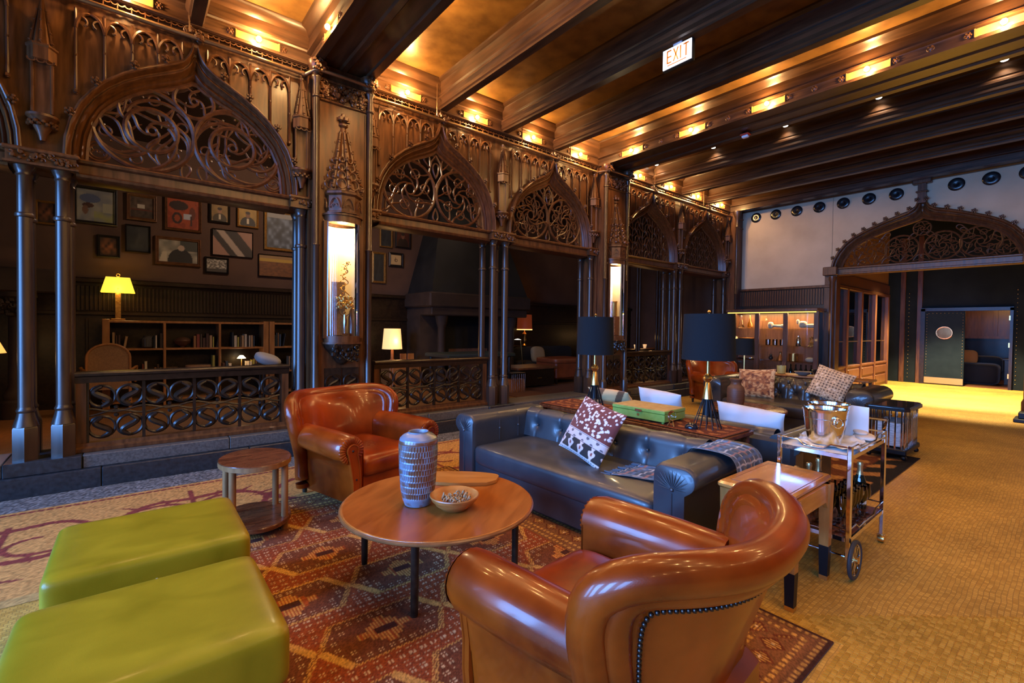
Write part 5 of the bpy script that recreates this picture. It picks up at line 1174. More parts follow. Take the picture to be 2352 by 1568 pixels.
# ================================================================== OVAL SIDE TABLE
Wal = noisy('walnut_top', (.075, .020, .008), (.18, .055, .018), (1.2, 5, 5), 5, 6, .28, .07, coat=.2, coatr=.12, dist=1.2, spec=.35); WalL = noisy('walnut_leg', (.19, .075, .025), (.32, .14, .05), (4, 4, .5), 7, 4, .4, .06, coat=.05, spec=.3)
t = thing('oval_side_table', 'small oval walnut side table with four round legs and lower shelf', 'table', (.665, 3.665, .012))
ov = lambda z0, z1: MB().lathe([(.965, z0), (1, z0+.006), (1, z1-.006), (.985, z1)], n=44, sx=.225, sy=.275)
part('top', ov(.462, .50), Wal, t, 30); part('edge_band', MB().lathe([(1.003, .464), (1.003, .496)], n=44, sx=.225, sy=.275, cap=False), WalL, t, 30); part('lower_shelf', ov(.055, .09), Wal, t, 30)
for a in (35, 145, 215, 325): part('leg', MB().lathe([(.0225, 0), (.0225, .465)], (.195*cos(radians(a)), .238*sin(radians(a)), 0), 14), WalL, t)
# ================================================================== COFFEE TABLE
Tk = noisy('teak_top', (.25, .062, .008), (.40, .118, .017), (1.0, 5, 5), 3, 5, .30, .05, coat=.16, coatr=.1, dist=.6, spec=.35); TkE = noisy('teak_edge', (.16, .05, .014), (.26, .09, .026), (3, 3, 3), 4, 4, .3, .05, coat=.4)
TX, TY, TZ = 1.40, 2.385, .415
t = thing('coffee_table', 'round teak coffee table with slim black legs on the kilim', 'table', (TX, TY, .012), radians(35))
part('top', MB().lathe([(.0001, TZ-.038), (.525, TZ-.036), (.548, TZ-.026), (.553, TZ-.014), (.548, TZ-.002), (.540, TZ), (.535, TZ-.002), (.0001, TZ-.002)], n=72, cap=False), Tk, t, 40); part('rim', MB().torus((0, 0, TZ-.014), .549, .0105, 72, 8), TkE, t)
for a in (100, 190, 280, 10): part('leg', MB().lathe([(.017, 0), (.019, .04), (.021, TZ-.03)], (.455*cos(radians(a)), .455*sin(radians(a)), 0), 12), Wblk, t)
part('apron_ring', MB().lathe([(.40, TZ-.06), (.40, TZ-.036)], n=48), Wblk, t)
TZ += .010
# board, bowl, rings, vase
BrdM = noisy('oiled_board', (.36, .13, .022), (.48, .20, .04), (1, 6, 6), 4, 5, .35, .06)
bd = MB().prism([(.28*cos(a)*(1 if abs(cos(a)) < .98 else .99), .06+.085*sin(a)) for a in np.linspace(0, pi, 20)]+[(-.275, -.02), (-.2, -.075), (0, -.10), (.2, -.085), (.262, -.03)], 0, .02, 'z')
one('serving_board', bd, BrdM, 'curved wooden serving board lying behind the bowl', 'board', (1.66, 2.60, TZ+.002), radians(-39))
BowM = noisy('turned_bowl', (.28, .09, .018), (.46, .175, .042), (3, 3, 14), 3, 3, .34, .05)
BX, BY_ = 1.40, 2.215
one('wooden_bowl', MB().lathe([(.06, 0), (.075, .006), (.085, .018), (.105, .03), (.112, .043), (.126, .055), (.131, .066), (.138, .078), (.136, .084), (.128, .082), (.10, .05), (.06, .022), (.0001, .02)], n=40), BowM, 'shallow ribbed wooden bowl on the coffee table', 'bowl', (BX, BY_, TZ))
RingM = plain('bone_ring', (.34, .22, .11), rough=.5); g = np.random.default_rng(4)
rm = MB().torus((0, 0, 0), .0115, .0042, 12, 6).mesh('bone_ring', RingM, 60)
for i in range(40):
    a = g.random()*6.28; r = .075*sqrt(g.random()); z = TZ+.030+r*.25+.012*g.random()+.012*(i % 2)
    o = tag(O('bone_ring', rm, None, (BX+.012+r*cos(a), BY_+r*sin(a), z), (g.random()*3, g.random()*3, 0)), 'tiny pale bone ring in the heap inside the wooden bowl', 'ring', 'bone rings in the bowl')
def vase_mat():
    m, N, L, b = nm('glazed_stoneware'); tc = N.new('ShaderNodeTexCoord'); sp = N.new('ShaderNodeSeparateXYZ'); L.new(tc.outputs['Object'], sp.inputs[0])
    nz = N.new('ShaderNodeTexNoise'); nz.inputs['Scale'].default_value = 16; nz.inputs['Detail'].default_value = 4; L.new(tc.outputs['Object'], nz.inputs['Vector'])
    at = N.new('ShaderNodeAttribute'); at.attribute_name = 'pattern'
    cr = N.new('ShaderNodeValToRGB'); cr.color_ramp.elements[0].color = (*C(112, 70, 48), 1); cr.color_ramp.elements[1].color = (*C(116, 124, 140), 1); cr.color_ramp.elements[0].position = .42; cr.color_ramp.elements[1].position = .56
    ad = N.new('ShaderNodeMath'); ad.operation = 'MULTIPLY_ADD'; ad.inputs[1].default_value = .45; L.new(at.outputs['Fac'], ad.inputs[0]); L.new(nz.outputs['Fac'], ad.inputs[2])
    sb = N.new('ShaderNodeMath'); sb.operation = 'SUBTRACT'; sb.inputs[1].default_value = .22; L.new(ad.outputs[0], sb.inputs[0]); L.new(sb.outputs[0], cr.inputs[0]); L.new(cr.outputs[0], b.inputs['Base Color']); pset(b, rough=.3, coat=.3); return m
nA, nZ = 220, 150; prof = [(.066, 0), (.075, .004), (.088, .04), (.098, .09), (.104, .16), (.109, .24), (.111, .32), (.110, .365), (.104, .385), (.088, .40), (.072, .408), (.060, .413), (.056, .417), (.058, .421), (.052, .42), (.048, .40)]
pz = np.r_[0, np.cumsum([np.hypot(prof[i+1][0]-prof[i][0], prof[i+1][1]-prof[i][1]) for i in range(len(prof)-1)])]; qz = np.linspace(0, pz[-1], nZ)
PR = np.interp(qz, pz, [p[0] for p in prof]); PZ = np.interp(qz, pz, [p[1] for p in prof]); AA = np.arange(nA)*2*pi/nA
rowk = np.floor((PZ-.05)/.034); inb = (PZ > .05)&(PZ < .358); vv = (PZ-.05)/.034-rowk
col_ = (AA[None]*44/(2*pi)+.5*(rowk[:, None] % 2)); ff = np.abs(col_-np.floor(col_)-.5)*2
dim = ((ff < .62)&(vv[:, None] > .10)&(vv[:, None] < .92)&inb[:, None])
RR_ = PR[:, None]-.0035*dim; Vv = np.stack([RR_*np.cos(AA)[None], RR_*np.sin(AA)[None], np.repeat(PZ[:, None], nA, 1)], -1)
mb = MB(); f = [(k*nA+i, k*nA+(i+1) % nA, k*nA+nA+(i+1) % nA, k*nA+nA+i) for k in range(nZ-1) for i in range(nA)]; mb.add(Vv.reshape(-1, 3), f)
me = mb.mesh('stoneware_vase', vase_mat(), 80); pat = np.where(dim, .25, np.where(inb[:, None], .62, np.where((PZ > .355)&(PZ < .375), .1, .75)[:, None])); paint(me, np.repeat(pat.reshape(-1, 1), 3, 1))
vs_ = tag(O('stoneware_vase', me, None, (1.272, 2.405, TZ)), 'tall blue grey stoneware vase with rows of pressed notches', 'vase'); part('inner_shade_wall', MB().lathe([(.047, .40), (.047, .30)], n=24, cap=False).lathe([(.0001, .30), (.047, .30)], n=24, cap=False), plain('vase_inside_shade', (.02, .02, .025), rough=.6), vs_)  # near-black neck lining puts the shade inside the vase into colour
# ================================================================== SOFAS
def tuft(W_, D_, cols, rows_, amp=.03, nx=100, ny=30, diamond=False, lines=True):
    """height map (W_ x D_) with button dimples and joining creases"""
    X, Y = np.meshgrid(np.linspace(0, W_, nx), np.linspace(0, D_, ny)); Z = np.zeros_like(X); pts = []
    for r in range(rows_):
        for c in range(cols):
            off = .5 if not (diamond and r % 2) else 1.0
            if diamond and r % 2 and c == cols-1: continue
            bx, by = (c+off)*W_/cols, (r+.5)*D_/rows_; pts.append((bx, by))
            d2 = (X-bx)**2+(Y-by)**2; Z -= amp*np.exp(-d2/(2*.035**2))+amp*.6*np.exp(-d2/(2*.012**2))
            if lines: Z -= amp*.16*np.exp(-((X-bx)/.006)**2)
    if diamond:
        for bx, by in pts:
            for sx in (-1, 1):
                for sy in (-1, 1):
                    dx, dy = sx*W_/cols/2, sy*D_/rows_; L_ = np.hypot(dx, dy); t_ = ((X-bx)*dx+(Y-by)*dy)/L_**2; dist = np.abs((X-bx)*dy-(Y-by)*dx)/L_
                    Z -= amp*.25*np.exp(-(dist/.010)**2)*((t_ > 0)&(t_ < .5))
    return X, Y, Z, pts
def sofa(label, loc, rz, W_, D_, zt, zs, m, armw=.24, cols=6, rows_=2, diamond=False, back_t=.30, group=None, roll=.075):
    """faces -x in its own frame; length along y; origin at the front centre on the floor"""
    t = thing('sofa', label, 'sofa', loc, rz, group); h = W_/2; iw = h-armw
    part('base', MB().b2(.03, D_-.02, -h+.06, h-.06, .03, zs-.10, .02), m, t)
    sc = MB().sbox((.02+(D_-back_t)/2, 0, zs-.085), (D_-back_t+.06, 2*iw+.01, .20), .12, 18, 60, ez=.35); part('seat', sc, m, t, 80)
    # back: tufted front face curling over the top to a plain rear
    arcL = (zt-zs)+.20; X, Y, Z, pts = tuft(2*iw, arcL, cols, rows_, .026, 150, 40, diamond)
    r = roll; hgt = zt-zs-r
    def place(yy, s, n):
        # s along the profile from seat up, n = normal offset
        lean = .16; out = []
        s1 = hgt; x0 = D_-back_t
        a = np.clip((s-s1)/r, 0, pi*.95)
        px = np.where(s < s1, x0+lean*s, x0+lean*s1+r-r*np.cos(a)); pz = np.where(s < s1, zs+s, zs+s1+r*np.sin(a)); nx_ = np.where(s < s1, -1.0, -np.cos(a)); nz_ = np.where(s < s1, lean, np.sin(a))
        return np.stack([px+nx_*n, yy, pz+nz_*n], -1)
    G_ = place(X-iw, Y, Z+.012); bkp = part('tufted_back', MB().grid(G_), m, t, 80)
    part('back_core', MB().b2(D_-back_t+.075, D_-.01, -h+.02, h-.02, .05, zt-.03, .03), m, t)
    bt = MB()
    for bx, by in pts:
        p = place(np.array(bx-iw), np.array(by), np.array(-.012)); bt.ball(p, .011, 8)
    part('buttons', bt, m, bkp, 60, None, 'stuff')
    for s in (-1, 1):
        # arm: flat inside, top roll overhanging the outside
        P = [(iw, .05), (iw, zs-.1), (iw+.0, zt-roll-.03)]
        for a in np.linspace(pi, -.9, 15): P.append((h-roll*.9+(roll*1.15)*cos(a) if a < pi/2 else (iw+roll*.8)+roll*.8*cos(a), zt-roll+roll*sin(a)))
        P += [(h-.045, zt-roll*2.1), (h-.045, .05)]
        def ring(x, k=1.0, zc=.40): return [(x, s*((iw+h)/2+(y-(iw+h)/2)*k), zc+(z-zc)*k) for y, z in P]
        a_ = part('arm', MB().loft([ring(-.002, .94), ring(.012, .985), ring(.04), ring(D_*.5), ring(D_-.03)]), m, t, 60)
        # pleats gathered to a button on the front face
        pm = MB(); by, bz = s*((iw+h)/2), zt-roll*1.9
        for k in range(13):
            a = pi*.02+k*(pi*.96/12); L_ = .115 if .3 < a < 2.8 else .09
            pm.tube([(-.002, by+.014*cos(a), bz+.014*sin(a)), (-.006, by+L_*.6*cos(a), bz+L_*.6*sin(a)), (-.001, by+L_*cos(a), bz+L_*sin(a))], [.003, .0045, .0015], 5)
        pm.tube([(-.004, by, bz-.02), (-.005, by, .08)], [.003, .003], 5)
        part('pleats', pm, m, a_, 60); part('button', MB().ball((-.006, by, bz), .012, 8), m, a_)
        # inside-arm tufting seams
        for q in (.33, .58): part('arm_seam', MB().tube([(D_*q, s*(iw-.001), zs), (D_*q, s*(iw-.001), zt-roll), (D_*q, s*(iw+.03), zt-.005)], .004, 5, upv=(0, 1, 0)), m, a_)
        for q in (.33, .58): part('arm_button', MB().ball((D_*q, s*(iw-.003), zt-roll*1.9), .011, 8), m, a_)
    for y in (-1, 1):
        for x in (.08, D_-.08): part('foot', MB().lathe([(.02, 0), (.028, .06)], (x, y*(h-.1), 0), 8), Wblk, t)
    return t
sofa('long blue black tufted leather sofa behind the coffee table', (2.36, 2.485, .0), radians(3.1), 2.26, .93, .665, .415, Blu, .25, 6, 2)
sofa('leather sofa backing onto the console, with white cushions', (4.90, 2.62, 0), pi, 2.5, .95, .62, .40, Blu, .22, 6, 2)
ChM = leather('dark_chesterfield_leather', (.022, .018, .015), (.055, .042, .032), .33, .4, 4)
sofa('dark chesterfield sofa facing the camera beyond the bar cart', (7.02, 2.70, 0), 0, 2.15, .95, .72, .42, ChM, .27, 7, 3, True, .30, None, .11)
# ================================================================== CUSHIONS AND BLANKET
def pillow_mesh(name, s, th, fn, m, n=60, sx=1.0):
    u = np.linspace(-1, 1, n); U, V = np.meshgrid(u, u); pin = 1-.07*(U**2*V**2)**.5*0
    h = th*((1-np.abs(U)**2.4)*(1-np.abs(V)**2.4))**.55
    k = 1-.06*(1-np.abs(V)**2)*np.abs(U)**6; k2 = 1-.06*(1-np.abs(U)**2)*np.abs(V)**6
    g = np.random.default_rng(1); wr = .006*np.sin(U*7+V*4)*np.sin(V*6-U*3)*(1-np.maximum(np.abs(U), np.abs(V))**4)
    F = np.stack([U*s/2*k*sx, h/2+wr, V*s/2*k2], -1); B = np.stack([U*s/2*k*sx, -h/2+wr, V*s/2*k2], -1)
    mb = MB().grid(B); mb.grid(F[::-1]); me = mb.mesh(name, m, 80)
    c = fn((U+1)/2, (V+1)/2); paint(me, np.clip(np.concatenate([c.reshape(-1, 3), c[::-1].reshape(-1, 3)]), 0, 1)); return me
PilM = attrmat('printed_cotton', rough=.85, bump=.25, bscale=400, sheen=.2)
def block_print(U, V):
    n = U.shape[0]; g = np.random.default_rng(9); c = np.zeros(U.shape+(3,))+C(108, 46, 40)
    for i in range(150):
        a, b = g.random(), .44+.56*g.random(); r = .012+.014*g.random(); c[((U-a)**2+((V-b)*1.0)**2) < r*r] = C(226, 208, 200)
    lo = V < .42; c[lo] = C(206, 184, 176); c[(V > .39)&(V < .42)] = C(220, 204, 200); c[(np.abs(V-.405) < .006)] = C(50, 40, 40)
    w_ = np.sin(U*2*pi*5)*np.sin((V-.33)*2*pi*6); c[(V > .29)&(V < .39)&(w_ > .55)] = C(96, 84, 88)
    bk = (V > .07)&(V < .28); c[bk] = C(34, 28, 28); fl = (np.sin(U*2*pi*4)+.6*np.sin(V*2*pi*7+np.sin(U*25)) > .25)&bk; c[fl] = C(214, 188, 178); c[bk & (np.abs(V-.28) < .008)] = C(60, 40, 40)
    sp = bk & ((((U*4) % 1-.25)**2*1.0+((V-.17)*2.4)**2) < .006); c[sp] = C(130, 60, 50); c[V < .06] = C(206, 190, 186); c[(np.abs(V-.035) < .008)&(np.sin(U*120) > 0)] = C(120, 90, 84); return c
o = tag(O('printed_cushion', pillow_mesh('printed_cushion', .46, .15, block_print, PilM, 110)), 'block printed maroon and white cushion leaning on the blue sofa', 'cushion')
o.matrix_world = Matrix.Translation((2.745, 2.385, .655)) @ Matrix.Rotation(radians(27), 4, 'Y') @ Matrix.Rotation(radians(13), 4, 'X') @ Matrix.Rotation(radians(-90), 4, 'Z')
# plaid throw across the sofa arm
PlM2 = attrmat('tartan_wool', rough=.95, bump=.4, bscale=500, sheen=.3)
path = [(2.06, .432), (1.95, .436), (1.85, .432), (1.75, .438), (1.665, .445), (1.640, .48), (1.632, .56), (1.622, .64), (1.585, .685), (1.53, .690), (1.46, .688), (1.40, .685), (1.335, .672), (1.305, .63), (1.298, .55), (1.303, .44), (1.300, .32), (1.295, .22)]
d = np.r_[0, np.cumsum([np.hypot(path[i+1][0]-path[i][0], path[i+1][1]-path[i][1]) for i in range(len(path)-1)])]; T = np.linspace(0, d[-1], 150); PY = np.interp(T, d, [p[0] for p in path]); PZ_ = np.interp(T, d, [p[1] for p in path])
for _ in range(3): PY[1:-1] = (PY[:-2]+2*PY[1:-1]+PY[2:])/4; PZ_[1:-1] = (PZ_[:-2]+2*PZ_[1:-1]+PZ_[2:])/4
W2 = np.linspace(0, .36, 60); sk = np.interp(T, [0, d[-1]*.35, d[-1]], [-.22, -.02, .05])
Xg = 2.80+W2[None]+sk[:, None]; wv = .005*np.sin(W2[None]*60+T[:, None]*9)+.004*np.sin(W2[None]*23)
Gd = np.stack([Xg, np.repeat(PY[:, None], 60, 1)-wv*(T[:, None] > d[-1]*.72), np.repeat(PZ_[:, None], 60, 1)+np.abs(wv)*(T[:, None] < d[-1]*.72)], -1)
mb = MB().grid(Gd); me = mb.mesh('throw_cloth', PlM2, 80)
col = np.zeros((150, 60, 3))+C(24, 26, 32); ww = np.repeat(W2[None], 150, 0); tt = np.repeat(T[:, None], 60, 1)
for q, cc, r in ((.05, (150, 160, 180), .005), (.13, (200, 190, 180), .004), (.20, (150, 84, 44), .005), (.25, (200, 190, 180), .004), (.31, (70, 100, 140), .008)): col[np.abs(ww-q) < r] = C(*cc)
for k in range(9):
    b = k*.14; col[np.abs(tt-b) < .005] = C(190, 180, 170); col[np.abs(tt-b-.05) < .006] = C(150, 84, 44); col[np.abs(tt-b-.095) < .010] = C(50, 74, 110)
col[(ww < .012)|(ww > .348)] = C(70, 96, 130); col[((ww//.07+tt//.07) % 2) > .5] *= .75; paint(me, col.reshape(-1, 3))
th = thing('plaid_throw', 'dark plaid wool throw draped over the sofa arm onto the seat', 'blanket'); O('throw_cloth', me, th)
g = np.random.default_rng(8); frm = plain('throw_fringe', (.06, .085, .12), rough=.9)
for i in range(13):
    p0 = Gd[0, int(i*59/12)]; part('tassel', MB().tube([p0, p0+np.array((-.006, .03, -.004)), p0+np.array((-.02+.03*g.random(), .06+.02*g.random(), -.005))], [.006, .008, .005], 6), frm, th)
    p0 = Gd[-1, int(i*59/12)]; part('tassel', MB().tube([p0, p0+np.array((.004, 0, -.04)), p0+np.array((.01*g.random(), .004, -.08))], [.006, .007, .004], 6), frm, th)
# ================================================================== CONSOLE, RUNNER, LAMPS
t = thing('console_table', 'long dark console table between the two back to back sofas', 'table', (0, 0, 0))
CX0, CX1, CY0, CY1, CZ = 3.36, 3.88, 1.66, 3.66, .645
part('top', MB().b2(CX0, CX1, CY0, CY1, CZ-.04, CZ, .008), Wal, t)
for x in (CX0+.04, CX1-.04):
    for y in (CY0+.05, CY1-.05): part('leg', MB().b2(x-.025, x+.025, y-.025, y+.025, 0, CZ-.04, .006), Wal, t)
part('stretcher', MB().b2(CX0+.05, CX1-.05, CY0+.06, CY0+.09, .14, .17).b2(CX0+.05, CX1-.05, CY1-.09, CY1-.06, .14, .17), Wal, t)
def runner_fn(X, Y):
    g = np.random.default_rng(3); n = g.random(X.shape); c = np.zeros(X.shape+(3,))+C(92, 44, 26); w_ = np.sin(X*50+np.sin(Y*22)*2)*np.sin(Y*31) > .3; c[w_] = C(156, 96, 50); b = np.minimum(np.minimum(X-CX0, CX1-X), np.minimum(Y-CY0, CY1-Y)); c[b < .05] = C(120, 62, 34); c[b < .015] = C(60, 30, 20); return c*(.6+.7*n)[..., None]
X, Y = np.meshgrid(np.linspace(CX0+.005, CX1-.005, 60), np.linspace(CY0+.005, CY1-.005, 200)); me = MB().grid(np.stack([X, Y, np.full_like(X, CZ+.006)], -1)).mesh('table_runner', RugM, 0); paint(me, np.clip(runner_fn(X, Y), 0, 1).reshape(-1, 3))
tag(O('table_runner', me), 'rust brown patterned runner covering the console table', 'runner'); 
ShM = noisy('black_linen_shade', (.006, .009, .012), (.010, .014, .018), (1, 1, 12), 60, 2, .85, .05, spec=.15)
def tripod_lamp(label, x, y, R, z0, zn, zb, zt):
    t = thing('cage_lamp', label, 'lamp', (x, y, CZ+.006), 0, 'black shaded lamps on the console table'); h = zb-z0
    rb, rt_ = .105*R/.19, .028; zc = zn-z0
    for k in range(14):
        a = 2*pi*k/14; part('rod', MB().tube([(rb*cos(a), rb*sin(a), 0), (rt_*cos(a), rt_*sin(a), zc)], .0036, 6), Iron, t)
    part('cage_ring', MB().torus((0, 0, .10), rb*.66+rt_*.34-.005, .003, 20, 5), Iron, t); part('inner_cone', MB().lathe([(.038, .10), (.026, zc)], n=12, cap=False), Iron, t)
    part('brass_neck', MB().lathe([(.042, zc-.015), (.022, zc+.11), (.016, zc+.12), (.034, zc+.14), (.04, zc+.155), (.03, zc+.175), (.014, zc+.19), (.014, h+.03)], n=18), Brass, t)
    part('shade', MB().lathe([(R, h), (R*.945, zt-z0), (R*.935, zt-z0), (R*.985, h+.004)], n=36, cap=False), ShM, t, 60); part('shade_spider', MB().b2(-R*.94, R*.94, -.004, .004, zt-z0-.012, zt-z0-.006).b2(-.004, .004, -R*.94, R*.94, zt-z0-.012, zt-z0-.006), Iron, t, 0)
    part('finial', MB().cyl((0, 0, h+.02), .004, zt-z0-h, 6).ball((0, 0, zt-z0+.02), .014, 8), Brass, t)
    part('bulb', MB().ball((0, 0, h+.08), .03, 10), emit('shaded_bulb', (1, .8, .5), 6), t)
    light('cage_lamp_light', 'POINT', (x, y, zb+.16), 1.6, WARM, .04)
tripod_lamp('black cage lamp farther from the bar cart, at the left end of the console', 3.57, 3.07, .183, .65, .90, 1.19, 1.56)
tripod_lamp('black cage lamp nearer the bar cart, at the right end of the console', 3.64, 1.93, .205, .65, .90, 1.205, 1.575)
# the far round shade whose lit rim shows behind the second lamp
t = thing('far_lamp', 'small black lamp with a lit rim behind the nearer cage lamp', 'lamp', (8.25, 3.72, 0)); part('shade', MB().lathe([(.16, 1.02), (.15, 1.30)], n=24, cap=False), ShM, t, 60); part('lit_disc', MB().lathe([(.0001, 1.03), (.145, 1.025)], n=24, cap=False), emit('lit_disc', (1, .85, .6), 3), t); part('stand', MB().cyl((0, 0, 0), .012, 1.05, 8).cyl((0, 0, 0), .12, .015, 16), Brass, t); light('far_lamp_light', 'SPOT', (8.25, 3.72, 1.0), 8, WARM, .04, spot=130)
GB = noisy('chipped_green_paint', (.20, .34, .05), (.25, .40, .07), (1, 1, 1), 30, 4, .5, .06); GBt = noisy('worn_box_lid', (.34, .20, .07), (.46, .34, .15), (1, 1, 1), 22, 5, .6, .08)
t = thing('green_box', 'flat green painted wooden box with a worn lid on the console', 'box', (3.60, 2.465, CZ+.006), radians(2))
part('body', MB().b2(-.17, .17, -.265, .265, .015, .078, .004), GB, t); part('lid', MB().b2(-.172, .172, -.267, .267, .08, .108, .004), GB, t); part('lid_top', MB().b2(-.168, .168, -.263, .263, .108, .111), GBt, t, 0); part('clasp', MB().b2(-.180, -.172, -.05, .02, .075, .098, .002), Chrome, t); part('keyhole', MB().lathe([(.012, 0), (.012, .004)], (-.1745, -.01, .05), 10, axis='x'), Brass, t)
for sx in (-1, 1):
    for sy in (-1, 1): part('foot', MB().ball((sx*.15, sy*.24, .008), .013, 8), GB, t)
t = thing('crystal_orb', 'clear glass egg on a little brass stand beside the green box', 'ornament', (3.44, 2.125, CZ+.006)); part('egg', MB().ball((0, 0, .085), .034, 16, 1.3), Glass, t, 80)
for a in range(3): part('stand_leg', MB().tube([(.03*cos(a*2.1), .03*sin(a*2.1), .06), (.015*cos(a*2.1), .015*sin(a*2.1), .035), (.035*cos(a*2.1), .035*sin(a*2.1), .002)], .005, 6), Brass, t)
t = thing('paperweight', 'black domed paperweight with gold flecks on the console', 'ornament', (3.50, 1.985, CZ+.006)); part('dome', MB().lathe([(.05, 0), (.052, .012), (.04, .032), (.02, .042), (.0001, .044)], n=18), plain('black_glass', (.01, .012, .018), rough=.1), t); part('flecks', foliage(.05, .012, .0, 12, 5, .008).xf(loc=(0, 0, .034)), Brass, t, 50, None, 'stuff')
# ---- white cushions and striped cushion over the second sofa's back
LinM = attrmat('white_linen_cover', rough=.9, bump=.3, bscale=400, sheen=.2)
wfn = lambda U, V: np.zeros(U.shape+(3,))+C(206, 204, 206)
def ffn(U, V): return wfn(U, V)*(1-.0*U[..., None])
for nm_, lb, (x, y, z), s, sx, ry in (('white_cushion', 'long white cushion on the second sofa just behind the nearer cage lamp', (4.36, 1.90, .60), .34, 1.75, .35), ('white_cushion', 'white cushion on the second sofa behind the green box', (4.42, 2.86, .62), .38, 1.35, .40)):
    o = tag(O(nm_, pillow_mesh(nm_, s, .21, wfn, LinM, 50, sx)), lb, 'cushion', 'white cushions on the second sofa'); o.matrix_world = Matrix.Translation((x, y, z)) @ Matrix.Rotation(-ry, 4, 'Y') @ Matrix.Rotation(radians(4), 4, 'X') @ Matrix.Rotation(radians(90), 4, 'Z')
def sfn(U, V):
    c = np.zeros(U.shape+(3,))+C(216, 178, 122); q = U*.9+V*.35; c[(q > .42)&(q < .56)] = C(104, 74, 46); c[(q > .86)&(q < 1.02)] = C(110, 78, 50); return c
o = tag(O('striped_cushion', pillow_mesh('striped_cushion', .40, .15, sfn, LinM, 60, 1.5)), 'cream and brown striped cushion behind the farther cage lamp', 'cushion'); o.matrix_world = Matrix.Translation((4.45, 3.52, .585)) @ Matrix.Rotation(-.75, 4, 'Y') @ Matrix.Rotation(radians(90), 4, 'Z')
# ---- low table with the stoneware jug
t = thing('low_table', 'low round dark table in front of the chesterfield', 'table', (6.15, 2.75, .012)); part('top', MB().lathe([(.46, .40), (.48, .41), (.48, .435), (.47, .44)], n=40), Wal, t, 30)
for a in range(4): part('leg', MB().seg((.36*cos(a*pi/2+.4), .36*sin(a*pi/2+.4), 0), (.34*cos(a*pi/2+.4), .34*sin(a*pi/2+.4), .40), .02, .025), Wblk, t)
one('brown_jug', MB().lathe([(.085, 0), (.10, .01), (.108, .05), (.108, .20), (.10, .235), (.07, .265), (.062, .29), (.066, .31), (.08, .33), (.082, .345), (.06, .34)], n=28), noisy('ribbed_stoneware', (.10, .038, .018), (.17, .07, .034), (.6, .6, 30), 3, 3, .5, .08, bump=.2, bscale=40), 'ribbed brown stoneware jug on the low round table', 'jug', (6.27, 2.93, .452))
# ---- cushions on the chesterfield
def paisley(U, V):
    c = np.zeros(U.shape+(3,))+C(150, 92, 52); n = nzg(U, 18, 41); c[n > .58] = C(196, 144, 92); c[n < .3] = C(96, 52, 36); r = np.hypot(U-.5, V-.5); c[(np.abs(np.sin(r*40)) < .25)&(r < .36)] = C(120, 70, 44); b = np.minimum(np.minimum(U, 1-U), np.minimum(V, 1-V)); c[b < .10] = C(206, 166, 116); c[(b < .10)&(n > .55)] = C(150, 100, 64); return c
def weave2(U, V):
    c = np.zeros(U.shape+(3,))+C(200, 164, 122); q = (np.sin((U+V)*38)*np.sin((U-V)*38)); n = nzg(U, 26, 42); c[(q > .25)&(n > .35)] = C(92, 70, 54); c[n < .22] = C(224, 196, 160); return c
o = tag(O('paisley_cushion', pillow_mesh('paisley_cushion', .46, .16, paisley, PilM, 80, 1.2)), 'ochre paisley cushion at the near end of the chesterfield behind the jug', 'cushion'); o.matrix_world = Matrix.Translation((7.47, 3.18, .63)) @ Matrix.Rotation(radians(16), 4, 'Y') @ Matrix.Rotation(radians(-4), 4, 'X') @ Matrix.Rotation(radians(-90), 4, 'Z')
o = tag(O('woven_cushion', pillow_mesh('woven_cushion', .45, .16, weave2, PilM, 80)), 'beige and brown woven cushion tipped on the chesterfield arm', 'cushion'); o.matrix_world = Matrix.Translation((7.32, 2.15, .73)) @ Matrix.Rotation(radians(24), 4, 'Y') @ Matrix.Rotation(radians(15), 4, 'X') @ Matrix.Rotation(radians(-80), 4, 'Z')
# ---- table behind the chesterfield with pot and bowls
t = thing('sofa_table', 'narrow light wood table behind the chesterfield', 'table', (8.28, 2.85, 0)); part('top', MB().b2(-.2, .2, -.95, .75, .72, .75, .006), CaseW, t)
for sx in (-1, 1):
    for y in (-.88, .68): part('leg', MB().b2(sx*.16-.02, sx*.16+.02, y-.02, y+.02, 0, .72), CaseW, t)
t = thing('pencil_pot', 'yellow glazed pot of pencils on the table behind the chesterfield', 'pot', (8.2, 3.10, .752)); part('pot', MB().lathe([(.05, 0), (.06, .005), (.068, .13), (.06, .13), (.052, .01)], n=18), plain('yellow_glaze', (.42, .34, .10), rough=.3), t)
for i in range(5): part('pencil', MB().seg((.02*cos(i*1.3), .02*sin(i*1.3), .02), (.05*cos(i*1.3), .05*sin(i*1.3), .19), .005, .004, 6), WdR, t)
one('black_bowl', MB().lathe([(.06, 0), (.11, .03), (.14, .10), (.13, .10), (.05, .012)], n=24), PlM, 'glossy black bowl on the table behind the chesterfield', 'bowl', (8.2, 2.52, .752)); one('grey_dish', MB().lathe([(.05, 0), (.09, .02), (.12, .06), (.11, .06), (.04, .01)], n=24), plain('grey_glaze', (.16, .14, .12), rough=.35), 'low grey dish beside the glossy black bowl', 'dish', (8.15, 2.77, .752))
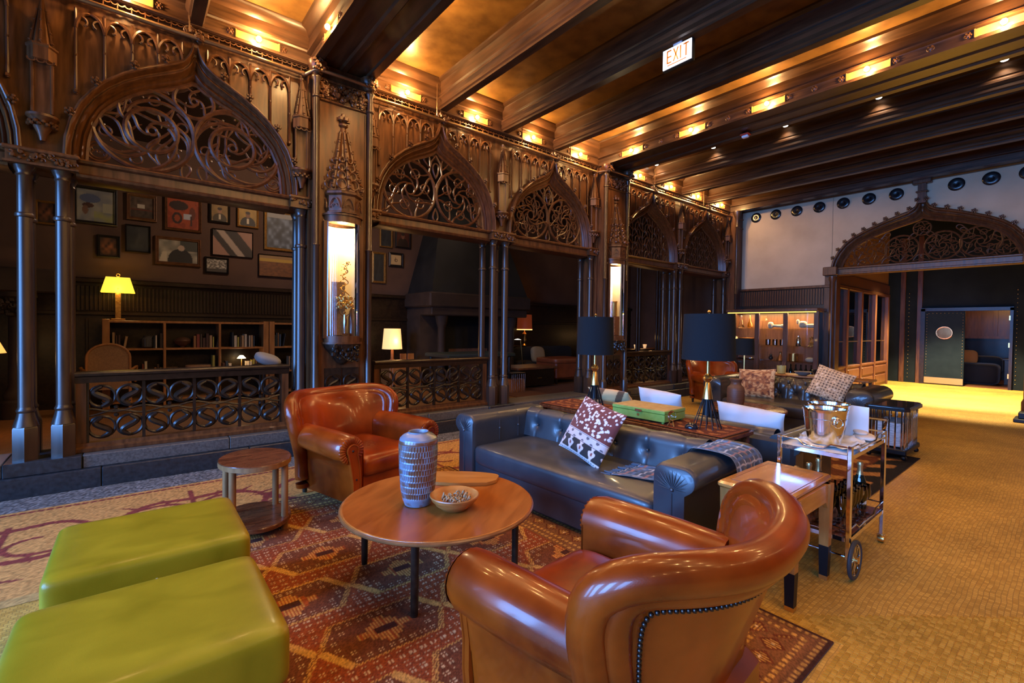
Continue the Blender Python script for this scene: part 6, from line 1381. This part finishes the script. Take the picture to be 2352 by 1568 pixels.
# ================================================================== SLATTED CRATE TABLE
t = thing('crate_table', 'black topped end table with chrome slatted sides beyond the cart', 'table', (6.98, 1.40, .012), 0)
ctp = [(-.36, -.17), (-.30, -.21), (.30, -.21), (.36, -.17), (.36, .17), (.30, .21), (-.30, .21), (-.36, .17)]
part('top', MB().prism(ctp, .55, .585, 'z').prism([(a*.95, b*.95) for a, b in ctp], .585, .60, 'z'), plain('black_lacquer', (.01, .011, .013), rough=.2, coat=.5), t, 25); part('plinth', MB().b2(-.34, .34, -.19, .19, .06, .12, .01), Iron, t)
for y in (-.165, .165):
    for i in range(10): part('slat', MB().b2(-.31+i*.069-.007, -.31+i*.069+.007, y-.006, y+.006, .12, .55), Chrome, t)
for x in (-.32, .32):
    for i in range(6): part('slat', MB().b2(x-.006, x+.006, -.14+i*.056-.007, -.14+i*.056+.007, .12, .55), Chrome, t)
for sx in (-1, 1):
    for sy in (-1, 1): part('castor', MB().ball((sx*.30, sy*.16, .03), .03, 10), Iron, t)
one('stacked_magazines', MB().b2(-.24, .24, -.12, .12, .133, .40, .004), noisy('magazine_edges', (.35, .38, .42), (.75, .76, .78), (6, 6, 30), 3, 3, .6), 'stack of pale magazines inside the slatted end table', 'magazines', (6.98, 1.40, .012))
# ================================================================== HONEY WOOD SIDE TABLE
Hn = noisy('honey_cherry', (.36, .135, .026), (.52, .22, .05), (1, 6, 6), 4, 5, .26, .05, coat=.5, coatr=.12); HnL = noisy('honey_cherry_leg', (.33, .12, .025), (.47, .19, .045), (5, 5, .8), 5, 4, .3, .05, coat=.4)
t = thing('cherry_side_table', 'honey coloured cherry side table with black and brass feet', 'table', (2.895, 1.10, 0))
part('top', MB().b2(-.33, .33, -.175, .195, .562, .60, .012), Hn, t); part('top_inlay', MB().b2(-.25, .25, -.150, .150, .6, .6018, .0005), Hn, t); part('inlay_line', MB().b2(-.252, .252, -.152, -.150, .6, .6022).b2(-.252, .252, .150, .152, .6, .6022).b2(-.252, -.25, -.152, .152, .6, .6022).b2(.25, .252, -.152, .152, .6, .6022), WdR, t, 0)
apr = [(-.27, .565), (.27, .565), (.27, .40), (.225, .42), (.195, .465), (-.195, .465), (-.225, .42), (-.27, .40)]
for y in (-.175, .175): part('apron', MB().prism(apr, y-.012, y+.012), Hn, t, 20)
for x in (-.26, .26): part('apron', MB().b2(x-.012, x+.012, -.16, .16, .44, .565), Hn, t)
for sx in (-1, 1):
    for sy in (-1, 1):
        lg = part('leg', MB().loft([[(sx*.25+a*w_, sy*.17+b*w_, z) for a, b in ((-1, -1), (1, -1), (1, 1), (-1, 1))] for z, w_ in ((.565, .030), (.19, .024))]), HnL, t, 20)
        part('black_sleeve', MB().loft([[(sx*.25+a*w_, sy*.17+b*w_, z) for a, b in ((-1, -1), (1, -1), (1, 1), (-1, 1))] for z, w_ in ((.20, .0252), (.022, .021))]), Iron, lg, 20); part('brass_ferrule', MB().loft([[(sx*.25+a*w_, sy*.17+b*w_, z) for a, b in ((-1, -1), (1, -1), (1, 1), (-1, 1))] for z, w_ in ((.024, .0225), (.0, .0215))]), Brass, lg, 20)
# ================================================================== BAR CART
t = thing('bar_cart', 'chrome two tier bar cart with a big spoked wheel', 'cart', (0, 0, 0)); X0, X1, Y0, Y1 = 3.27, 4.0, .85, 1.235
for x, y, z0 in ((X0, Y0, .10), (X0, Y1, .10), (X1, Y0, .055), (X1, Y1, .055)): part('post', MB().box((x, y, (z0+.775)/2), (.026, .026, .775-z0), 0, .004), Chrome, t)
part('upper_tray', MB().b2(X0, X1, Y0, Y1, .70, .712), plain('white_tray', (.8, .8, .82), rough=.25), t); part('lower_tray', MB().b2(X0, X1, Y0, Y1, .205, .228, .004), Wal, t)
for z in (.705, .215):
    for y in (Y0, Y1): part('edge_rail', MB().b2(X0, X1, y-.007, y+.007, z-.012, z+.012), Chrome, t)
    for x in (X0, X1): part('edge_rail', MB().b2(x-.007, x+.007, Y0, Y1, z-.012, z+.012), Chrome, t)
for z in (.765, .275):
    part('gallery_rail', MB().tube([(X0, Y0, z), (X0+.15, Y0, z), (X0+.2, Y0, z-.03), (X1-.2, Y0, z-.03), (X1-.15, Y0, z), (X1, Y0, z), (X1, Y1, z), (X0, Y1, z)], .005, 8), Chrome, t)
    part('gallery_rail', MB().tube([(X0, Y0, z), (X0, Y0+.1, z), (X0, Y0+.14, z-.03), (X0, Y1-.14, z-.03), (X0, Y1-.1, z), (X0, Y1, z)], .005, 8), Chrome, t)
part('push_handle', MB().tube([(X1, Y0, .78), (X1+.03, Y0, .82), (X1+.09, Y0, .835), (X1+.09, Y1, .835), (X1+.03, Y1, .82), (X1, Y1, .78)], .009, 8), Chrome, t)
for y in (Y0-.035, Y1+.035):
    wl = part('wheel', MB().torus((X0, y, .115), .103, .0115, 36, 8, 'y'), plain('rubber_tyre', (.03, .032, .035), rough=.6), t); part('rim', MB().torus((X0, y, .115), .090, .005, 32, 6, 'y'), Chrome, wl); part('hub', MB().lathe([(.018, -.018), (.018, .018)], (X0, y, .115), 12, axis='y'), Brass, wl)
    for k in range(8): a = k*pi/4; part('spoke', MB().seg((X0, y, .115), (X0+.088*cos(a), y, .115+.088*sin(a)), .003, None, 6), Chrome, wl)
part('axle', MB().cyl((X0, Y0-.035, .115), .007, Y1-Y0+.07, 8, axis='y'), Chrome, t)
for y in (Y0, Y1): part('castor', MB().lathe([(.001, -.02), (.024, -.018), (.028, 0), (.024, .018), (.001, .02)], (X1, y, .028), 14, axis='y').b2(X1-.012, X1+.012, y-.024, y+.024, .03, .058, .004), Brass, t)
def bucket(label, x, y, rz):
    t = thing('ice_bucket', label, 'ice bucket', (x, y, .722), rz, 'steel ice buckets on the bar cart')
    part('body', MB().lathe([(.085, 0), (.092, .006), (.108, .10), (.120, .205), (.124, .22), (.127, .226), (.124, .232), (.117, .225), (.104, .10), (.086, .012), (.0001, .01)], n=48), Steel, t, 35); part('band', MB().torus((0, 0, .165), .1165, .0022, 48, 5), Steel, t)
    for s in (-1, 1): h = part('handle_boss', MB().ball((s*.122, 0, .175), .017, 12), Steel, t); part('ring_handle', MB().torus((s*.133, 0, .152), .028, .0042, 20, 6, 'x'), Steel, h)
bucket('steel ice bucket with a ring handle facing the camera on the bar cart', 3.50, 1.055, radians(50)); bucket('steel ice bucket half hidden behind the other on the bar cart', 3.755, 1.11, radians(20))
# napkin (crumpled) and menu card
u = np.linspace(-1, 1, 50); U, V = np.meshgrid(u, u); g = np.random.default_rng(2)
Zn = .004+.012*np.abs(np.sin(U*4+V*2)*np.sin(V*5-U*3))+.05*np.clip(np.hypot(U, V)-.95, 0, 1)+.012*np.abs(np.sin(U*9)*np.sin(V*7))*(np.hypot(U, V) > .75)
one('napkin', MB().grid(np.stack([U*.26*(1+.08*np.sin(V*6)), V*.175*(1+.06*np.sin(U*7)), Zn], -1)), plain('white_napkin', (.82, .81, .80), rough=.85), 'crumpled white linen napkin under the ice buckets', 'napkin', (3.60, 1.05, .713), .15, smooth=80)
o = one('menu_card', MB().b2(-.11, .11, -.003, .003, 0, .22), plain('menu_white', (.85, .84, .84), rough=.6), 'blank white card standing at the end of the bar cart', 'card', (3.91, 1.02, .713), radians(80))
one('folded_napkin', MB().sbox((0, 0, .02), (.20, .12, .035), .7).sbox((.02, .02, .045), (.15, .08, .03), .8), plain('cream_napkin', (.75, .65, .54), rough=.85), 'folded cream napkin near the card on the bar cart', 'napkin', (3.88, .93, .714), .4)
# champagne bottles and glasses on the lower tier
BotM = plain('dark_green_glass', (.008, .014, .008), rough=.08, coat=.5); FoilM = noisy('gold_foil', (.50, .34, .14), (.66, .48, .24), nscale=30, rough=.35, metal=.8); LabM = plain('bottle_label', (.72, .68, .55), rough=.6)
def bottle(label, x, y, rz=0):
    t = thing('champagne_bottle', label, 'bottle', (x, y, .2285), rz, 'champagne bottles on the bar cart')
    part('glass', MB().lathe([(.036, 0), (.042, .004), (.042, .155), (.038, .18), (.026, .215), (.017, .245), (.0145, .262)], n=24), BotM, t, 50); part('foil', MB().lathe([(.0235, .222), (.0178, .245), (.0155, .262), (.0155, .292), (.019, .294), (.019, .306), (.016, .316), (.0001, .32)], n=20, cap=False), FoilM, t, 50)
    part('paper_label', MB().grid([[(.0427*cos(a), .0427*sin(a), z) for a in np.linspace(-.9, .9, 12)] for z in (.035, .11)]), LabM, t, 60)
for i, (x, y, lb) in enumerate(((3.92, .96, 'champagne bottle with a cream label standing at the castor end of the cart'), (3.60, 1.17, 'champagne bottle at the back of the cart behind the flutes'), (3.44, 1.19, 'champagne bottle at the back corner nearest the cherry table'), (3.78, 1.17, 'champagne bottle between the back post and the wine glasses'))): bottle(lb, x, y, radians(-150 if i == 0 else 200))
flute = MB().lathe([(.030, 0), (.030, .002), (.004, .006), (.0032, .085), (.008, .095), (.024, .15), (.026, .215), (.0252, .215), (.023, .15), (.006, .098), (.0001, .096)], n=20, cap=False).mesh('flute_glass', GlassW, 60)
winegl = MB().lathe([(.036, 0), (.036, .002), (.005, .006), (.004, .075), (.012, .085), (.038, .12), (.041, .155), (.033, .20), (.0323, .20), (.040, .155), (.036, .12), (.010, .089), (.0001, .088)], n=22, cap=False).mesh('wine_glass', GlassW, 60)
k = 0
for i in range(6):
    for j in range(3):
        x, y = 3.33+i*.068+.02*(j % 2), .905+j*.075
        tag(O('champagne_flute', flute, None, (x, y, .2285)), 'champagne flute, %s from the wheel in the %s row of the cart' % (ORD[i], ('front', 'middle', 'back')[j]), 'glass', 'champagne flutes on the bar cart')
for i in range(4): tag(O('wine_glass', winegl, None, (3.74+.07*(i % 2), .91+.085*(i//2), .2285)), 'rounded wine glass on the cart, %s row, %s the flutes' % (('front', 'back')[i//2], ('beside', 'away from')[i % 2]), 'glass', 'wine glasses on the bar cart')
# black stand at the frame edge
t = thing('sign_stand', 'black floor stand with a tilted brown post at the frame edge', 'stand', (11.40, .50, 0)); part('foot', MB().b2(-.22, .22, -.25, .20, 0, .06, .01).b2(-.15, .15, -.2, .15, .06, .16, .01), Iron, t); part('post', MB().tube([(0, .08, .1), (.0, -.02, .5), (.0, -.2, 1.2)], .022, 8), WdR, t)
# ================================================================== DISPLAY CABINET
t = thing('display_cabinet', 'tall glazed display cabinet with glass shelves at the end wall', 'cabinet', (0, 0, 0)); A0, A1, F0, F1, H1 = 3.55, 5.42, 11.12, 11.60, 1.93
CabW = noisy('cabinet_mahogany', (.07, .028, .014), (.13, .055, .026), (3, 3, .4), 8, 4, .35, .06, coat=.3)
part('back', MB().b2(F1-.02, F1, A0, A1, 0, H1), CabW, t, 0); part('plinth', MB().b2(F0, F1, A0, A1, 0, .14, .01), CabW, t); part('cornice', MB().b2(F0-.05, F1, A0-.04, A1+.04, H1-.06, H1+.01, .012), CabW, t); part('light_strip', MB().b2(F0-.02, F0, A0, A1, H1-.085, H1-.062), emit('cabinet_strip', (1, .68, .12), 1.2), t)
ds = (A0, A0+.60, A0+1.20, A1)
for i, y in enumerate(ds): part('stile', MB().b2(F0, F0+.04, y-.045, y+.045, .14, H1-.06, .005), CabW, t)
for y in (A0+.01, A1-.01): part('side_glass', MB().b2(F0+.04, F1-.02, y-.003, y+.003, .2, H1-.08), ThinG, t, 0)
for i in range(3): part('glass_door', MB().b2(F0+.015, F0+.02, ds[i]+.045, ds[i+1]-.045, .14, H1-.09), ThinG, t, 0)
ZS = (.45, .78, 1.12, 1.50)
for z in ZS: part('glass_shelf', MB().b2(F0+.05, F1-.03, A0+.02, A1-.02, z-.012, z), ThinG, t, 0)
light('cabinet_light', 'AREA', (11.36, 4.48, 1.84), 48, (1, .66, .28), 1.7, .2, rot=(0, 0, radians(90)))
XS = 11.30
BoneM = noisy('old_bone', (.42, .33, .22), (.62, .52, .38), nscale=12, rough=.7); AmbM = plain('amber_glass', (.7, .26, .02), rough=.05, trans=.6)
one('animal_skull', MB().sbox((0, 0, .09), (.16, .16, .15), .8).sbox((0, -.17, .06), (.10, .26, .09), .8).sbox((0, .10, .15), (.06, .06, .10), .8), BoneM, 'horned animal skull on the top shelf of the cabinet', 'skull', (XS, 3.86, 1.50)); one('bone_joint', MB().sbox((0, .10, .07), (.10, .12, .15), .8).seg((0, .06, .06), (0, -.14, .05), .028, .034).sbox((0, -.16, .05), (.09, .10, .09), .8), BoneM, 'pale knuckle bone on the top shelf, middle door of the cabinet', 'bone', (XS, 4.42, 1.50))
one('glass_decanter', MB().lathe([(.05, 0), (.07, .02), (.05, .12), (.014, .2), (.012, .28), (.02, .3)], n=16), Glass, 'clear narrow necked decanter on the top shelf of the cabinet', 'decanter', (XS, 5.18, 1.50)); one('amber_teardrop', MB().lathe([(.03, 0), (.065, .03), (.06, .09), (.02, .17), (.008, .30), (.001, .31)], n=16), AmbM, 'amber teardrop bottle on the top shelf of the cabinet', 'bottle', (XS, 4.98, 1.50)); one('copper_pan', MB().lathe([(.08, 0), (.13, .01), (.19, .11), (.20, .15), (.18, .14), (.11, .015)], n=24), plain('lit_copper', (.72, .30, .07), metal=.9, rough=.3), 'wide copper bowl on the second shelf of the cabinet', 'bowl', (XS, 5.03, 1.12))
for i in range(3): one('cut_tumbler', MB().lathe([(.04, 0), (.05, .005), (.052, .13), (.047, .13), (.044, .012)], n=14), GlassW, '%s cut glass tumbler from the skull side, second shelf of the cabinet' % ORD[i], 'tumbler', (XS, 4.27+i*.15, 1.12))
one('silver_shaker', MB().lathe([(.05, 0), (.055, .01), (.05, .16), (.03, .19), (.03, .22)], n=18), Steel, 'silver cocktail shaker on the second shelf of the cabinet', 'shaker', (XS, 3.94, 1.12)); one('gilt_ornament', foliage(.14, .2, .1, 40, 51, .02).b2(-.07, .07, -.08, .02, -.0, .01), Brass, 'spiky gilt ornament on the second shelf of the cabinet', 'ornament', (XS, 3.72, 1.12))
one('dark_pear', MB().ball((0, 0, .05), .05, 12).ball((0, 0, .11), .03, 10).cyl((0, 0, .13), .004, .04, 6), plain('dark_ceramic', (.03, .018, .014), rough=.25), 'dark pear shaped ornament on the third shelf of the cabinet', 'ornament', (XS, 4.50, .78)); one('bell_glass', MB().lathe([(.08, 0), (.075, .03), (.03, .12), (.02, .18), (.03, .2)], n=16), plain('copper_bell', (.5, .2, .07), metal=.8, rough=.25), 'copper bell shaped flask on the third shelf of the cabinet', 'flask', (XS, 4.30, .78)); one('copper_mug', MB().lathe([(.09, 0), (.10, .005), (.10, .17), (.092, .17), (.09, .01)], n=20), plain('bright_copper', (.8, .36, .10), metal=.9, rough=.2), 'bright copper mug catching the light in the cabinet', 'mug', (XS, 4.03, .78)); one('shell', MB().sbox((0, 0, .05), (.12, .2, .10), .9), BoneM, 'yellowed spiral shell on the third shelf of the cabinet', 'shell', (XS, 3.70, .78)); one('silver_tray', MB().sbox((0, 0, .02), (.2, .36, .04), .5), Steel, 'long silver dish on the third shelf of the cabinet', 'dish', (XS, 5.05, .78))
for i in range(6): one('wine_bottle', MB().lathe([(.035, 0), (.036, .13), (.014, .19), (.013, .26)], n=14).cyl((0, 0, .22), .0145, .045, 12), BotM, '%s dark wine bottle from the doorway on the lowest shelf' % ORD[i].capitalize(), 'bottle', (XS, 3.68+i*.10, .45), group='wine bottles in the cabinet')
# ================================================================== NICHE CONTENTS
p = PIER[0]; zb = 1.327
t = thing('candle_figurine', 'silver figure holding up a basket of gilt leaves in the first niche', 'figurine', (p+.01, 5.30, zb)); 
part('block', MB().b2(-.04, .04, -.04, .04, 0, .03), Steel, t); part('body', MB().tube([(0, 0, .03), (0, 0, .10), (.004, 0, .17), (0, 0, .24)], [.010, .016, .022, .013], 8).ball((0, 0, .265), .016, 8), Steel, t)
for s in (-1, 1): part('raised_arm', MB().tube([(s*.015, 0, .225), (s*.05, 0, .25), (s*.07, 0, .31)], [.008, .007, .006], 6), Steel, t)
part('leaf_basket', foliage(.18, .12, .08, 50, 61, .018).xf(loc=(0, .04, .31)), Brass, t, 50); ch = np.linspace(0, 1, 60); part('gilt_spray', MB().tube(np.stack([.05*np.sin(ch*30)*(1-ch)+.05*ch**3, .01*np.cos(ch*30), .42+.42*np.sin(ch*1.75)], 1), .006, 5), Brass, t)
sprl = MB()
for i in range(26): q = i/25; sprl.ball((-.02+.03*sin(i*2.1)+.06*q**3, .01, .40+.42*sin(q*1.7)), .014*(1-.4*q), 5)
part('gilt_leaves', sprl, Brass, t, 50, None, 'stuff')
one('tall_brown_box', MB().b2(-.07, .07, -.03, .03, 0, .62, .006), noisy('brown_card', (.20, .10, .03), (.30, .16, .06), nscale=8, rough=.7), 'tall brown box behind the figurine in the first niche', 'box', (p-.02, 5.43, zb)); one('dark_bottle', MB().lathe([(.045, 0), (.047, .22), (.02, .29), (.018, .34)], n=16), plain('brown_bottle', (.10, .04, .012), rough=.15), 'dark brown bottle beside the figurine in the first niche', 'bottle', (p+.12, 5.36, zb))
p = PIER[1]
one('nailed_box', MB().b2(-.075, .075, -.05, .05, 0, .34, .006), noisy('red_brown_hide', (.12, .04, .015), (.18, .065, .025), nscale=8, rough=.5), 'studded brown box at the bottom of the second niche', 'box', (p-.03, 5.32, zb)); 
o = bpy.data.objects['nailed_box']; st = MB()
for i in range(12):
    for s in (-1, 1): st.ball((s*.066, -.052, .02+i*.027), .006, 6)
part('nail_heads', st, Brass, o, 60, None, 'stuff')
one('gilt_vase', MB().lathe([(.05, 0), (.055, .01), (.05, .22), (.06, .26), (.055, .27)], n=18), plain('gilt_vase_gold', (.6, .36, .10), metal=.8, rough=.3), 'gilt cylinder vase standing on the studded box in the second niche', 'vase', (p-.05, 5.32, zb+.341))
